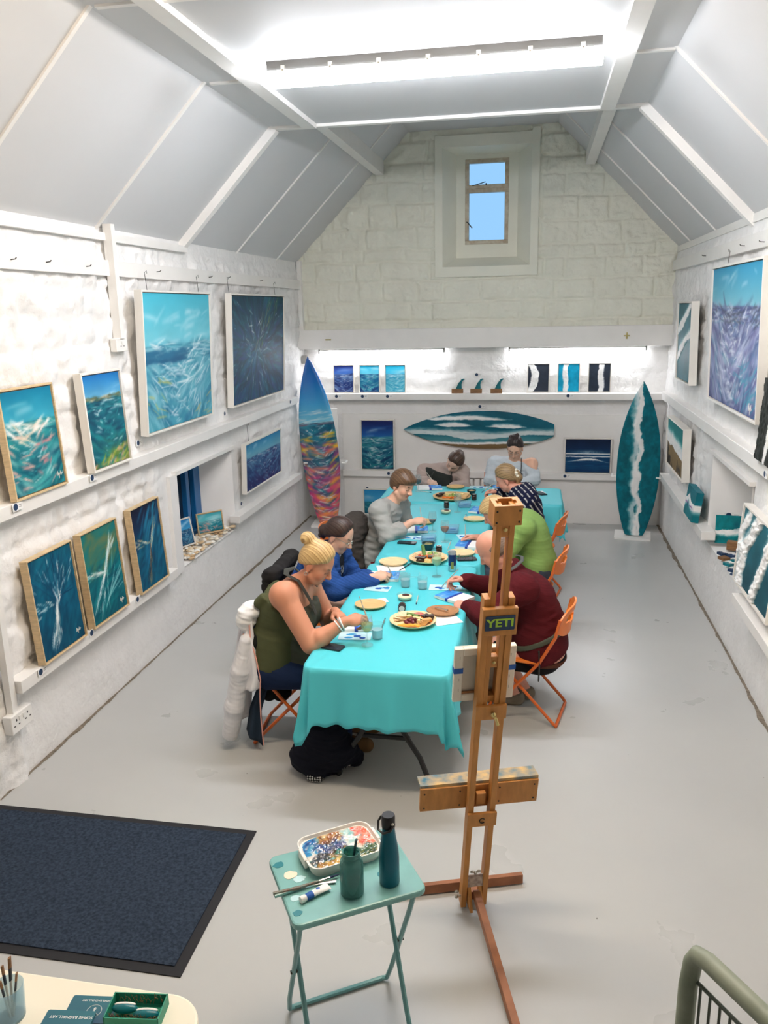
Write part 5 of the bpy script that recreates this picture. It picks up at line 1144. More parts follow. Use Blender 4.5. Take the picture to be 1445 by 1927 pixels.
obj('can_body', MB().lathe([(0.024, 0), (0.0285, 0.006), (0.0285, 0.142), (0.0245, 0.152), (0.0235, 0.1525), (0.022, 0.149), (0, 0.149)], 24), MT['can'] if 'can' in MT else MT.setdefault('can', mat('silver_blue_can', (190, 196, 200), 0.3, 0.7)), r, angle=40)
MT['can_blue'] = mat('dark_blue_can_print', (26, 52, 104), 0.3, 0.3); MT['can_lime'] = mat('olive_can_panel', (140, 142, 70), 0.4)
obj('blue_band', MB().lathe([(0.0288, 0.045), (0.029, 0.046), (0.029, 0.125), (0.0288, 0.126)], 24), MT['can_blue'], r); m = MB()
for k in range(6):
    a0 = -PI/2+0.1+(k-3)*0.12; a1 = a0+0.12; m.add([(0.0293*math.cos(a), 0.0293*math.sin(a), z) for a, z in ((a0, 0.02), (a1, 0.02), (a1, 0.075), (a0, 0.075))], [(0, 1, 2, 3)])
obj('panel', m, MT['can_lime'], r); obj('pull_tab', MB().ball((0.004, 0, 0.152), (0.011, 0.007, 0.0015), 10), MT['metal'], r)
# spectacles on the phone
def spectacles_mb(M, R=0.02, gap=0.009, arm=0.11):
    m = MB()
    for s in (-1, 1):
        m.tube([tuple(M @ Vector((s*(R+gap)+R*math.cos(a), 0, R*0.8*math.sin(a)))) for a in np.linspace(0, 2*PI, 17)[:-1]], 0.0018, 5, closed=True)
        m.tube([tuple(M @ Vector(q)) for q in ((s*(2*R+gap), 0, 0.004), (s*(2*R+gap+0.003), arm*0.75, 0.004), (s*(2*R+gap+0.002), arm, -0.02))], 0.0016, 5)
    return m.tube([tuple(M @ Vector(q)) for q in ((-gap, 0, 0.004), (0, 0, 0.008), (gap, 0, 0.004))], 0.0016, 5)
MT['tortoise'] = mat('brown_spectacle_frame', (84, 56, 40), 0.3)
solo('spectacles', spectacles_mb(Matrix.Identity(4)), MT['tortoise'], 'brown spectacles resting on the phone case at the table edge', 'spectacles', P2(878, 1050, ZT+0.030), 0.15)
# ---- food boards
def board(label, px, py, R, mt='palm_pale'):
    q = P2(px, py); return solo('serving_plate', MB().lathe([(0, 0.0), (R*0.6, 0.0), (R*0.8, 0.004), (R, 0.022), (R, 0.026), (R*0.97, 0.025), (R*0.78, 0.009), (R*0.6, 0.006), (0, 0.006)], 36), MT[mt], label, 'plate', q, 0, angle=60), q
FOOD = dict(grape_red=((116, 46, 54), 0.25), grape_green=((150, 178, 84), 0.25), cheese=((246, 226, 160), 0.5), cheddar=((240, 170, 60), 0.5), cracker=((222, 188, 134), 0.7), choc=((52, 34, 28), 0.35), carrot=((238, 128, 36), 0.5), cuke=((96, 134, 60), 0.4), ham=((206, 120, 110), 0.45), wrap=((236, 208, 166), 0.7), tomato=((190, 40, 30), 0.25), biscuit=((206, 160, 100), 0.7))
for k, (c, rr) in FOOD.items(): MT[k] = mat(k, c, rr, var=(60, 0.12))
CNT = {}
def food(nm, cat, mb, mt, q, dx, dy, dz, rot, label, group):
    return solo(nm, mb, MT[mt], label, cat, (q[0]+dx, q[1]+dy, q[2]+dz), rot, group=group, bevel=0.0)
def box_mb(w, d, h): return MB().box(-w/2, w/2, -d/2, d/2, 0, h)
def grapes(q, dx, dy, mt, label, seed, n=14):
    r = thing('grape_bunch', label, 'grapes', (q[0]+dx, q[1]+dy, q[2]+0.008)); rg = random.Random(seed)
    for k in range(n):
        a = rg.uniform(0, 6.28); d = 0.038*math.sqrt(rg.random()); obj('grape', MB().ball((d*math.cos(a), d*math.sin(a), 0.010+max(0, 0.02*(1-d/0.038))+rg.uniform(0, 0.004)), (0.0115, 0.011, 0.0115), 10), MT[mt], r)
    obj('stalk', MB().tube([(0, 0, 0.03), (0.01, 0.015, 0.042), (0.03, 0.02, 0.04)], 0.002, 5), MT['cuke'], r)
def cuke_stick(): return MB().prism([(-0.05, -0.012), (0.05, -0.010), (0.055, 0.010), (-0.045, 0.012)], 0, 0.022)
o, q = board('round serving plate of food nearest the camera', 777, 1172, 0.142); g = ' on the nearest food plate'
grapes(q, -0.005, -0.03, 'grape_red', 'bunch of red grapes in the middle of the nearest food plate', 1, 18)
for k, (dx, dy, rot) in enumerate(((0.075, 0.03, 0.5), (0.092, 0.015, 0.45), (0.07, 0.055, 0.9), (0.098, 0.04, 0.3))): food('chocolate_piece', 'chocolate', box_mb(0.05, 0.035, 0.009), 'choc', q, dx, dy, 0.012+0.006*k, rot, 'dark chocolate square'+g, 'chocolate squares'+g)
for k in range(6): food('flatbread', 'bread', MB().prism([(-0.045, -0.02), (0.045, -0.025), (0.03, 0.03), (-0.04, 0.025)], 0, 0.004), 'wrap', q, -0.085+0.008*(k % 3), 0.02+0.014*(k//2), 0.010+0.005*k, 0.5+0.25*k, 'folded flatbread triangle'+g, 'flatbread'+g)
food('cucumber_stick', 'cucumber', cuke_stick(), 'cuke', q, -0.02, 0.06, 0.012, -0.35, 'large green cucumber stick'+g, None)
food('ham_slice', 'ham', MB().ball((0, 0, 0.012), (0.035, 0.022, 0.012), 12), 'ham', q, 0.02, 0.09, 0.010, 0.4, 'rolled slice of pink ham'+g, None)
for k, (dx, dy) in enumerate(((0.01, 0.035), (0.03, 0.03), (0.095, -0.01))): food('carrot_stick', 'carrot', box_mb(0.05, 0.012, 0.011), 'carrot', q, dx, dy, 0.014, 0.1+0.3*k, 'orange carrot stick'+g, 'carrot sticks'+g)
for k, (dx, dy) in enumerate(((0.035, 0.005), (0.055, -0.012), (-0.03, 0.035), (0.045, -0.03), (0.012, 0.02))): food('cheese_cube', 'cheese', box_mb(0.026, 0.026, 0.022), 'cheese', q, dx, dy, 0.012, 0.4*k, 'pale cheese cube'+g, 'cheese cubes'+g)
for k in range(5): food('biscuit', 'biscuit', MB().prism(rrect(0.06, 0.03, 0.008, 3), 0, 0.006), 'biscuit', q, 0.055+0.008*k, -0.055+0.008*k, 0.010+0.006*k, 0.5, 'ridged brown biscuit'+g, 'biscuits'+g)
for k in range(4): food('cheddar_slice', 'cheese', box_mb(0.045, 0.022, 0.008), 'cheddar', q, -0.055+0.03*k, -0.085-0.006*(k % 2), 0.012+0.002*k, 0.5-0.35*k, 'yellow cheddar slice'+g, 'cheddar slices'+g)
o, q = board('round serving plate of food in the middle of the tables', 806, 1054, 0.148); g = ' on the middle food plate'
grapes(q, 0.02, 0.075, 'grape_green', 'bunch of green grapes on the middle food plate', 2, 18)
cu = food('cucumber_stick', 'cucumber', cuke_stick(), 'cuke', q, -0.05, 0.075, 0.04, 1.9, 'long cucumber wedge propped up'+g, None); cu.rotation_euler = (0.2, -0.75, 1.9)
for k in range(5): food('flatbread', 'bread', MB().prism([(-0.045, -0.02), (0.045, -0.025), (0.03, 0.03), (-0.04, 0.025)], 0, 0.004), 'wrap', q, -0.095+0.006*k, 0.03+0.012*k, 0.012+0.005*k, 0.2*k, 'flatbread triangle'+g, 'flatbread'+g)
for k, (dx, dy) in enumerate(((-0.06, -0.06), (-0.045, -0.075), (-0.07, -0.04), (-0.03, -0.06), (0.02, -0.05))): food('chocolate_piece', 'chocolate', box_mb(0.045, 0.032, 0.010), 'choc', q, dx, dy, 0.012+0.007*k, 0.4*k, 'dark chocolate piece'+g, 'chocolate pieces'+g)
for k, (dx, dy) in enumerate(((-0.045, 0.005), (-0.03, -0.005), (-0.055, -0.012), (-0.02, 0.015), (-0.07, 0.02))): food('cherry_tomato', 'tomato', MB().ball((0, 0, 0.012), 0.012, 10), 'tomato', q, dx, dy, 0.012, 0, 'red cherry tomato'+g, 'cherry tomatoes'+g)
for k, (dx, dy) in enumerate(((0.0, -0.015), (0.015, 0.0), (-0.01, 0.02), (0.02, 0.02))): food('carrot_stick', 'carrot', box_mb(0.05, 0.012, 0.011), 'carrot', q, dx, dy, 0.014+0.004*k, 0.5*k, 'orange carrot stick'+g, 'carrot sticks'+g)
for k, (dx, dy) in enumerate(((0.06, 0.03), (0.075, 0.05), (0.05, 0.05), (0.0, -0.085), (0.02, -0.095))): food('cheese_cube', 'cheese', box_mb(0.026, 0.026, 0.022), 'cheese', q, dx, dy, 0.012, 0.4*k, 'pale cheese cube'+g, 'cheese cubes'+g)
for k in range(5): food('cracker', 'cracker', MB().lathe([(0, 0), (0.027, 0), (0.028, 0.003), (0.027, 0.006), (0, 0.006)], 16), 'cracker', q, 0.10-0.004*k, 0.0-0.02*k+0.03, 0.014+0.005*k, 0, 'round cracker'+g, 'crackers'+g)
o, q = board('round serving plate of food on the far side near the empty wine glass', 850, 937, 0.19, 'palm'); g = ' on the far food plate'
grapes(q, 0.01, 0.0, 'grape_green', 'bunch of green grapes on the far food plate', 3, 14)
for k in range(5): food('chocolate_piece', 'chocolate', box_mb(0.05, 0.04, 0.012), 'choc', q, -0.14+0.012*k, 0.03-0.02*(k % 3), 0.014+0.006*k, 0.4*k, 'dark chocolate piece'+g, 'chocolate pieces'+g)
for k in range(5): food('cheese_wedge', 'cheese', MB().prism([(-0.03, -0.02), (0.035, 0), (-0.03, 0.02)], 0, 0.022), 'cheese', q, -0.07+0.045*k, 0.06-0.03*(k % 2), 0.014, 0.8*k, 'pale cheese wedge'+g, 'cheese wedges'+g)
for k in range(5): food('cracker', 'cracker', MB().lathe([(0, 0), (0.03, 0), (0.031, 0.003), (0.03, 0.006), (0, 0.006)], 16), 'cracker', q, 0.12+0.006*k, -0.03+0.02*k, 0.014+0.006*k, 0, 'round cracker'+g, 'crackers'+g)
for k in range(4): food('carrot_stick', 'carrot', box_mb(0.055, 0.012, 0.011), 'carrot', q, -0.06+0.03*k, -0.06, 0.014, 0.4*k, 'orange carrot stick'+g, 'carrot sticks'+g)
# ---- brushes lying about and held
MT['brush_handle'] = mat('pale_brush_handle', (206, 200, 186), 0.35); MT['ferrule'] = mat('brush_ferrule', (180, 180, 176), 0.25, 1.0); MT['bristle'] = mat('dark_blue_bristle', (24, 40, 84), 0.7); MT['brush_dark'] = mat('dark_brush_handle', (38, 40, 48), 0.35)
def brush(label, tip, end, handle='brush_handle', r0=0.0042, tipm='bristle'):
    a, b = np.array(tip, float), np.array(end, float); d = b-a; L = np.linalg.norm(d); d = d/L
    r = thing('paint_brush', label, 'brush', a); f = lambda t: tuple(d*L*t)
    obj('bristles', MB().tube([f(0.0), f(0.04), f(0.10)], [0.001, r0*0.95, r0*0.9], 8), MT[tipm], r)
    obj('ferrule', MB().tube([f(0.10), f(0.22)], r0*0.9, 8), MT['ferrule'], r)
    obj('handle', MB().tube([f(0.22), f(0.35), f(0.6), f(1.0)], [r0*0.9, r0*1.25, r0*0.9, r0*0.5], 8), MT[handle], r)
def tbl(px, py, z=ZT+0.006): return onz(px, py, z)
brush('paint brush lying right of the near dip dish', tbl(783, 1137), tbl(787, 1120)); brush('paint brush lying beyond the nearest tumbler', tbl(725, 1163), tbl(718, 1182), 'ferrule')
brush('dark paint brush lying between blue cardigan and pale plate', tbl(778, 1057), tbl(752, 1073), 'brush_dark'); brush('paint brush lying behind the rose wine glass', tbl(849, 1017), tbl(842, 1034)); brush('paint brush lying left of the striped painter plate', tbl(877, 967), tbl(872, 980)); brush('paint brush lying on the crosswise table by the red wine', tbl(812, 927), tbl(792, 924))

# ------------------------------------------------------------------ mini canvas on the easel
Me = ea.matrix_world.copy() if False else TM(E0, eth)
r = thing('stretched_canvas', 'small stretched canvas seen from behind with blue tape, on the easel', 'canvas', M=Me @ Matrix.Translation(Vector(ep(-0.02, 1.085, 0.045))) @ Matrix.Rotation(TILT, 4, 'X'))
cw, chh = 0.1185, 0.245
obj('cloth_front', MB().box(-cw, cw, 0.0, 0.004, 0, chh), MT['canvas'], r, smooth=False)
m = MB().box(-cw-0.002, -cw+0.032, -0.02, 0.0, 0, chh).box(cw-0.032, cw+0.002, -0.02, 0.0, 0, chh).box(-cw+0.032, cw-0.032, -0.02, 0, 0, 0.032).box(-cw+0.032, cw-0.032, -0.02, 0, chh-0.032, chh); obj('stretcher', m, MT['canvas'], r, smooth=False, bevel=0.003)
obj('wood_edge', MB().box(-cw+0.032, cw-0.032, -0.012, -0.006, 0.032, 0.039), MT['palm_dark'], r, smooth=False)
for s in (-1, 1): obj('masking_tape', MB().box(min(s*(cw-0.033), s*(cw+0.0035)), max(s*(cw-0.033), s*(cw+0.0035)), -0.0215, 0.005, 0.135, 0.158), MT['tape_blue'], r, smooth=False)
for s in (-1, 1):
    for z in (0.05, 0.1, 0.2): obj('staple', MB().box(s*0.10-0.001, s*0.10+0.001, -0.022, -0.02, z, z+0.012), MT['metal'], r, smooth=False)

# ------------------------------------------------------------------ tray table with paints
zt = 0.66; c = [onz(*q, zt) for q in ((503, 1612), (548, 1742), (798, 1670), (742, 1560))]; cc = sum(c)/4; ang = math.atan2(*(c[2]-c[1])[[1, 0]])
TW, TD = 0.475, 0.375
tt = thing('tray_table', 'small pale teal folding tray table in the foreground', 'table', (cc[0], cc[1], 0), ang)
obj('tabletop', MB().prism(rrect(TW, TD, 0.03), 0.635, zt), MT['teal_enamel'], tt, bevel=0.007, smooth=False)
MT['splash_w'] = mat('cream_paint_splash', (240, 226, 200), 0.4); MT['splash_b'] = mat('pale_blue_splash', (190, 226, 230), 0.4); MT['splash_t'] = mat('teal_paint_splash', (10, 120, 130), 0.4)
rg = random.Random(12)
def splash(x, y, r, mt, lab):
    pts = [(x+r*(1+0.18*rg.uniform(-1, 1))*math.cos(a), y+r*0.8*(1+0.18*rg.uniform(-1, 1))*math.sin(a)) for a in np.linspace(0, 2*PI, 15)[:-1]]
    obj('paint_splash', MB().prism(pts, zt+0.0002, zt+0.0012), MT[mt], tt, smooth=False, label=lab)
for x, y, r_, mt, lab in ((-0.185, 0.06, 0.026, 'splash_w', 'cream paint splash'), (-0.16, 0.03, 0.022, 'splash_b', 'pale blue paint splash'), (-0.20, -0.06, 0.018, 'splash_b', 'pale blue paint splash'), (-0.21, 0.13, 0.02, 'splash_t', 'teal paint splash'), (-0.21, -0.13, 0.016, 'splash_t', 'teal paint splash'), (0.12, -0.06, 0.02, 'splash_t', 'teal paint splash'), (0.18, 0.06, 0.012, 'splash_b', 'pale blue paint splash'), (0.19, 0.02, 0.008, 'splash_b', 'pale blue paint splash')): splash(x, y, r_, mt, lab)
for s in (-1, 1):
    x = s*0.205; x2 = s*0.185
    obj('leg', MB().tube([(x, -0.15, 0.635), (x, -0.10, 0.52), (x, 0.10, 0.10), (x*0.97, 0.135, 0.02), (x*0.88, 0.145, 0.012)], 0.0095, 8), MT['teal_dark'], tt)
    obj('leg', MB().tube([(x2, 0.15, 0.635), (x2, 0.10, 0.52), (x2, -0.10, 0.10), (x2, -0.15, 0.012)], 0.0095, 8), MT['teal_dark'], tt)
    obj('pivot', MB().tube([(x-0.015*s, -0.0, 0.31), (x+0.012*s, -0.0, 0.31)], 0.007, 8), MT['nail'], tt)
obj('floor_bar', MB().tube([(-0.185, 0.145, 0.012), (0.185, 0.145, 0.012)], 0.0095, 8), MT['teal_dark'], tt)
obj('floor_bar', MB().tube([(-0.185, -0.15, 0.012), (0.185, -0.15, 0.012)], 0.0095, 8), MT['teal_dark'], tt)
def tray(px, py, z=zt): return onz(px, py, z)
# palette box heaped with paint
q = tray(640, 1607); pr = thing('palette_box', 'white clip-lid palette box crusted with mixed oil paint', 'palette', (q[0], q[1], zt), ang+0.06)
bw, bd, bh = 0.285, 0.20, 0.042
o = rrect(bw, bd, 0.045, 6); b = rrect(bw*0.9, bd*0.88, 0.04, 6); n = len(o)
vs = [(x, y, 0) for x, y in b]+[(x, y, bh) for x, y in o]+[(x*0.97, y*0.96, bh) for x, y in o]+[(x*0.94, y*0.93, bh-0.012) for x, y in o]
fs = [tuple(range(n-1, -1, -1))]+[(k*n+j, k*n+(j+1) % n, (k+1)*n+(j+1) % n, (k+1)*n+j) for k in range(3) for j in range(n)]+[tuple(3*n+j for j in range(n))]
obj('box', MB().add(vs, fs), MT['frame_white'], pr, angle=40)
p = PT(bw*0.94, bd*0.92, 0.003, seed=90); p.im[:] = (220, 214, 200)
zones = [((0.0, 0.3, 0.5, 1.0), [(0, 90, 160), (0, 120, 190), (20, 60, 130), (80, 170, 200)]), ((0.25, 0.6, 0.3, 0.75), [(20, 30, 70), (40, 60, 120), (110, 100, 150), (10, 60, 110)]), ((0.05, 0.3, 0.05, 0.4), [(30, 36, 40), (60, 60, 66), (16, 70, 70)]), ((0.3, 0.6, 0.02, 0.35), [(0, 150, 130), (0, 110, 110), (190, 140, 60), (120, 90, 40)]), ((0.28, 0.65, 0.7, 1.0), [(140, 70, 30), (230, 210, 150), (110, 60, 30), (200, 150, 80)]), ((0.6, 0.85, 0.35, 0.9), [(236, 240, 236), (190, 226, 224), (140, 200, 200), (240, 236, 220)]), ((0.78, 1.0, 0.3, 1.0), [(236, 90, 50), (240, 130, 110), (226, 70, 60), (244, 170, 150)]), ((0.6, 1.0, 0.0, 0.3), [(60, 90, 50), (20, 80, 90), (150, 130, 60), (40, 60, 60)]), ((0.1, 0.5, 0.0, 0.14), [(200, 150, 60), (120, 80, 30), (230, 190, 110)])]
for box_, cols in zones: p.dabs(60, box_, cols, (0.008, 0.026), (0.004, 0.011), 0.3, 1.2, (0.6, 1.0))
rx = p.U*2-1; ry = p.V*2-1; inside = (np.abs(rx)**5+np.abs(ry)**5) < 0.92
X = rx*bw*0.465; Y = ry*bd*0.455; Z = bh-0.011+0.020*(fbm(p.ny, p.nx, 12, 16, 3)-0.25)*np.clip(1.15-(np.abs(rx)**5+np.abs(ry)**5), 0, 1)
ce = inside[:-1, :-1] & inside[1:, 1:] & inside[1:, :-1] & inside[:-1, 1:]
obj('mixed_paint', MB().grid(X, Y, Z, ce, col=p.lin()), MT['gloss_paint'], pr, attr=True, angle=80)
for s in (-1, 1): obj('clip', MB().box(s*bw/2-0.006, s*bw/2+0.006, -0.035, 0.035, 0.01, bh+0.004), MT['frame_white'], pr, smooth=False, bevel=0.003)
# jar with brush
q = tray(663, 1680); jr = thing('glass_jar', 'teal-stained screw-top glass jar of murky paint water', 'jar', (q[0], q[1], zt))
MT['jar'] = clear('teal_stained_glass', (170, 212, 208), (104, 166, 162), 0.42, 0.08); MT['murk'] = mat('murky_teal_water', (40, 112, 112), 0.25)
R_ = 0.041; H_ = 0.165
obj('jar_glass', MB().lathe([(R_*0.88, 0), (R_, 0.008), (R_, 0.115), (R_*0.93, 0.130), (R_*0.72, 0.140), (R_*0.72, 0.146), (R_*0.76, 0.148), (R_*0.72, 0.152), (R_*0.72, H_), (R_*0.66, H_), (R_*0.66, 0.138), (R_*0.93, 0.115), (R_*0.93, 0.010), (0, 0.010)], 32), MT['jar'], jr, angle=50)
obj('water', MB().lathe([(0, 0.011), (R_*0.92, 0.011), (R_*0.92, 0.095), (0, 0.095)], 32), MT['murk'], jr, angle=50)
a0 = np.array([q[0]-0.012, q[1], zt+0.03]); d0 = np.array([0.030, 0.01, 0.175])
b_ = thing('paint_brush', 'dark flat brush standing in the teal-stained jar', 'brush', a0)
obj('handle', MB().tube([(0, 0, 0), tuple(d0*0.62)], 0.004, 8), MT['ferrule'], b_); obj('bristles', MB().tube([tuple(d0*0.62), tuple(d0*0.78), tuple(d0)], [0.006, 0.009, 0.0085], 8, flat=0.5), MT['bowl_dark'], b_)
# bottle
q = tray(733, 1660); bt = thing('water_bottle', 'teal steel water bottle with black loop lid', 'bottle', (q[0], q[1], zt)); rb = 0.035
obj('body', MB().lathe([(rb*0.92, 0), (rb, 0.006), (rb, 0.105), (rb*0.93, 0.14), (rb*0.72, 0.185), (rb*0.64, 0.21), (rb*0.62, 0.222), (0, 0.222)], 36), MT['bottle'], bt, angle=40)
obj('lid', MB().lathe([(rb*0.66, 0.222), (rb*0.68, 0.226), (rb*0.68, 0.262), (rb*0.6, 0.268), (0, 0.268)], 32), MT['black'], bt, angle=40)
lp = [(-rb*0.7*math.cos(a)-0.004-0.012*math.sin(a), -0.02*math.sin(a)*0.3-0.022*math.cos(a)*0, 0.245-0.034*math.sin(a)) for a in np.linspace(0, PI, 12)]
obj('carry_loop', MB().tube([(rb*0.66, -0.014, 0.243), (0.012, -0.03, 0.225), (-0.014, -0.028, 0.212), (-0.034, -0.012, 0.216), (-0.036, 0.006, 0.236), (-0.026, 0.012, 0.252)], 0.0042, 8), MT['black'], bt)
obj('rivet', MB().ball((rb*0.5, -rb*0.52, 0.243), (0.006, 0.004, 0.006), 10), MT['metal'], bt)
# paint tube and knife, brush
q = tray(590, 1687); pt_ = thing('paint_tube', 'white and blue paint tube lying on the tray table', 'tube', (q[0], q[1], zt+0.012), ang-0.05+0.35)
def tube_rows(rows):
    m = MB(); vs = []; n = 14
    for x, a, b in rows: vs += [(x, a*math.cos(2*PI*k/n), b*math.sin(2*PI*k/n)) for k in range(n)]
    return m.add(vs, [(i*n+k, i*n+(k+1) % n, (i+1)*n+(k+1) % n, (i+1)*n+k) for i in range(len(rows)-1) for k in range(n)]+[tuple(range(n-1, -1, -1)), tuple((len(rows)-1)*n+k for k in range(n))])
obj('body', tube_rows([(-0.018, 0.012, 0.010), (0.02, 0.015, 0.009), (0.05, 0.018, 0.004), (0.062, 0.019, 0.0015)]), MT['paper'], pt_, angle=50); obj('blue_band', tube_rows([(-0.030, 0.009, 0.009), (-0.026, 0.0125, 0.0115), (-0.004, 0.0135, 0.011)]), MT['tape_blue'], pt_, angle=50)
obj('cap', tube_rows([(-0.052, 0.0115, 0.0115), (-0.050, 0.0125, 0.0125), (-0.034, 0.012, 0.012), (-0.030, 0.010, 0.010)]), MT['white'], pt_, angle=40); obj('blue_smudge', MB().ball((0.02, 0.002, 0.0085), (0.009, 0.006, 0.0015), 10), MT['blob_a'], pt_)
def traypt(px, py, h=0.008): return onz(px, py, zt+h)
a, b, c_ = traypt(517, 1687), traypt(575, 1666), traypt(632, 1657); r = thing('palette_knife', 'palette knife with blue-stained handle lying on the tray edge', 'knife', (0, 0, 0))
obj('handle', MB().tube([a, a*0.5+b*0.5, b], [0.006, 0.007, 0.0045], 8), MT['teal_enamel'], r); obj('blade', MB().tube([b, b*0.6+c_*0.4, c_], [0.0025, 0.006, 0.008], 6, flat=0.15), MT['metal'], r)
a, b, c_ = traypt(514, 1682, 0.014), traypt(560, 1671, 0.012), traypt(640, 1645, 0.012); r = thing('paint_brush', 'long brush with red-brown stained handle lying beside the palette box', 'brush', (0, 0, 0))
obj('handle', MB().tube([a, b, b*0.5+c_*0.5], [0.006, 0.0065, 0.004], 8), MT['choc_handle'] if 'choc_handle' in MT else MT.setdefault('choc_handle', mat('stained_handle', (120, 74, 58), 0.5, var=(40, 0.4), col2=(110, 150, 140))), r); obj('ferrule', MB().tube([b*0.5+c_*0.5, b*0.25+c_*0.75], 0.004, 8), MT['ferrule'], r); obj('bristles', MB().tube([b*0.25+c_*0.75, c_], [0.0045, 0.001], 8), MT['bristle'], r)

# ------------------------------------------------------------------ door mat
m = MB().prism([(-0.74, -0.475), (0.745, -0.475), (0.735, 0.475), (-0.74, 0.475)], 0, 0.006); mt_ = thing('door_mat', 'large dark blue ribbed floor mat, lower left', 'mat', (-2.10, 2.98, 0.0), 0.0)
MT['mat_edge'] = mat('black_rubber', (30, 30, 34), 0.8); obj('rubber_edge', m, MT['mat_edge'], mt_, smooth=False)
MT['mat'] = mat('dark_blue_rib_carpet', (50, 60, 74), 0.95, spec=0.1, bump=(130, 0.9, 0.006), var=(70, 0.35))
obj('pile', MB().prism([(-0.70, -0.43), (0.70, -0.43), (0.695, 0.435), (-0.70, 0.435)], 0.006, 0.011), MT['mat'], mt_, smooth=False)
# ------------------------------------------------------------------ foreground table with cards, gift box, brush jar
ft = thing('side_table', 'round-cornered cream table at the bottom left edge', 'table', (-1.40, 1.38, 0)); 
MT['cream'] = mat('cream_tabletop', (240, 234, 214), 0.35)
obj('tabletop', MB().prism(rrect(1.10, 0.70, 0.11, 8), 0.72, 0.75), MT['cream'], ft, bevel=0.008, smooth=False)
for sx in (-1, 1):
    for sy in (-1, 1): obj('leg', MB().tube([(sx*0.45, sy*0.25, 0.72), (sx*0.47, sy*0.27, 0)], 0.018, 10), MT['cream'], ft)
def f_at(px, py): return onz(px, py, 0.751)
q = f_at(22, 1912); cup = thing('brush_pot', 'ribbed clear pot of brushes at the bottom left corner', 'pot', (q[0], q[1], 0.75))
prof = [(0.036, 0), (0.042, 0.10), (0.039, 0.10), (0.033, 0.004), (0, 0.004)]; m = MB().lathe(prof, 40); obj('ribbed_glass', m, MT['plastic_clear'], cup, angle=50)
for k, (dx, dy, h, w_, lab) in enumerate(((-0.01, 0.012, 0.13, 0.007, 'flat brush with brown bristles at the left in the brush pot'), (0.004, 0.006, 0.175, 0.008, 'tallest black brush in the brush pot'), (0.016, -0.004, 0.15, 0.006, 'black brush leaning right in the brush pot'), (0.004, -0.016, 0.14, 0.006, 'dark brush at the front of the brush pot'))):
    b_ = thing('paint_brush', lab, 'brush', (q[0]+dx*0.5, q[1]+dy*0.5, 0.757)); e = np.array([dx*2.2, dy*1.6, h])
    obj('handle', MB().tube([(0, 0, 0), tuple(e*0.6)], 0.0035, 8), MT['brush_handle'], b_); obj('ferrule', MB().tube([tuple(e*0.6), tuple(e*0.82)], w_*0.8, 8, flat=0.5), MT['brush_dark'], b_); obj('bristles', MB().tube([tuple(e*0.82), tuple(e)], w_*0.85, 8, flat=0.45), MT['wood_block'], b_)
MT['card_teal'] = mat('teal_to_navy_card', (24, 120, 128), 0.5, var=(2.2, 0.2), col2=(36, 52, 96))
def card_stack(label, px, py, rot, n, ring):
    q = f_at(px, py); r = thing('card_stack', label, 'cards', (q[0], q[1], 0.7505), rot)
    obj('cards', MB().prism(rrect(0.135, 0.088, 0.006), 0, 0.0006*n), MT['card_teal'], r, smooth=False); top = 0.0006*n+0.0004
    R2 = Matrix.Translation((0.006, 0.024 if ring else 0.018, top)) @ Matrix.Rotation(PI, 4, 'Z')
    obj('lettering', text_mb('SOPHIE BAGNALL ART', 0.0085 if ring else 0.0118, R2 @ Matrix.Translation((0, -0.004, 0)), 0.0002), MT['paper'], r, smooth=False)
    if ring:
        c = (0.010, -0.006, top); obj('emblem', MB().tube([(c[0]+0.020*math.cos(a), c[1]+0.020*math.sin(a), c[2]) for a in np.linspace(0, 2*PI, 33)[:-1]], 0.0008, 4, closed=True).tube([(c[0]-0.010*s_+0.005*math.sin(s_*5), c[1]+0.011*math.cos(s_*3.3), c[2]) for s_ in np.linspace(-1, 1, 22)], 0.0012, 4), MT['paper'], r)
card_stack('stack of teal cards with a ring emblem, behind the other stack', 172, 1901, 0.12, 7, True); card_stack('stack of teal printed cards at the bottom edge of the photo', 124, 1933, 0.12, 18, False)
q = f_at(258, 1912); gb = thing('gift_box', 'open teal box holding two glazed wave pieces and dry grass', 'box', (q[0], q[1], 0.7505), 0.12)
MT['box_teal'] = mat('teal_card_box', (40, 150, 122), 0.5); w_, d_, h_ = 0.15, 0.085, 0.035
obj('box', MB().box(-w_/2, w_/2, -d_/2, d_/2, 0, 0.003).box(-w_/2, w_/2, d_/2-0.003, d_/2, 0.003, h_).box(-w_/2, w_/2, -d_/2, -d_/2+0.003, 0.003, h_).box(-w_/2, -w_/2+0.003, -d_/2, d_/2, 0.003, h_).box(w_/2-0.003, w_/2, -d_/2, d_/2, 0.003, h_), MT['box_teal'], gb, smooth=False)
for s in (-1, 1):
    t_ = thing('glazed_piece', 'glazed teal wave piece with white crest, %s in the open teal box' % ('left' if s < 0 else 'right'), 'ornament', (q[0]+s*0.034, q[1]-0.005-s*0.004, 0.772), 0.15)
    obj('glaze', MB().ball((0, 0, 0), (0.036, 0.015, 0.012), 16), MT['wave_teal'], t_); obj('crest', MB().ball((0, 0.007, 0.007), (0.031, 0.006, 0.005), 12), MT['white'], t_)
rg = random.Random(3); m = MB()
for k in range(70):
    x, y = rg.uniform(-0.065, 0.065), rg.choice((rg.uniform(0.02, 0.036), rg.uniform(-0.036, -0.03))); a = rg.uniform(0, 6.28); l = rg.uniform(0.006, 0.02)
    m.tube([(x, y, 0.02), (x+l*math.cos(a)*0.5, y+l*math.sin(a)*0.3, 0.036+rg.uniform(-0.01, 0.008)), (x+l*math.cos(a), y+l*0.3*math.sin(a), 0.03+rg.uniform(-0.006, 0.014))], 0.0006, 4)
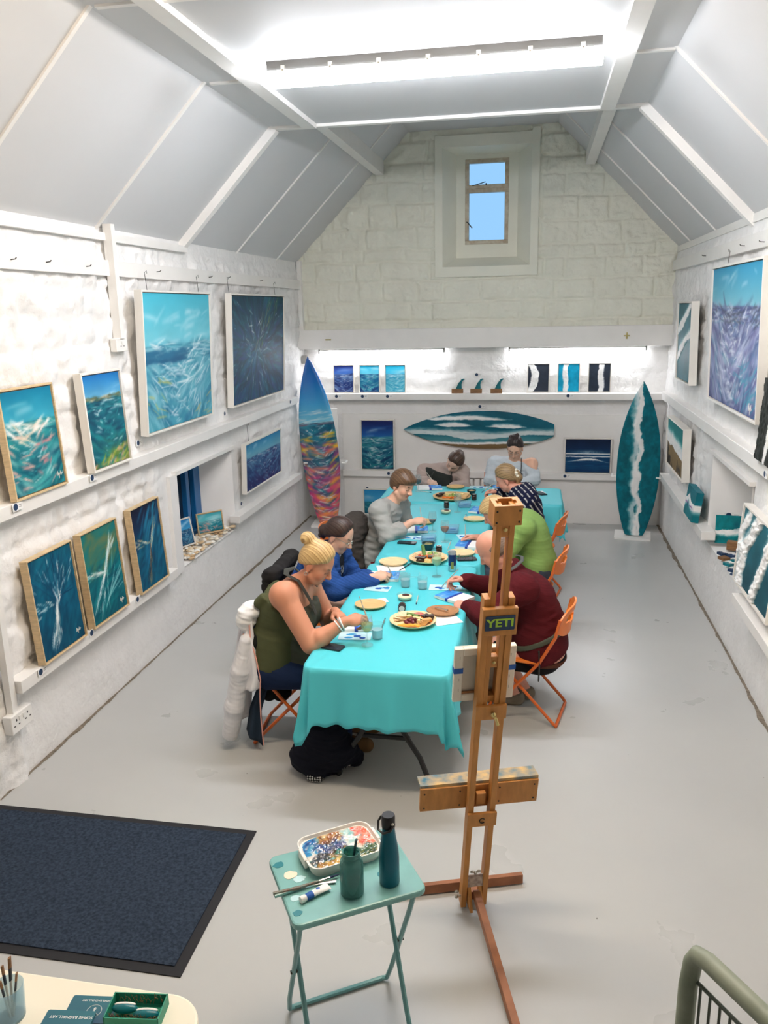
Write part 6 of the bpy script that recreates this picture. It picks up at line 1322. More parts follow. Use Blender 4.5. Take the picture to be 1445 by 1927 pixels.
tag(obj('dry_grass', m, MT['wood_block'], gb), kind='stuff')
# ------------------------------------------------------------------ stair rail, bottom right
zr = 1.215; a = onz(1306, 1785, zr); b = onz(1460, 1932, zr+0.0); b = a+(b-a)*1.6
rl = thing('stair_rail', 'worn green metal stair railing at the bottom right corner', 'railing', (0, 0, 0)); foot = a+np.array([-0.012, 0.0, -1.18])
d = (b-a)/np.linalg.norm(b-a)
pts = [foot+np.array([0, 0, 0]), a+np.array([-0.006, 0, -0.10]), a+np.array([0.0, 0, -0.035]), a+d*0.012+np.array([0, 0, -0.008]), a+d*0.04, b]
obj('handrail', MB().tube(pts, 0.0205, 14), MT['rail_green'], rl)
MT['rail_bar'] = mat('dark_green_bar', (64, 74, 62), 0.5)
z2 = zr-0.075; obj('lower_rail', MB().tube([a+np.array([0, 0, -0.075]), b+np.array([0, 0, -0.075])], 0.0045, 8), MT['rail_bar'], rl)
for k in range(1, 16):
    p_ = a+d*(0.028*k); obj('bar', MB().tube([p_+np.array([0, 0, -0.071]), p_+np.array([0, 0, -1.1])], 0.0032, 6), MT['rail_bar'], rl)
obj('bottom_rail', MB().tube([a+np.array([0, 0, -1.1]), b+np.array([0, 0, -1.1])], 0.0045, 8), MT['rail_bar'], rl)
far = thing('rail_post', 'far post of the stair railing outside the photo', 'railing', b+np.array([0, 0, -zr])) if False else None
obj('post', MB().tube([b+np.array([0, 0, 0]), b+np.array([0, 0, -zr])], 0.0205, 12), MT['rail_green'], rl)
# ------------------------------------------------------------------ people: smooth implicit bodies turned into one surface each
def nv(v): v = np.array(v, float); return v/(np.linalg.norm(v)+1e-12)
class SDF:
    def __init__(s, lo, hi, h):
        s.h = h; s.lo = np.array(lo, float); s.n = np.ceil((np.array(hi)-s.lo)/h).astype(int)+1
        s.d = np.full(s.n, 1.0, np.float32); s.cid = np.zeros(s.n, np.uint8); s.pal = []
        s.ax = [s.lo[k]+h*np.arange(s.n[k]) for k in range(3)]
    def col(s, c):
        c = tuple(c)
        if c not in s.pal: s.pal.append(c)
        return s.pal.index(c)
    def box(s, lo, hi, pad):
        i0 = np.maximum(0, np.floor((np.array(lo)-pad-s.lo)/s.h).astype(int)); i1 = np.minimum(s.n, np.ceil((np.array(hi)+pad-s.lo)/s.h).astype(int)+1)
        if np.any(i1 <= i0): return None
        sl = tuple(slice(a, b) for a, b in zip(i0, i1))
        return sl, s.ax[0][sl[0]][:, None, None], s.ax[1][sl[1]][None, :, None], s.ax[2][sl[2]][None, None, :]
    def merge(s, sl, dn, k, c):
        d = s.d[sl]
        if c is not None: s.cid[sl] = np.where(dn < d, s.col(c), s.cid[sl])
        if k > 0:
            hh = np.maximum(k-np.abs(d-dn), 0)/k; s.d[sl] = np.minimum(d, dn)-hh*hh*k*0.25
        else: s.d[sl] = np.minimum(d, dn)
    @staticmethod
    def f_cap(X, Y, Z, a, b, ra, rb, flat=None):
        d = b-a; L2 = float(d@d)+1e-12; px, py, pz = X-a[0], Y-a[1], Z-a[2]
        t = np.clip((px*d[0]+py*d[1]+pz*d[2])/L2, 0, 1)
        return np.sqrt((px-t*d[0])**2+(py-t*d[1])**2+(pz-t*d[2])**2)-(ra+(rb-ra)*t)
    @staticmethod
    def f_ell(X, Y, Z, c, r, R):
        px, py, pz = X-c[0], Y-c[1], Z-c[2]; k0 = 0; k1 = 0
        for i in range(3):
            q = px*R[i][0]+py*R[i][1]+pz*R[i][2]; k0 = k0+(q/r[i])**2; k1 = k1+(q/r[i]**2)**2
        k0 = np.sqrt(k0); return k0*(k0-1)/np.maximum(np.sqrt(k1), 1e-6)
    def prim(s, p, inflate=0.0, k=None, c=None, sub=False):
        kk = p.get('k', 0.02) if k is None else k; c = p.get('c') if c is None else c
        if p['t'] == 'cap':
            ra, rb = p['ra']+inflate, p['rb']+inflate; m = max(ra, rb); lo = np.minimum(p['a'], p['b'])-m; hi = np.maximum(p['a'], p['b'])+m
        else: r = np.array(p['r'])+inflate; m = r.max(); lo = p['p']-m; hi = p['p']+m
        bb = s.box(lo, hi, kk+3*s.h)
        if bb is None: return
        sl, X, Y, Z = bb
        dn = (s.f_cap(X, Y, Z, p['a'], p['b'], ra, rb) if p['t'] == 'cap' else s.f_ell(X, Y, Z, p['p'], r, p['R'])).astype(np.float32)
        if sub:
            d = s.d[sl]; hh = np.maximum(kk-np.abs(d+dn), 0)/max(kk, 1e-6); s.d[sl] = np.maximum(d, -dn)+hh*hh*kk*0.25
            if c is not None: s.cid[sl] = np.where(dn < 0.004, s.col(c), s.cid[sl])
        else: s.merge(sl, dn, kk, c)
    def full(s): return s.ax[0][:, None, None], s.ax[1][None, :, None], s.ax[2][None, None, :]
    def cut(s, f, col=None):
        """keep only where f < 0"""
        X, Y, Z = s.full(); s.d = np.maximum(s.d, f(X, Y, Z).astype(np.float32))
    def mesh(s):
        d = s.d; h = s.h; ng = d < 0; nx, ny, nz = d.shape
        corners = [(i, j, k) for i in (0, 1) for j in (0, 1) for k in (0, 1)]
        cnt = np.zeros((nx-1, ny-1, nz-1), np.uint8)
        for i, j, k in corners: cnt += ng[i:nx-1+i, j:ny-1+j, k:nz-1+k]
        I, J, K = np.nonzero((cnt > 0) & (cnt < 8)); n = len(I)
        cv = np.stack([d[I+i, J+j, K+k] for i, j, k in corners], 1)
        acc = np.zeros((n, 3)); num = np.zeros(n); cn = np.array(corners, float)
        for a in range(8):
            for b in range(a+1, 8):
                if np.abs(cn[a]-cn[b]).sum() != 1: continue
                x = (cv[:, a] < 0) != (cv[:, b] < 0); t = np.where(x, cv[:, a]/(cv[:, a]-cv[:, b]+1e-12), 0)
                acc += np.where(x[:, None], cn[a]+(cn[b]-cn[a])*t[:, None], 0); num += x
        P = s.lo+(np.stack([I, J, K], 1)+acc/np.maximum(num, 1)[:, None])*h
        idx = np.full((nx-1, ny-1, nz-1), -1, np.int32); idx[I, J, K] = np.arange(n); F = []
        for ax in range(3):
            a = [slice(None)]*3; b = [slice(None)]*3; a[ax] = slice(0, -1); b[ax] = slice(1, None)
            x = ng[tuple(a)] != ng[tuple(b)]; o1, o2 = [q for q in range(3) if q != ax]
            e = np.array(np.nonzero(x)).T; e = e[(e[:, o1] > 0) & (e[:, o2] > 0) & (e[:, o1] < d.shape[o1]-1) & (e[:, o2] < d.shape[o2]-1)]
            if len(e) == 0: continue
            fl = ng[tuple(e.T)]; g = e.copy(); q = []
            for u, v in ((0, 0), (-1, 0), (-1, -1), (0, -1)):
                g2 = e.copy(); g2[:, o1] += u; g2[:, o2] += v; q.append(idx[tuple(g2.T)])
            q = np.stack(q, 1); fl = fl if ax != 1 else ~fl
            F.append(np.where(fl[:, None], q, q[:, ::-1]))
        F = np.concatenate(F); F = F[(F >= 0).all(1)]
        ci = s.cid[np.minimum(I+1, nx-1)*0+I+(acc[:, 0]/np.maximum(num, 1) > 0.5), J+(acc[:, 1]/np.maximum(num, 1) > 0.5), K+(acc[:, 2]/np.maximum(num, 1) > 0.5)]
        pal = np.array(s.pal if s.pal else [(0.5, 0.5, 0.5)]); C = pal[np.minimum(ci, len(pal)-1)]
        # smoothing of positions and colours along the faces
        E_ = np.concatenate([F[:, [0, 1]], F[:, [1, 2]], F[:, [2, 3]], F[:, [3, 0]]]); w = np.bincount(E_[:, 0], minlength=n)+np.bincount(E_[:, 1], minlength=n)
        def nb(A): return np.stack([(np.bincount(E_[:, 0], A[E_[:, 1], q], n)+np.bincount(E_[:, 1], A[E_[:, 0], q], n)) for q in range(3)], 1)/np.maximum(w, 1)[:, None]
        P = P*0.5+nb(P)*0.5; C = C*0.6+nb(C)*0.4
        return P, F, C
def mesh_obj(name, P, F, C, material, parent, label=None):
    base = np.array(parent.matrix_world.translation)
    me = bpy.data.meshes.new(name); me.vertices.add(len(P)); me.vertices.foreach_set('co', (P-base).astype(np.float32).ravel())
    me.loops.add(F.size); me.loops.foreach_set('vertex_index', F.astype(np.int32).ravel()); me.polygons.add(len(F))
    me.polygons.foreach_set('loop_start', np.arange(0, F.size, 4, dtype=np.int32)); me.polygons.foreach_set('use_smooth', np.ones(len(F), bool))
    ca = me.color_attributes.new('Col', 'FLOAT_COLOR', 'POINT'); a = np.ones((len(P), 4), np.float32); a[:, :3] = C; ca.data.foreach_set('color', a.ravel())
    me.materials.append(material); me.update(calc_edges=True); me.validate()
    o = bpy.data.objects.new(name, me); COL.objects.link(o); o.parent = parent
    if label: o['label'] = label
    return o
def cap(a, b, ra, rb, k=0.02, c=None): return dict(t='cap', a=np.array(a, float), b=np.array(b, float), ra=ra, rb=rb, k=k, c=c)
def ell(p, r, R=None, k=0.02, c=None): return dict(t='ell', p=np.array(p, float), r=r, R=np.eye(3) if R is None else np.array(R), k=k, c=c)
def bounds(prims, pad=0.05):
    lo = np.min([np.minimum(p['a'], p['b'])-max(p['ra'], p['rb']) if p['t'] == 'cap' else p['p']-max(p['r']) for p in prims], 0)
    hi = np.max([np.maximum(p['a'], p['b'])+max(p['ra'], p['rb']) if p['t'] == 'cap' else p['p']+max(p['r']) for p in prims], 0)
    return lo-pad, hi+pad
def fnoise(P, f, seed):
    """cheap smooth 3-D noise in [-1, 1] at points P"""
    rg = np.random.RandomState(seed); out = 0
    for k in range(5):
        v = rg.normal(size=3)*f*(0.7+0.5*k); out = out+np.sin(P@v+rg.uniform(0, 6.28)+1.3*np.sin(P@(rg.normal(size=3)*f*0.8)))/(1+0.5*k)
    return out/2.6
def wrinkle(P, F, amt, f, seed):
    """push a cloth surface along its normals by folds"""
    fn = np.cross(P[F[:, 2]]-P[F[:, 0]], P[F[:, 3]]-P[F[:, 1]]); N = np.zeros_like(P)
    for k in range(4):
        for q in range(3): N[:, q] += np.bincount(F[:, k], fn[:, q], len(P))
    N /= np.linalg.norm(N, axis=1)[:, None]+1e-12
    return P+N*(amt*fnoise(P, f, seed))[:, None], N

SKIN = dict(fair=lin((226, 178, 152)), tan=lin((205, 142, 112)), pink=lin((222, 160, 138)), pale=lin((222, 184, 164)))
def hand_prims(w, d, n, tip=None, r=1.0, grip=True, thumb_side=1, c=None, curl=1.0):
    """palm and five fingers from wrist w; d = wrist-to-knuckles, n = out of the back of the hand, thumb on side thumb_side"""
    d = nv(d); n = nv(n-d*(n@d)); s = np.cross(d, n)*thumb_side; P = []
    w = np.array(w, float)
    P.append(cap(w-d*0.02, w+d*0.03, 0.027*r, 0.025*r, 0.012, c)); R = np.array([d, s, n])
    P.append(ell(w+d*0.055*r, (0.048*r, 0.040*r, 0.018*r), R, 0.014, c))
    lens = (0.040, 0.045, 0.042, 0.033); rad = (0.0088, 0.0092, 0.0086, 0.0076)
    for i in range(4):
        b = w+d*0.088*r+s*(0.028-0.019*i)*r+n*(-0.002-0.002*abs(i-1.2)); a = (0.72+0.20*i)*curl if grip else 0.25*curl
        ln = lens[i]*r; q = b
        for j, (f, aa) in enumerate(((1.0, a), (0.72, a*1.9), (0.6, a*2.5))):
            e = q+(d*math.cos(aa)-n*math.sin(aa))*ln*f-s*0.0015; P.append(cap(q, e, rad[i]*r*(1-0.06*j), rad[i]*r*(0.94-0.06*j), 0.004, c)); q = e
    t0 = w+d*0.03*r+s*0.030*r-n*0.008; t1 = w+d*0.062*r+s*0.048*r-n*0.024*r; t2 = w+d*0.100*r+s*0.036*r-n*0.036*r; t3 = w+d*0.120*r+s*0.022*r-n*0.040*r
    P += [cap(t0, t1, 0.014*r, 0.012*r, 0.010, c), cap(t1, t2, 0.0115*r, 0.010*r, 0.005, c), cap(t2, t3, 0.0098*r, 0.0085*r, 0.004, c)]
    return P
def head_prims(H, hf, hu, skin, s=1.0, lip=None, brow=None, smile=0.0, ear=True):
    hf = nv(hf); hl = nv(np.cross(hu, hf)); hu = np.cross(hf, hl); R = np.array([hf, hl, hu])
    def p(f, l, u): return H+(hf*f+hl*l+hu*u)*s
    sk = np.array(skin); lipc = tuple(sk*np.array((0.78, 0.48, 0.50))) if lip is None else lip; br = brow or tuple(sk*0.35); dark = tuple(sk*0.22); blush = tuple(sk*np.array((1.0, 0.90, 0.88)))
    S = lambda r: tuple(x*s for x in r)
    P = [ell(p(-0.004, 0, 0.022), S((0.097, 0.077, 0.095)), R, 0.01, tuple(sk)), ell(p(0.030, 0, -0.050), S((0.062, 0.060, 0.072)), R, 0.03*s, tuple(sk)),
         ell(p(0.052, 0, -0.088), S((0.034, 0.036, 0.026)), R, 0.025*s, tuple(sk)), cap(p(0.072, 0, -0.098), p(0.074, 0, -0.094), 0.017*s, 0.016*s, 0.02*s, tuple(sk))]
    for q in (-1, 1):
        P += [ell(p(0.060, 0.036*q, -0.038), S((0.028, 0.026, 0.028)), R, 0.025*s, blush), cap(p(0.080, 0.010*q, 0.020), p(0.070, 0.044*q, 0.022), 0.012*s, 0.010*s, 0.014*s, tuple(sk)),
              cap(p(0.010, 0.058*q, -0.070), p(0.050, 0.034*q, -0.094), 0.018*s, 0.018*s, 0.02*s, tuple(sk))]
    sub = [ell(p(0.098, 0.032*q, -0.002), S((0.020, 0.019, 0.012)), R, 0.012*s) for q in (-1, 1)]
    Q = []
    for q in (-1, 1):
        Q += [ell(p(0.075, 0.031*q, -0.003), S((0.0145, 0.0165, 0.0125)), R, 0.004*s, tuple(sk*0.93)), cap(p(0.0885, 0.021*q, -0.010), p(0.083, 0.043*q, -0.010), 0.0032*s, 0.0028*s, 0.002*s, dark),
              cap(p(0.0925, 0.014*q, 0.018), p(0.082, 0.046*q, 0.023), 0.0045*s, 0.003*s, 0.003*s, br)]
        if ear: Q += [ell(p(-0.012, 0.078*q, -0.018), S((0.019, 0.008, 0.032)), R, 0.008*s, blush), ell(p(-0.006, 0.079*q, -0.045), S((0.010, 0.007, 0.012)), R, 0.006*s, blush)]
    Q += [cap(p(0.092, 0, 0.006), p(0.116, 0, -0.032), 0.0085*s, 0.0125*s, 0.012*s, tuple(sk)), ell(p(0.104, 0.012, -0.037), S((0.012, 0.009, 0.009)), R, 0.007*s, blush), ell(p(0.104, -0.012, -0.037), S((0.012, 0.009, 0.009)), R, 0.007*s, blush),
          cap(p(0.088, -0.018, -0.064), p(0.096, 0, -0.061), 0.0055*s, 0.0065*s, 0.005*s, lipc), cap(p(0.088, 0.018, -0.064), p(0.096, 0, -0.061), 0.0055*s, 0.0065*s, 0.005*s, lipc), cap(p(0.086, -0.014, -0.072), p(0.088, 0.014, -0.072), 0.008*s, 0.008*s, 0.006*s, lipc)]
    return P, sub, Q, (p, R)
def hair_shell(H, R, skull=(0.111, 0.091, 0.110), s=1.0, front=0.048, drop=-0.075, ear_cover=0.0, extra=(), fringe=0.0, h=0.0045, col=(90, 70, 50), col2=(60, 44, 30), groove=70, seed=1, cutf=None, back=None):
    """cap of hair: skull shell behind a hairline plus extra volumes, streaked and grooved along the combing"""
    hf, hl, hu = R; prims = [ell(H+(hf*-0.008+hu*0.026)*s, tuple(x*s for x in skull), R, 0.02)]
    prims.append(ell(H+(hf*-0.035+hu*-0.01)*s, (0.070*s, 0.076*s, 0.085*s), R, 0.03)); allp = prims+list(extra); lo, hi = bounds(allp, 0.02)
    F_ = SDF(lo, hi, h); F_.col((1, 1, 1))
    for q in prims: F_.prim(q, c=(1, 1, 1))
    def keep(X, Y, Z):
        f = ((X-H[0])*hf[0]+(Y-H[1])*hf[1]+(Z-H[2])*hf[2])/s; u = ((X-H[0])*hu[0]+(Y-H[1])*hu[1]+(Z-H[2])*hu[2])/s; l = ((X-H[0])*hl[0]+(Y-H[1])*hl[1]+(Z-H[2])*hl[2])/s
        if cutf is not None: return cutf(f, l, u)*s
        line = front+0.030*np.clip((u-0.055)/0.05, -1.6, 1.4)-0.25*np.maximum(0, 0.02-u)+fringe*np.clip((0.09-u)/0.05, 0, 1)
        return np.maximum(f-line, (drop-u))*s
    X, Y, Z = F_.full(); kc = keep(X, Y, Z).astype(np.float32); kk = 0.030*s; hh = np.maximum(kk-np.abs(F_.d-kc), 0)/kk; F_.d = np.maximum(F_.d, kc)+hh*hh*kk*0.25
    for q in extra: F_.prim(q, c=(1, 1, 1))
    P, F, C = F_.mesh(); rel = (P-H)@np.array(R).T
    ang = np.arctan2(rel[:, 1], rel[:, 2]+0.02); t = ang*groove/6.0+6*rel[:, 0]/0.1*0.25
    wv = fnoise(P, 22, seed)*1.6; st = np.sin(t*2.6+0.6*wv)*0.3+np.sin(t*4.9+seed+0.8*wv)*0.4+np.sin(t*7.7+1.7*seed+wv)*0.35
    P2_, N = wrinkle(P, F, 0.0, 10, seed); P = P+N*(st*0.0011)[:, None]
    a = np.clip(0.5+0.6*st, 0, 1)[:, None]; return P, F, np.array(lin(col2))*(1-a)+np.array(lin(col))*a

def person(label, base, f, joints, skin='fair', girth=1.0, head=1.0, arm=1.0, sh=0.19, res=0.0055, lip=None, brow=None, chest=(0.11, 0.155), belly=(0.115, 0.15), bust=0.0, hands=None, legs=None, hand_r=1.0, headf=None, headu=(0, 0, 1), thigh=0.08, face=True, neck=0.052):
    """joints: world points pelvis, chest, neck, head, sR eR wR sL eL wL. Returns the Empty and dictionaries of prims for fitting clothes."""
    f = nv(f); l = np.array([-f[1], f[0], 0]); J = {k: np.array(v, float) for k, v in joints.items()}; sk = SKIN[skin]
    root = thing('person', label, 'person', (base[0], base[1], 0)); up = np.array((0, 0, 1.0)); G = girth
    sp = nv(J['neck']-J['pelvis']); fr = nv(np.cross(l, sp)*-1.0); fr = fr if fr@f > 0 else -fr; R = np.array([fr, l, np.cross(fr, l)])
    T = [ell(J['pelvis'], (0.125*G, 0.175*G, 0.12), np.array([f, l, up]), 0.03, sk), ell(J['pelvis']*0.55+J['chest']*0.45, (belly[0]*G, belly[1]*G, 0.15), R, 0.08, sk),
         ell(J['chest']+sp*0.02, (chest[0]*G, chest[1]*G, 0.165), R, 0.07, sk), cap(J['sR']*0.75+J['neck']*0.25-sp*0.02, J['sL']*0.75+J['neck']*0.25-sp*0.02, 0.062*G**0.5, 0.062*G**0.5, 0.07, sk)]
    if bust: T += [ell(J['chest']+fr*0.075*G+l*q*0.075+sp*0.0, (0.07*bust, 0.078*bust, 0.075*bust), R, 0.04, sk) for q in (-1, 1)]
    NK = [cap(J['neck']-sp*0.03, J['head']-np.array((0, 0, 0.05))+0*f, neck*1.15, neck*0.92, 0.04, sk)]
    A = {}
    for q in 'RL':
        A['u'+q] = [ell(J['s'+q], (0.062*arm,)*3, None, 0.03, sk), cap(J['s'+q], J['e'+q], 0.053*arm, 0.043*arm, 0.025, sk)]
        m = J['e'+q]*0.72+J['w'+q]*0.28; A['f'+q] = [cap(J['e'+q], m, 0.041*arm, 0.042*arm, 0.012, sk), cap(m, J['w'+q], 0.042*arm, 0.027*hand_r, 0.012, sk)]
    HD = []
    for q in 'RL':
        hd = (hands or {}).get(q)
        if hd is None: continue
        HD += hand_prims(J['w'+q], hd['d'], hd['n'], r=hand_r, grip=hd.get('grip', True), thumb_side=hd.get('side', -1 if q == 'R' else 1), c=sk, curl=hd.get('curl', 1.0))
    LG = []; lg = legs or {}
    for q, sg in (('R', -1), ('L', 1)):
        hp = J['pelvis']+l*sg*0.09*G**0.5-np.array((0, 0, 0.03)); kn = np.array(lg.get('k'+q, J['pelvis']+f*0.42+l*sg*0.11-np.array((0, 0, 0.06)))); an = np.array(lg.get('a'+q, (kn[0]+f[0]*0.02, kn[1]+f[1]*0.02, 0.10)))
        LG.append(([cap(hp, kn, thigh*G**0.7, 0.058, 0.04, sk)], [cap(kn, kn*0.6+an*0.4, 0.054, 0.056, 0.02, sk), cap(kn*0.6+an*0.4, an, 0.056, 0.036, 0.02, sk)], [cap(an-np.array((0, 0, 0.05))-f*0.03, (an[0]+f[0]*0.14, an[1]+f[1]*0.14, 0.04), 0.042, 0.034, 0.02, sk)], kn, an))
    hp_, sub, Q, (hp, HR) = head_prims(J['head'], headf, np.array(headu, float), sk, head, lip, brow)
    order = T+[x for L_ in LG for grp in L_[:3] for x in grp]+NK+A['uR']+A['fR']+A['uL']+A['fL']
    allp = order+hp_+Q+HD; lo, hi = bounds(allp, 0.03); S = SDF(lo, hi, res); S.col(sk)
    for q in order: S.prim(q)
    for q in hp_: S.prim(q)
    for q in sub: S.prim(q, sub=True)
    for q in Q: S.prim(q)
    for q in HD: S.prim(q)
    P, F, C = S.mesh()
    if skin != 'x': C = C*(1+0.05*fnoise(P, 40, 3))[:, None]
    mesh_obj('body', P, F, C, MT['skin'], root)
    return dict(root=root, T=T, NK=NK, A=A, LG=LG, J=J, f=f, l=l, sp=sp, fr=fr, HP=hp, HR=HR, H=J['head'], R=R, G=G)
def garment(p, name, prims, inflate, col, cuts=(), res=0.0065, mt='cloth', k=None, fold=(0.004, 16, 1), var=0.06, extra=(), pattern=None, label=None, lo_cut=None, subs=()):
    pr = list(prims)+list(extra); lo, hi = bounds(pr, inflate+0.04); S = SDF(lo, hi, res); c = lin(col); S.col(c)
    for q in prims: S.prim(q, inflate=inflate, c=c, k=k)
    for q in extra: S.prim(q, c=c)
    for q in subs: S.prim(q, sub=True, k=0.006)
    for g in cuts: S.cut(g)
    P, F, C = S.mesh()
    if len(P) == 0: return None
    # folds only push outwards so that the body never shows through
    P2_, N = wrinkle(P, F, 0, 1, 1); Ps = P@np.array(((0.55, 0, 0.25), (0, 0.55, -0.2), (0.3, 0.2, 1.5))); d = fnoise(P, fold[1], fold[2]); d2 = 1-2.0*np.abs(fnoise(Ps, fold[1]*0.9, fold[2]+7)); d3 = 1-2.0*np.abs(fnoise(Ps, fold[1]*1.7, fold[2]+11)); P = P+N*(fold[0]*(0.5*np.maximum(d, -0.2)+0.8*np.maximum(d2, -0.25)+0.28*np.maximum(d3, -0.25)))[:, None]
    C = C*(1+var*fnoise(P, 9, 5)+0.04*fnoise(P, 70, 6))[:, None]
    if pattern is not None: C = pattern(P, C)
    return mesh_obj(name, P, F, np.clip(C, 0, 1), MT[mt], p['root'], label)
UPZ = np.array((0, 0, 1.0))
def pl(pt, n):
    """cut: keep the side n points away from"""
    pt = np.array(pt, float); n = nv(n); return lambda X, Y, Z: (X-pt[0])*n[0]+(Y-pt[1])*n[1]+(Z-pt[2])*n[2]
def sleeve(p, q, to=1.0):
    """prims of the arm on side q, the forearm as far as fraction to"""
    J = p['J']; a = [dict(x) for x in p['A']['u'+q]]
    if to > 0:
        e, w = J['e'+q], J['w'+q]; b = [dict(x) for x in p['A']['f'+q]]
        if to >= 0.95: a += b
        else: a += [cap(e, e+(w-e)*to, p['A']['f'+q][0]['ra'], p['A']['f'+q][0]['ra'], 0.02)]
    return a
def trousers(p, col, to_ankle=True, name='trousers', mt='cloth', inflate=0.012, shorts=False, waist=0.085):
    pr = [dict(p['T'][0])]
    for tg, cf, ft, kn, an in p['LG']:
        if shorts: pr += [cap(tg[0]['a'], tg[0]['a']*0.25+tg[0]['b']*0.75, tg[0]['ra'], tg[0]['rb']+0.012, 0.04)]
        else: pr += tg+cf
    return garment(p, name, pr, inflate, col, cuts=[pl(p['J']['pelvis']+UPZ*waist, UPZ)]+([] if shorts else [pl((0, 0, 0.075), (0, 0, -1))]), res=0.009, mt=mt, fold=(0.004, 14, 3))
def shoes(p, col):
    for tg, cf, ft, kn, an in p['LG']:
        q = dict(ft[0]); S = SDF(*bounds([q], 0.03), 0.008); c = lin(col); S.col(c); S.prim(q, inflate=0.009, c=c); S.cut(pl((0, 0, an[2]-0.01), (0, 0, 1))); S.cut(pl((0, 0, 0.002), (0, 0, -1))); P, F, C = S.mesh(); mesh_obj('shoe', P, F, C, MT['cloth'], p['root'])
def hair_obj(p, data, name='hair', label=None): return mesh_obj(name, *data, MT['hair'], p['root'], label)
def part_tube(p, name, pts, r, mt, n=8, closed=False, label=None, flat=None):
    b = np.array(p['root'].matrix_world.translation); return obj(name, MB().tube([np.array(q)-b for q in pts], r, n, closed, flat=flat), MT[mt], p['root'], label=label)
def glasses(p, mt, R=0.022):
    hp = p['HP']; hf, hl, hu = p['HR']; b = np.array(p['root'].matrix_world.translation); m = MB()
    for q in (-1, 1):
        c = hp(0.106, 0.030*q, -0.008); m.tube([c+hl*R*math.cos(a)+hu*R*0.78*math.sin(a)-hf*0.006*abs(math.cos(a))-b for a in np.linspace(0, 2*PI, 19)[:-1]], 0.0019, 5, closed=True)
        m.tube([hp(0.100, 0.053*q, -0.002)-b, hp(0.05, 0.077*q, 0.0)-b, hp(-0.01, 0.082*q, -0.004)-b], 0.0019, 5)
    m.tube([hp(0.108, -0.009, -0.004)-b, hp(0.116, 0, 0.0)-b, hp(0.108, 0.009, -0.004)-b], 0.0019, 5); return obj('glasses', m, MT[mt], p['root'])
def apron_strap(p, name, pts, r=0.012, mt='apron_tape', flat=0.3): return part_tube(p, name, pts, r, mt, 8, flat=flat)
MT['apron_tape'] = mat('dark_apron_tape', (58, 60, 56), 0.8)
# ------------------------------------------------------------------ the eight painters
UPZ = np.array((0, 0, 1.0))
def updo(f, l, u): return np.maximum(f-0.066-0.15*np.clip(u-0.06, -0.1, 0.1), (0.004+0.85*np.clip(f, -0.1, 0.06))-u)
def front_panel(p, off, half, top, bottom):
    c, fr, l, sp = p['J']['chest'], p['fr'], p['l'], p['sp']
    return [pl(c+fr*off, -fr), pl(c+l*half, l), pl(c-l*half, -l), pl(c+sp*top, sp), pl(c-sp*bottom, -sp)]
def fpt(p, a, b, c): return p['J']['chest']+p['fr']*a+p['l']*b+p['sp']*c

# 1 --- blonde, olive tank, near left
j = dict(pelvis=at(520, 1235, 4.42), chest=at(537, 1150, 4.41), neck=at(560, 1092, 4.41), head=at(596, 1058, 4.40), sR=at(533, 1120, 4.21), eR=at(585, 1212, 4.13), wR=at(650, 1170, 4.20), sL=at(578, 1095, 4.60), eL=at(620, 1170, 4.64), wL=at(632, 1152, 4.50))
p1 = person('blonde person in an olive tank top and apron, nearest painter on the left side', j['pelvis'], (1, 0, 0), j, 'tan', 1.28, 1.0, 1.32, chest=(0.115, 0.15), belly=(0.135, 0.165), bust=1.15, res=0.0048, headf=(0.80, -0.05, -0.58), headu=(0.5, 0, 0.85),
    hands=dict(R=dict(d=(0.95, 0.25, 0.12), n=(0.1, -0.62, 0.75)), L=dict(d=(0.6, -0.75, 0.0), n=(0.2, 0.2, 0.95))), thigh=0.10, brow=lin((120, 84, 52)))
b = 0.0
st = []
for q in (-1, 1):
    a0, a1, a2, a3 = fpt(p1, 0.165, q*0.10, 0.06), fpt(p1, 0.11, q*0.135, 0.17), p1['J']['neck']*0.42+(p1['J']['sR'] if q < 0 else p1['J']['sL'])*0.58+np.array((-0.01, 0, 0.075)), fpt(p1, -0.14, q*0.12, 0.05)
    st += [cap(a0, a1, 0.034, 0.026, 0.02), cap(a1, a2, 0.026, 0.020, 0.02), cap(a2, a3, 0.020, 0.034, 0.02)]
garment(p1, 'tank_top', p1['T'], 0.012, (80, 84, 58), cuts=[pl(fpt(p1, 0, 0, 0.075), p1['sp']*0.9+p1['fr']*0.25), pl(p1['J']['pelvis']-p1['sp']*0.10, -p1['sp'])], extra=st, fold=(0.006, 11, 2))
garment(p1, 'apron', p1['T']+[cap(p1['J']['pelvis']+np.array((0.1, q, 0.02)), p1['J']['pelvis']+np.array((0.36, q, -0.03)), 0.11, 0.10, 0.05) for q in (-0.1, 0.1)], 0.026, (74, 76, 66), cuts=front_panel(p1, 0.035, 0.16, 0.10, 0.36), fold=(0.005, 12, 4))
nk = p1['J']['neck']; apron_strap(p1, 'apron_strap', [fpt(p1, 0.20, -0.10, 0.10), fpt(p1, 0.14, -0.095, 0.17), nk+np.array((0.035, -0.095, 0.03)), nk+np.array((-0.05, -0.06, 0.055)), nk+np.array((-0.065, 0.0, 0.06)), nk+np.array((-0.04, 0.07, 0.055)), fpt(p1, 0.13, 0.10, 0.18)], 0.019)
trousers(p1, (32, 46, 76)); shoes(p1, (110, 84, 56))
H, R = p1['H'], p1['HR']; hf, hl, hu = R; bc = at(578, 1012, 4.40)
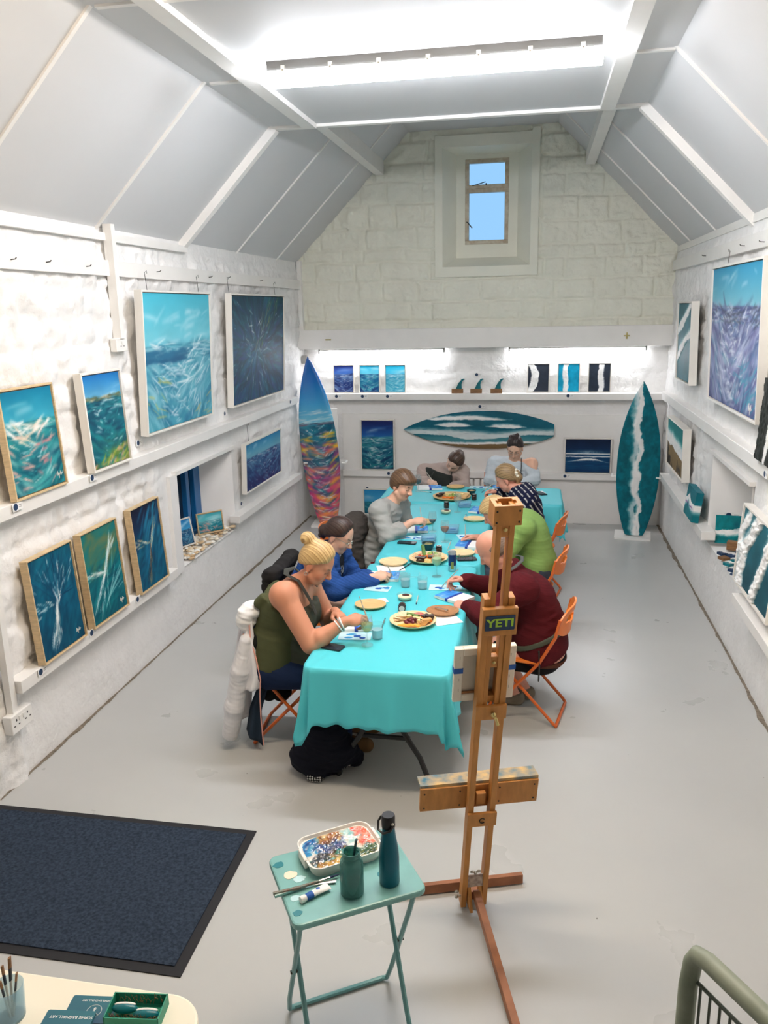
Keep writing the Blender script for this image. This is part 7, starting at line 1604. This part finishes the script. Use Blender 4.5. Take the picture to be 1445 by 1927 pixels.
ex = [ell(bc, (0.040, 0.043, 0.036), None, 0.012)]+[cap(bc+0.026*np.array((math.cos(a), math.sin(a)*0.9, 0.3*math.sin(2*a))), bc+0.03*np.array((math.cos(a+1.4), math.sin(a+1.4)*0.9, 0.5*math.cos(a))), 0.016, 0.013, 0.006) for a in (0.2, 1.4, 2.7, 3.9, 5.2)]+[cap(bc, H-hf*0.03*1+hu*0.08, 0.028, 0.04, 0.02)]
hair_obj(p1, hair_shell(H, R, extra=ex, cutf=updo, col=(226, 196, 138), col2=(156, 118, 70), seed=2, h=0.004))
for k, (t, mt_) in enumerate(((0.90, 'paper'), (0.86, 'grey_plastic'), (0.80, 'paper'))):
    e, w = j['eR'], j['wR']; c = e+(w-e)*t; d = nv(w-e); s1 = nv(np.cross(d, UPZ)); s2 = np.cross(s1, d); rr = 0.037
    part_tube(p1, 'bracelet', [c+s1*rr*math.cos(a)+s2*rr*math.sin(a)+d*0.006*math.sin(a+k) for a in np.linspace(0, 2*PI, 17)[:-1]], 0.0045, mt_, 6, True)
hp = p1['HP']; part_tube(p1, 'earring', [hp(-0.006+0.009*math.cos(a), -0.084, -0.062+0.011*math.sin(a)) for a in np.linspace(0, 2*PI, 13)[:-1]], 0.0018, 'metal', 5, True)
# 2 --- dark hair, blue cardigan
j = dict(pelvis=at(575, 1120, 5.38), chest=at(603, 1068, 5.37), neck=at(617, 1033, 5.36), head=at(638, 1006, 5.36), sR=at(597, 1060, 5.18), eR=at(632, 1112, 5.13), wR=at(701, 1087, 5.24), sL=at(636, 1043, 5.55), eL=at(668, 1090, 5.58), wL=at(690, 1090, 5.47))
p2 = person('dark-haired person with glasses in a chunky blue cardigan, second on the left', j['pelvis'], (1, 0, 0), j, 'fair', 1.12, 1.0, 1.15, bust=0.95, headf=(0.84, -0.12, -0.52), headu=(0.5, 0, 0.85), hands=dict(R=dict(d=(0.95, 0.22, 0.15), n=(0.1, -0.6, 0.75)), L=dict(d=(0.8, -0.5, 0), n=(0.1, 0.2, 0.95))), brow=lin((50, 36, 30)))
ribs = lambda P, C: C*(1+0.16*np.sin((P@nv((0.5, 0.3, 1.0)))*2*PI/0.016))[:, None]
garment(p2, 'blouse', p2['T'], 0.012, (40, 42, 50), cuts=[pl(fpt(p2, 0, 0, 0.17), p2['sp'])], pattern=lambda P, C: np.where((fnoise(P, 60, 4) > 0.35)[:, None], np.array(lin((176, 180, 190))), C), fold=(0.003, 14, 2))
op = lambda X, Y, Z: 0.055-np.sqrt(np.maximum(0, ((Y-p2['J']['chest'][1]-0.02)*1.0)**2))-1.0*np.minimum(0, 0)*X-10*np.minimum(0, (X-p2['J']['chest'][0])*1.0-0.02+0*Z)*0 if False else np.where((X-p2['J']['chest'][0])*p2['fr'][0]+(Z-p2['J']['chest'][2])*p2['fr'][2] > 0.0, 0.06-np.abs(Y-p2['J']['chest'][1]), -1.0)
garment(p2, 'cardigan', p2['T']+sleeve(p2, 'R', 0.93)+sleeve(p2, 'L', 0.93), 0.022, (44, 78, 140), cuts=[op, pl(p2['J']['neck']+p2['sp']*0.035, p2['sp'])], mt='knit', pattern=ribs, fold=(0.008, 13, 5))
garment(p2, 'skirt', [p2['T'][0]]+[x for L_ in p2['LG'] for x in L_[0]]+[x for L_ in p2['LG'] for x in L_[1][:1]], 0.03, (34, 36, 36), cuts=[pl(p2['J']['pelvis']+p2['sp']*0.05, p2['sp'])], k=0.09, res=0.009, pattern=lambda P, C: np.where((fnoise(P, 70, 9) > 0.5)[:, None], np.array(lin((130, 134, 126))), C)); shoes(p2, (40, 40, 44))
H, R = p2['H'], p2['HR']; hf, hl, hu = R
ex = [ell(H-hf*0.105-hu*0.035, (0.045, 0.05, 0.045), R, 0.02)]+[ell(H-hf*(0.10+0.02*math.cos(a))-hu*(0.05+0.03*math.sin(a))+hl*0.035*math.cos(a*2), (0.018, 0.016, 0.018), R, 0.006) for a in (0, 1.1, 2.2, 3.3, 4.4)]
hair_obj(p2, hair_shell(H, R, extra=ex, cutf=lambda f, l, u: np.maximum(f-0.058-0.12*np.clip(u-0.06, -0.1, 0.1)+0.010*np.exp(-((l-0.012)/0.008)**2), (-0.008+0.70*np.clip(f, -0.1, 0.05))-u), col=(74, 52, 44), col2=(34, 24, 22), seed=5))
glasses(p2, 'metal')
# 3 --- grey sweatshirt, short brown hair
j = dict(pelvis=at(700, 1045, 6.62), chest=at(718, 985, 6.62), neck=at(738, 942, 6.62), head=at(757, 911, 6.61), sR=at(713, 962, 6.43), eR=at(728, 1010, 6.34), wR=at(775, 983, 6.44), sL=at(752, 948, 6.82), eL=at(765, 992, 6.86), wL=at(758, 1008, 6.70))
p3 = person('person with short brown hair in a grey sweatshirt and red trousers, third on the left', j['pelvis'], (1, 0, 0), j, 'fair', 1.08, 1.0, 1.08, headf=(0.80, -0.42, -0.42), headu=(0.4, -0.1, 0.9), res=0.005, hands=dict(R=dict(d=(0.93, 0.25, 0.2), n=(0.0, -0.55, 0.8)), L=dict(d=(0.8, -0.4, -0.2), n=(0.1, 0.2, 0.95))), brow=lin((90, 64, 44)))
sw = garment(p3, 'sweatshirt', p3['T']+sleeve(p3, 'R', 0.48)+sleeve(p3, 'L', 0.6), 0.018, (166, 166, 162), cuts=[pl(p3['J']['neck']+p3['sp']*0.015, p3['sp']), pl(p3['J']['pelvis']-p3['sp']*0.055, -p3['sp'])], fold=(0.011, 14, 8))
c = at(768, 982, 6.50)
for k, (dx, hh, colr) in enumerate(((0.0, 0.045, 'blob_a'), (0.018, 0.042, 'lilac'), (0.036, 0.045, 'blob_b'), (0.052, 0.04, 'pinkish'))):
    ok_, lo_, no_, _i = sw.closest_point_on_mesh(Vector(c-np.array(p3['root'].matrix_world.translation))+Vector((dx*0.75, 0.0, 0.0)))
    if colr not in MT: MT[colr] = mat(colr, dict(lilac=(120, 100, 200), pinkish=(224, 120, 170))[colr], 0.6)
    no_ = no_.normalized(); up_ = (Vector((0, 0, 1))-no_*no_.z).normalized(); obj('print', MB().beam(tuple(lo_-up_*hh*0.5), tuple(lo_+up_*hh*0.5), 0.009, 0.006, up=tuple(no_)), MT[colr], p3['root'], smooth=False, label='coloured letter stroke printed on the chest')
trousers(p3, (124, 34, 38)); shoes(p3, (60, 50, 46))
H, R = p3['H'], p3['HR']; hf, hl, hu = R
short = lambda f, l, u: np.maximum(f-(0.022+0.078*sstep(u, 0.012, 0.05)), (-0.036-0.046*sstep(-f, 0.0, 0.05))-u)
hair_obj(p3, hair_shell(H, R, skull=(0.113, 0.093, 0.110), extra=[ell(H+hf*0.055+hu*0.075, (0.05, 0.07, 0.032), R, 0.02)], cutf=short, col=(128, 96, 68), col2=(66, 46, 32), seed=8))
# 4 --- beige jumper with dark apron, far side, head bowed
j = dict(pelvis=at(826, 935, 8.92), chest=at(828, 905, 8.84), neck=at(838, 882, 8.78), head=at(856, 868, 8.70), sR=at(800, 886, 8.80), eR=at(790, 910, 8.66), wR=at(806, 906, 8.52), sL=at(868, 888, 8.80), eL=at(874, 915, 8.68), wL=at(852, 918, 8.52))
p4 = person('person in a beige roll-neck jumper and dark apron bowing low over the far table', j['pelvis'], (0, -1, 0), j, 'pale', 1.08, 0.98, 1.1, bust=0.8, headf=(-0.42, -0.62, -0.66), headu=(0.45, -0.45, 0.75), hands=dict(R=dict(d=(0.6, -0.8, -0.05), n=(-0.5, -0.1, 0.8)), L=dict(d=(-0.7, -0.7, -0.1), n=(0.2, -0.1, 0.95))), brow=lin((70, 50, 40)))
garment(p4, 'jumper', p4['T']+sleeve(p4, 'R', 0.8)+sleeve(p4, 'L', 0.85), 0.018, (178, 160, 152), cuts=[pl(p4['J']['neck']+p4['sp']*0.10, p4['sp'])], extra=[cap(p4['J']['neck']-p4['sp']*0.03, p4['J']['neck']*0.6+p4['H']*0.4-UPZ*0.03, 0.078, 0.07, 0.03)], mt='knit', fold=(0.007, 14, 3))
garment(p4, 'apron', p4['T'], 0.034, (52, 56, 54), cuts=front_panel(p4, 0.035, 0.15, 0.17, 0.36), fold=(0.003, 12, 4)); nk = p4['J']['neck']
apron_strap(p4, 'apron_strap', [fpt(p4, 0.15, -0.13, 0.08), fpt(p4, 0.13, -0.105, 0.17), nk+np.array((-0.085, 0.0, 0.02)), nk+np.array((-0.06, 0.07, 0.04))], 0.017); apron_strap(p4, 'apron_strap', [fpt(p4, 0.15, 0.13, 0.08), fpt(p4, 0.13, 0.105, 0.17), nk+np.array((0.085, 0.0, 0.02)), nk+np.array((0.06, 0.07, 0.04))], 0.017)
trousers(p4, (40, 42, 50)); shoes(p4, (50, 46, 44)); H, R = p4['H'], p4['HR']; hf, hl, hu = R
hair_obj(p4, hair_shell(H, R, extra=[ell(H-hf*0.10+hu*0.03, (0.04, 0.045, 0.04), R, 0.02)], cutf=updo, col=(96, 70, 54), col2=(44, 32, 28), seed=11))
# 5 --- off-shoulder pale top, far side
j = dict(pelvis=at(960, 945, 8.96), chest=at(962, 898, 8.90), neck=at(966, 870, 8.87), head=at(969, 842, 8.82), sR=at(932, 873, 8.88), eR=at(922, 903, 8.72), wR=at(944, 912, 8.56), sL=at(1000, 873, 8.88), eL=at(1004, 903, 8.74), wL=at(978, 914, 8.58))
p5 = person('dark-haired person in a pale off-shoulder top with glasses at the far table', j['pelvis'], (0, -1, 0), j, 'fair', 1.08, 1.0, 1.12, bust=0.9, headf=(-0.12, -0.82, -0.56), headu=(0, -0.3, 0.9), hands=dict(R=dict(d=(0.8, -0.6, -0.1), n=(-0.3, -0.2, 0.9)), L=dict(d=(-0.8, -0.6, -0.1), n=(0.3, -0.2, 0.9))), brow=lin((44, 32, 30)))
cs = p5['J']['sL']; slash = pl(p5['J']['sL']+np.array((-0.02, 0, 0.0))-UPZ*0.012, (0.42, 0, 0.9))
garment(p5, 'jumper', p5['T']+sleeve(p5, 'R', 0.75)+sleeve(p5, 'L', 0.75), 0.020, (196, 204, 210), cuts=[slash, pl(p5['J']['neck']+np.array((0, 0, 0.055)), (0, -0.3, 1))], mt='knit', fold=(0.008, 14, 6))
garment(p5, 'apron', p5['T'], 0.036, (62, 64, 66), cuts=front_panel(p5, 0.035, 0.125, 0.10, 0.36), fold=(0.003, 12, 4)); nk = p5['J']['neck']
for q in (-1, 1): apron_strap(p5, 'apron_strap', [fpt(p5, 0.165, q*0.10, 0.02), fpt(p5, 0.15, q*0.10, 0.10), fpt(p5, 0.115, q*0.10, 0.18), nk+np.array((q*0.085, 0.01, 0.04))], 0.016)
trousers(p5, (44, 48, 60)); shoes(p5, (50, 46, 44)); H, R = p5['H'], p5['HR']; hf, hl, hu = R
hair_obj(p5, hair_shell(H, R, extra=[ell(H+hu*0.10-hf*0.02, (0.07, 0.062, 0.045), R, 0.025)]+[ell(H+hu*(0.115+0.015*math.sin(3*a))+hf*(0.045*math.cos(a)-0.02)+hl*0.045*math.sin(a), (0.022, 0.022, 0.022), R, 0.008) for a in np.linspace(0, 5.4, 7)], cutf=updo, col=(62, 48, 46), col2=(28, 22, 24), seed=14)); glasses(p5, 'metal')
# 6 --- navy striped top, ponytail, right far
j = dict(pelvis=at(992, 990, 7.30), chest=at(990, 948, 7.30), neck=at(972, 918, 7.33), head=at(953, 899, 7.35), sL=at(992, 938, 7.12), eL=at(975, 975, 7.06), wL=at(945, 965, 7.15), sR=at(968, 918, 7.50), eR=at(950, 945, 7.58), wR=at(938, 928, 7.50))
p6 = person('person with blonde ponytail and cream scrunchie in a navy dashed top, right side far', j['pelvis'], (-1, 0, 0), j, 'pink', 1.06, 1.0, 1.08, bust=0.8, headf=(-0.82, 0.22, -0.48), headu=(-0.4, 0, 0.9), hands=dict(R=dict(d=(-0.92, -0.1, 0.25), n=(0.0, 0.5, 0.8)), L=dict(d=(-0.9, 0.3, 0), n=(0, -0.3, 0.9))), brow=lin((110, 84, 56)))
def dashes(P, C):
    t = P@nv((0.75, 0.2, 0.6)); u = P@nv((0.5, -0.6, -0.6)); m = (np.abs((t/0.042) % 1-0.5) < 0.11) & (((u/0.06+np.floor(t/0.042)*0.37) % 1) < 0.72); return np.where(m[:, None], np.array(lin((206, 204, 200))), C)
garment(p6, 'top', p6['T']+sleeve(p6, 'R', 0.9)+sleeve(p6, 'L', 0.9), 0.016, (28, 32, 60), cuts=[pl(p6['J']['neck']+p6['sp']*0.02, p6['sp'])], pattern=dashes, fold=(0.007, 14, 2)); trousers(p6, (36, 40, 48)); shoes(p6, (60, 56, 54))
H, R = p6['H'], p6['HR']; hf, hl, hu = R; tb = H-hf*0.108-hu*0.005
ex = [cap(tb, tb-hf*0.02-UPZ*0.05, 0.03, 0.034, 0.015), cap(tb-hf*0.02-UPZ*0.05, tb-hf*0.005-UPZ*0.13, 0.034, 0.012, 0.015)]
hair_obj(p6, hair_shell(H, R, extra=ex, cutf=updo, col=(178, 148, 106), col2=(112, 88, 60), seed=17))
part_tube(p6, 'scrunchie', [tb+hl*0.034*math.cos(a)+hu*0.034*math.sin(a)-hf*0.006*math.sin(5*a) for a in np.linspace(0, 2*PI, 25)[:-1]], [0.015+0.004*math.sin(7*a) for a in np.linspace(0, 2*PI, 25)[:-1]], 'cream', 8, True)
# 7 --- lime green top, blonde bob, right middle
j = dict(pelvis=at(1008, 1060, 6.22), chest=at(998, 1004, 6.22), neck=at(966, 968, 6.24), head=at(932, 963, 6.26), sL=at(985, 995, 6.03), eL=at(955, 1040, 5.98), wL=at(915, 1040, 6.05), sR=at(960, 975, 6.43), eR=at(940, 1015, 6.50), wR=at(897, 1012, 6.36))
p7 = person('person with a blonde bob in a lime green top, middle of the right side', j['pelvis'], (-1, 0, 0), j, 'pink', 1.12, 1.0, 1.12, bust=0.9, headf=(-0.80, 0.15, -0.58), headu=(-0.5, 0, 0.86), hands=dict(R=dict(d=(-0.95, -0.1, 0.1), n=(0.0, 0.5, 0.8)), L=dict(d=(-0.9, 0.2, 0), n=(0, -0.3, 0.9))), brow=lin((140, 110, 76)))
garment(p7, 'top', p7['T']+sleeve(p7, 'R', 0.35)+sleeve(p7, 'L', 0.35), 0.016, (132, 164, 92), cuts=[pl(p7['J']['neck']+p7['sp']*0.01, p7['sp'])], fold=(0.007, 12, 2)); trousers(p7, (70, 80, 96)); shoes(p7, (60, 56, 54))
H, R = p7['H'], p7['HR']; hf, hl, hu = R
bob = lambda f, l, u: np.maximum(f-(0.045+0.045*sstep(u, 0.03, 0.06)), -0.115-u)
hair_obj(p7, hair_shell(H, R, skull=(0.114, 0.096, 0.112), extra=[], cutf=bob, col=(222, 192, 138), col2=(166, 132, 84), seed=21)) if False else None
bobx = [ell(H+hl*q*0.075-hu*0.05-hf*0.015, (0.055, 0.026, 0.075), R, 0.03) for q in (-1, 1)]+[ell(H-hf*0.085-hu*0.04, (0.035, 0.07, 0.075), R, 0.03), ell(H+hf*0.06+hu*0.07, (0.045, 0.07, 0.035), R, 0.02)]
hair_obj(p7, hair_shell(H, R, skull=(0.114, 0.096, 0.112), extra=bobx, cutf=bob, col=(222, 192, 138), col2=(166, 132, 84), seed=21))
# 8 --- balding man in maroon fleece, near right
j = dict(pelvis=at(1018, 1218, 5.0), chest=at(1000, 1135, 5.0), neck=at(956, 1070, 5.0), head=at(928, 1032, 5.0), sL=at(985, 1108, 4.79), eL=at(912, 1160, 4.72), wL=at(882, 1143, 4.86), sR=at(958, 1082, 5.21), eR=at(930, 1108, 5.30), wR=at(878, 1093, 5.17))
p8 = person('balding man in a maroon fleece and shorts, nearest painter on the right side', j['pelvis'], (-1, 0, 0), j, 'pink', 1.26, 1.04, 1.18, belly=(0.135, 0.16), headf=(-0.74, 0.10, -0.66), headu=(-0.6, 0, 0.8), res=0.005, neck=0.06, hands=dict(R=dict(d=(-0.93, -0.1, 0.22), n=(0.0, 0.55, 0.8)), L=dict(d=(-0.88, 0.25, 0.12), n=(-0.1, -0.4, 0.9), curl=1.5)), brow=lin((150, 120, 100)), legs=dict(kR=at(925, 1215, 5.18), kL=at(925, 1232, 4.88), aR=np.append(onz(985, 1290, 0.09)[:2], 0.09), aL=np.append(onz(965, 1300, 0.09)[:2], 0.09)))
rid = lambda P, C: C*(1+0.10*np.sin((P@nv((0.35, 0.1, 1.0)))*2*PI/0.012))[:, None]
garment(p8, 'fleece', p8['T']+sleeve(p8, 'R', 0.98)+sleeve(p8, 'L', 0.98), 0.020, (84, 24, 30), cuts=[pl(p8['J']['neck']+p8['sp']*0.03, p8['sp']), pl(p8['J']['pelvis']+np.array((0, 0, -0.035)), (0.35, 0, -1))], extra=[cap(p8['J']['neck']-p8['sp']*0.04, p8['J']['neck']+p8['sp']*0.02, 0.088, 0.082, 0.03)], pattern=rid, fold=(0.009, 11, 4))
nk = p8['J']['neck']; apron_strap(p8, 'apron_strap', [nk+np.array((0.05, 0.10, 0.06)), nk+np.array((0.085, 0.03, 0.075)), nk+np.array((0.088, -0.04, 0.07)), nk+np.array((0.045, -0.10, 0.045)), nk+np.array((-0.03, -0.115, 0.0))], 0.011, 'apron_grey') if 'apron_grey' in MT else (MT.setdefault('apron_grey', mat('grey_apron_tape', (78, 80, 78), 0.8)), apron_strap(p8, 'apron_strap', [nk+np.array((0.05, 0.10, 0.06)), nk+np.array((0.085, 0.03, 0.075)), nk+np.array((0.088, -0.04, 0.07)), nk+np.array((0.045, -0.10, 0.045)), nk+np.array((-0.03, -0.115, 0.0))], 0.011, 'apron_grey'))
c8 = p8['J']['pelvis']*0.62+p8['J']['chest']*0.38; w8 = [c8+p8['R'][0]*0.198*math.cos(a)+p8['l']*0.238*math.sin(a)-UPZ*0.01*math.cos(a) for a in np.linspace(0, 2*PI, 41)[:-1]]
garment(p8, 'apron_tie', p8['T'], 0.034, (84, 86, 74), cuts=[pl(c8+p8['sp']*0.012, p8['sp']), pl(c8-p8['sp']*0.020, -p8['sp'])], fold=(0.002, 10, 1))
tail = c8+p8['fr']*-0.17-p8['l']*-0.19; q8 = at(1014, 1225, 4.76); apron_strap(p8, 'apron_tie_tail', [q8, q8+np.array((0.005, -0.004, -0.08)), q8+np.array((0.003, 0.0, -0.20))], 0.018)
garment(p8, 'belt', p8['T'][:1], 0.020, (92, 54, 40), cuts=[pl(p8['J']['pelvis']+UPZ*0.0+np.array((0, 0, -0.01)), (0.2, 0, 1)), pl(p8['J']['pelvis']-UPZ*0.05, (-0.2, 0, -1))], fold=(0.001, 10, 1))
trousers(p8, (26, 26, 30), name='shorts', shorts=True, waist=-0.03); shoes(p8, (128, 118, 104))
H, R = p8['H'], p8['HR']; hf, hl, hu = R
ring = lambda f, l, u: np.maximum(np.maximum(f-0.012, (-0.062-0.0*f)-u), u-(0.030+0.02*np.clip(-f/0.1, 0, 1)))
hair_obj(p8, hair_shell(H, R, skull=(0.1045, 0.0835, 0.105), s=1.04, cutf=ring, col=(150, 126, 110), col2=(104, 86, 76), seed=24), label='thin grey hair round the back of the head')
# ---- brushes held in the hands
brush('pale-handled brush in the right hand of the blonde person in olive', at(694, 1172, 4.32), at(676, 1122, 4.30)); brush('brush held by the person in the blue cardigan', at(743, 1094, 5.36), at(728, 1062, 5.28))
brush('brush held by the person in the grey sweatshirt', at(796, 996, 6.60), at(790, 954, 6.58)); brush('brush held over the page by the person in the beige jumper', at(818, 911, 8.46), at(803, 889, 8.54))
brush('brush held at an angle by the person in navy stripes', at(906, 927, 7.56), at(931, 908, 7.50)); brush('brush held upright by the person in lime green', at(876, 1026, 6.38), at(875, 986, 6.36)); brush('pale brush slanting in the right hand of the man in maroon', at(827, 1109, 5.24), at(863, 1070, 5.13))
# ------------------------------------------------------------------ coats and bag
def cloth_lump(nm, lab, prims_cols, base, mt='cloth', fold=(0.012, 16, 3), res=0.008, cat='coat'):
    r = thing(nm, lab, cat, base)
    for pn, prs, c, k in prims_cols: garment(dict(root=r), pn, prs, 0.0, c, k=k, res=res, mt=mt, fold=fold)
    return r
# white and navy jacket over the back of the nearest left chair
def cp(px, py, y): return at(px, py, y)
r = thing('jacket', 'white jacket with navy lining hung over the chair of the blonde person in olive', 'coat', cp(460, 1260, 4.25)); JK = dict(root=r)
def drape(p, nm, left, right, mt, waves=3.0, amp=0.018, seed=1, thick=0.006, n=22, mrows=26, bulge=0.02):
    """hanging cloth between two edge lines of room points, rippled towards the viewer"""
    b = np.array(p['root'].matrix_world.translation); L = np.array(left); R_ = np.array(right); tt = np.linspace(0, 1, mrows)
    def along(A): 
        q = np.linspace(0, 1, len(A)); return np.stack([np.interp(tt, q, A[:, c]) for c in range(3)], 1)
    A, B = along(L), along(R_); u = np.linspace(0, 1, n)[None, :, None]; P = A[:, None]*(1-u)+B[:, None]*u
    U, T = np.meshgrid(np.linspace(0, 1, n), tt); ph = seed*1.7
    off = amp*np.sin(U*waves*2*PI+ph+1.6*T*np.sin(seed))*(0.45+0.55*T)+bulge*np.sin(PI*U)+amp*0.6*np.sin(T*9+U*4+ph)*np.sin(PI*U)
    P[..., 1] -= off; X = P-b
    o = obj(nm, MB().grid(X[..., 0], X[..., 1], X[..., 2]), MT[mt], p['root'], angle=180); md = o.modifiers.new('thick', 'SOLIDIFY'); md.thickness = thick; md.offset = 0; return o
MT['jacket_white'] = mat('white_shell_fabric', (232, 232, 236), 0.75, spec=0.2, bump=(40, 0.25, 0.006)); MT['jacket_navy'] = mat('navy_lining_fabric', (30, 46, 62), 0.7, spec=0.25, bump=(40, 0.25, 0.006))
drape(JK, 'white_front', [cp(460, 1160, 4.29), cp(452, 1205, 4.25), cp(440, 1260, 4.22), cp(434, 1300, 4.21)], [cp(474, 1165, 4.26), cp(482, 1236, 4.21), cp(490, 1272, 4.19), cp(489, 1296, 4.19)], 'jacket_white', 2.2, 0.016, 1)
drape(JK, 'white_back', [cp(452, 1170, 4.36), cp(443, 1225, 4.33), cp(430, 1290, 4.30), cp(424, 1350, 4.29)], [cp(468, 1170, 4.33), cp(470, 1236, 4.30), cp(474, 1292, 4.28), cp(470, 1350, 4.27)], 'jacket_white', 2.0, 0.016, 4)
slv = [cap(cp(464, 1205, 4.235), cp(452, 1262, 4.205), 0.040, 0.050, 0.03), cap(cp(452, 1262, 4.205), cp(441, 1330, 4.20), 0.052, 0.056, 0.03), cap(cp(441, 1330, 4.20), cp(434, 1378, 4.21), 0.056, 0.050, 0.03)]
garment(JK, 'white_sleeve', slv, 0, (226, 226, 230), cuts=[pl(cp(434, 1389, 4.22), (0.0, 0, -1))], fold=(0.0035, 26, 3), res=0.006)
garment(JK, 'hood', [ell(cp(473, 1148, 4.32), (0.068, 0.075, 0.05), None, 0.02), ell(cp(463, 1164, 4.28), (0.055, 0.06, 0.07), None, 0.03)], 0, (236, 236, 236), subs=[ell(cp(482, 1150, 4.24), (0.035, 0.05, 0.022))], fold=(0.008, 24, 5), res=0.005)
drape(JK, 'navy_lining', [cp(470, 1168, 4.29), cp(479, 1236, 4.235), cp(487, 1285, 4.215), cp(470, 1330, 4.23), cp(463, 1374, 4.24)], [cp(496, 1182, 4.33), cp(503, 1240, 4.30), cp(505, 1290, 4.28), cp(493, 1335, 4.24), cp(496, 1402, 4.215)], 'jacket_navy', 1.4, 0.012, 2, mrows=34)
part_tube(JK, 'zip_edge', [cp(468, 1170, 4.24), cp(472, 1205, 4.22), cp(482, 1240, 4.19), cp(490, 1278, 4.175), cp(489, 1310, 4.185), cp(491, 1350, 4.20), cp(496, 1402, 4.205)], 0.004, 'salmon' if 'salmon' in MT else (MT.setdefault('salmon', mat('salmon_piping', (236, 170, 156), 0.6)), 'salmon')[1], 6)
part_tube(JK, 'pocket_zip', [cp(456, 1245, 4.175), cp(452, 1272, 4.165)], 0.003, 'black', 6)
r = thing('jacket', 'black garment hung on the same chair behind the white jacket', 'coat', cp(505, 1200, 4.40)); JB = dict(root=r)
garment(JB, 'body', [ell(cp(500, 1190, 4.42), (0.06, 0.20, 0.10), None, 0.03), cap(cp(500, 1215, 4.36), cp(508, 1300, 4.36), 0.07, 0.06, 0.05), cap(cp(505, 1215, 4.5), cp(530, 1300, 4.52), 0.06, 0.06, 0.05)], 0, (30, 32, 30), fold=(0.01, 14, 3))
r = thing('jacket', 'dark jacket draped over the chair back of the person in the blue cardigan', 'coat', (-1.80, 5.40, 0.6)); J2 = dict(root=r)
garment(J2, 'body', [cap((-1.80, 5.17, 0.80), (-1.79, 5.63, 0.80), 0.045, 0.045, 0.03), cap((-1.83, 5.20, 0.78), (-1.85, 5.24, 0.45), 0.05, 0.06, 0.05), cap((-1.83, 5.60, 0.78), (-1.85, 5.58, 0.45), 0.05, 0.06, 0.05), ell((-1.84, 5.4, 0.6), (0.05, 0.2, 0.2), None, 0.05)], 0, (44, 42, 42), fold=(0.01, 14, 6))
r = thing('jacket', 'brown-grey padded jacket on the chair of the person in the grey sweatshirt', 'coat', (-1.78, 6.55, 0.6)); J3 = dict(root=r)
c3 = at(668, 992, 6.48); garment(J3, 'body', [ell(c3, (0.11, 0.20, 0.13), None, 0.05), ell(c3+np.array((-0.03, 0.0, -0.15)), (0.10, 0.2, 0.15), None, 0.05), cap(c3+np.array((0.02, -0.14, -0.05)), c3+np.array((0.06, -0.16, -0.33)), 0.065, 0.055, 0.05)], 0, (70, 64, 60), fold=(0.012, 16, 8))
r = thing('bag', 'black cloth bag and dark clothes heaped on the floor under the near table', 'bag', (-1.17, 4.05, 0)); BG = dict(root=r)
garment(BG, 'bag_body', [ell((-1.17, 4.06, 0.15), (0.15, 0.11, 0.17), None, 0.06), ell((-1.15, 4.06, 0.27), (0.10, 0.09, 0.10), None, 0.06), cap((-1.05, 4.09, 0.12), (-0.99, 4.14, 0.05), 0.08, 0.045, 0.05), cap((-1.28, 4.02, 0.1), (-1.18, 3.97, 0.04), 0.07, 0.04, 0.05), cap((-1.2, 4.05, 0.3), (-1.18, 4.08, 0.40), 0.06, 0.03, 0.04)], 0, (22, 24, 34), cuts=[pl((0, 0, 0.004), (0, 0, -1))], fold=(0.014, 18, 4))
garment(BG, 'patterned_trim', [cap((-1.21, 3.945, 0.03), (-1.16, 3.94, 0.025), 0.025, 0.02, 0.01), cap((-1.10, 4.02, 0.05), (-1.04, 4.05, 0.055), 0.022, 0.02, 0.01)], 0, (20, 22, 26), cuts=[pl((0, 0, 0.003), (0, 0, -1))], pattern=lambda P, C: np.where((np.sin(P[:, 0]*430)+np.sin(P[:, 2]*430+P[:, 1]*300) > 0.5)[:, None], np.array(lin((210, 210, 206))), C), fold=(0.002, 20, 1), res=0.004)
obj('tag', MB().box(0.13, 0.16, 0.02, 0.024, 0.04, 0.06), MT['paper'], r, smooth=False, label='white tag')
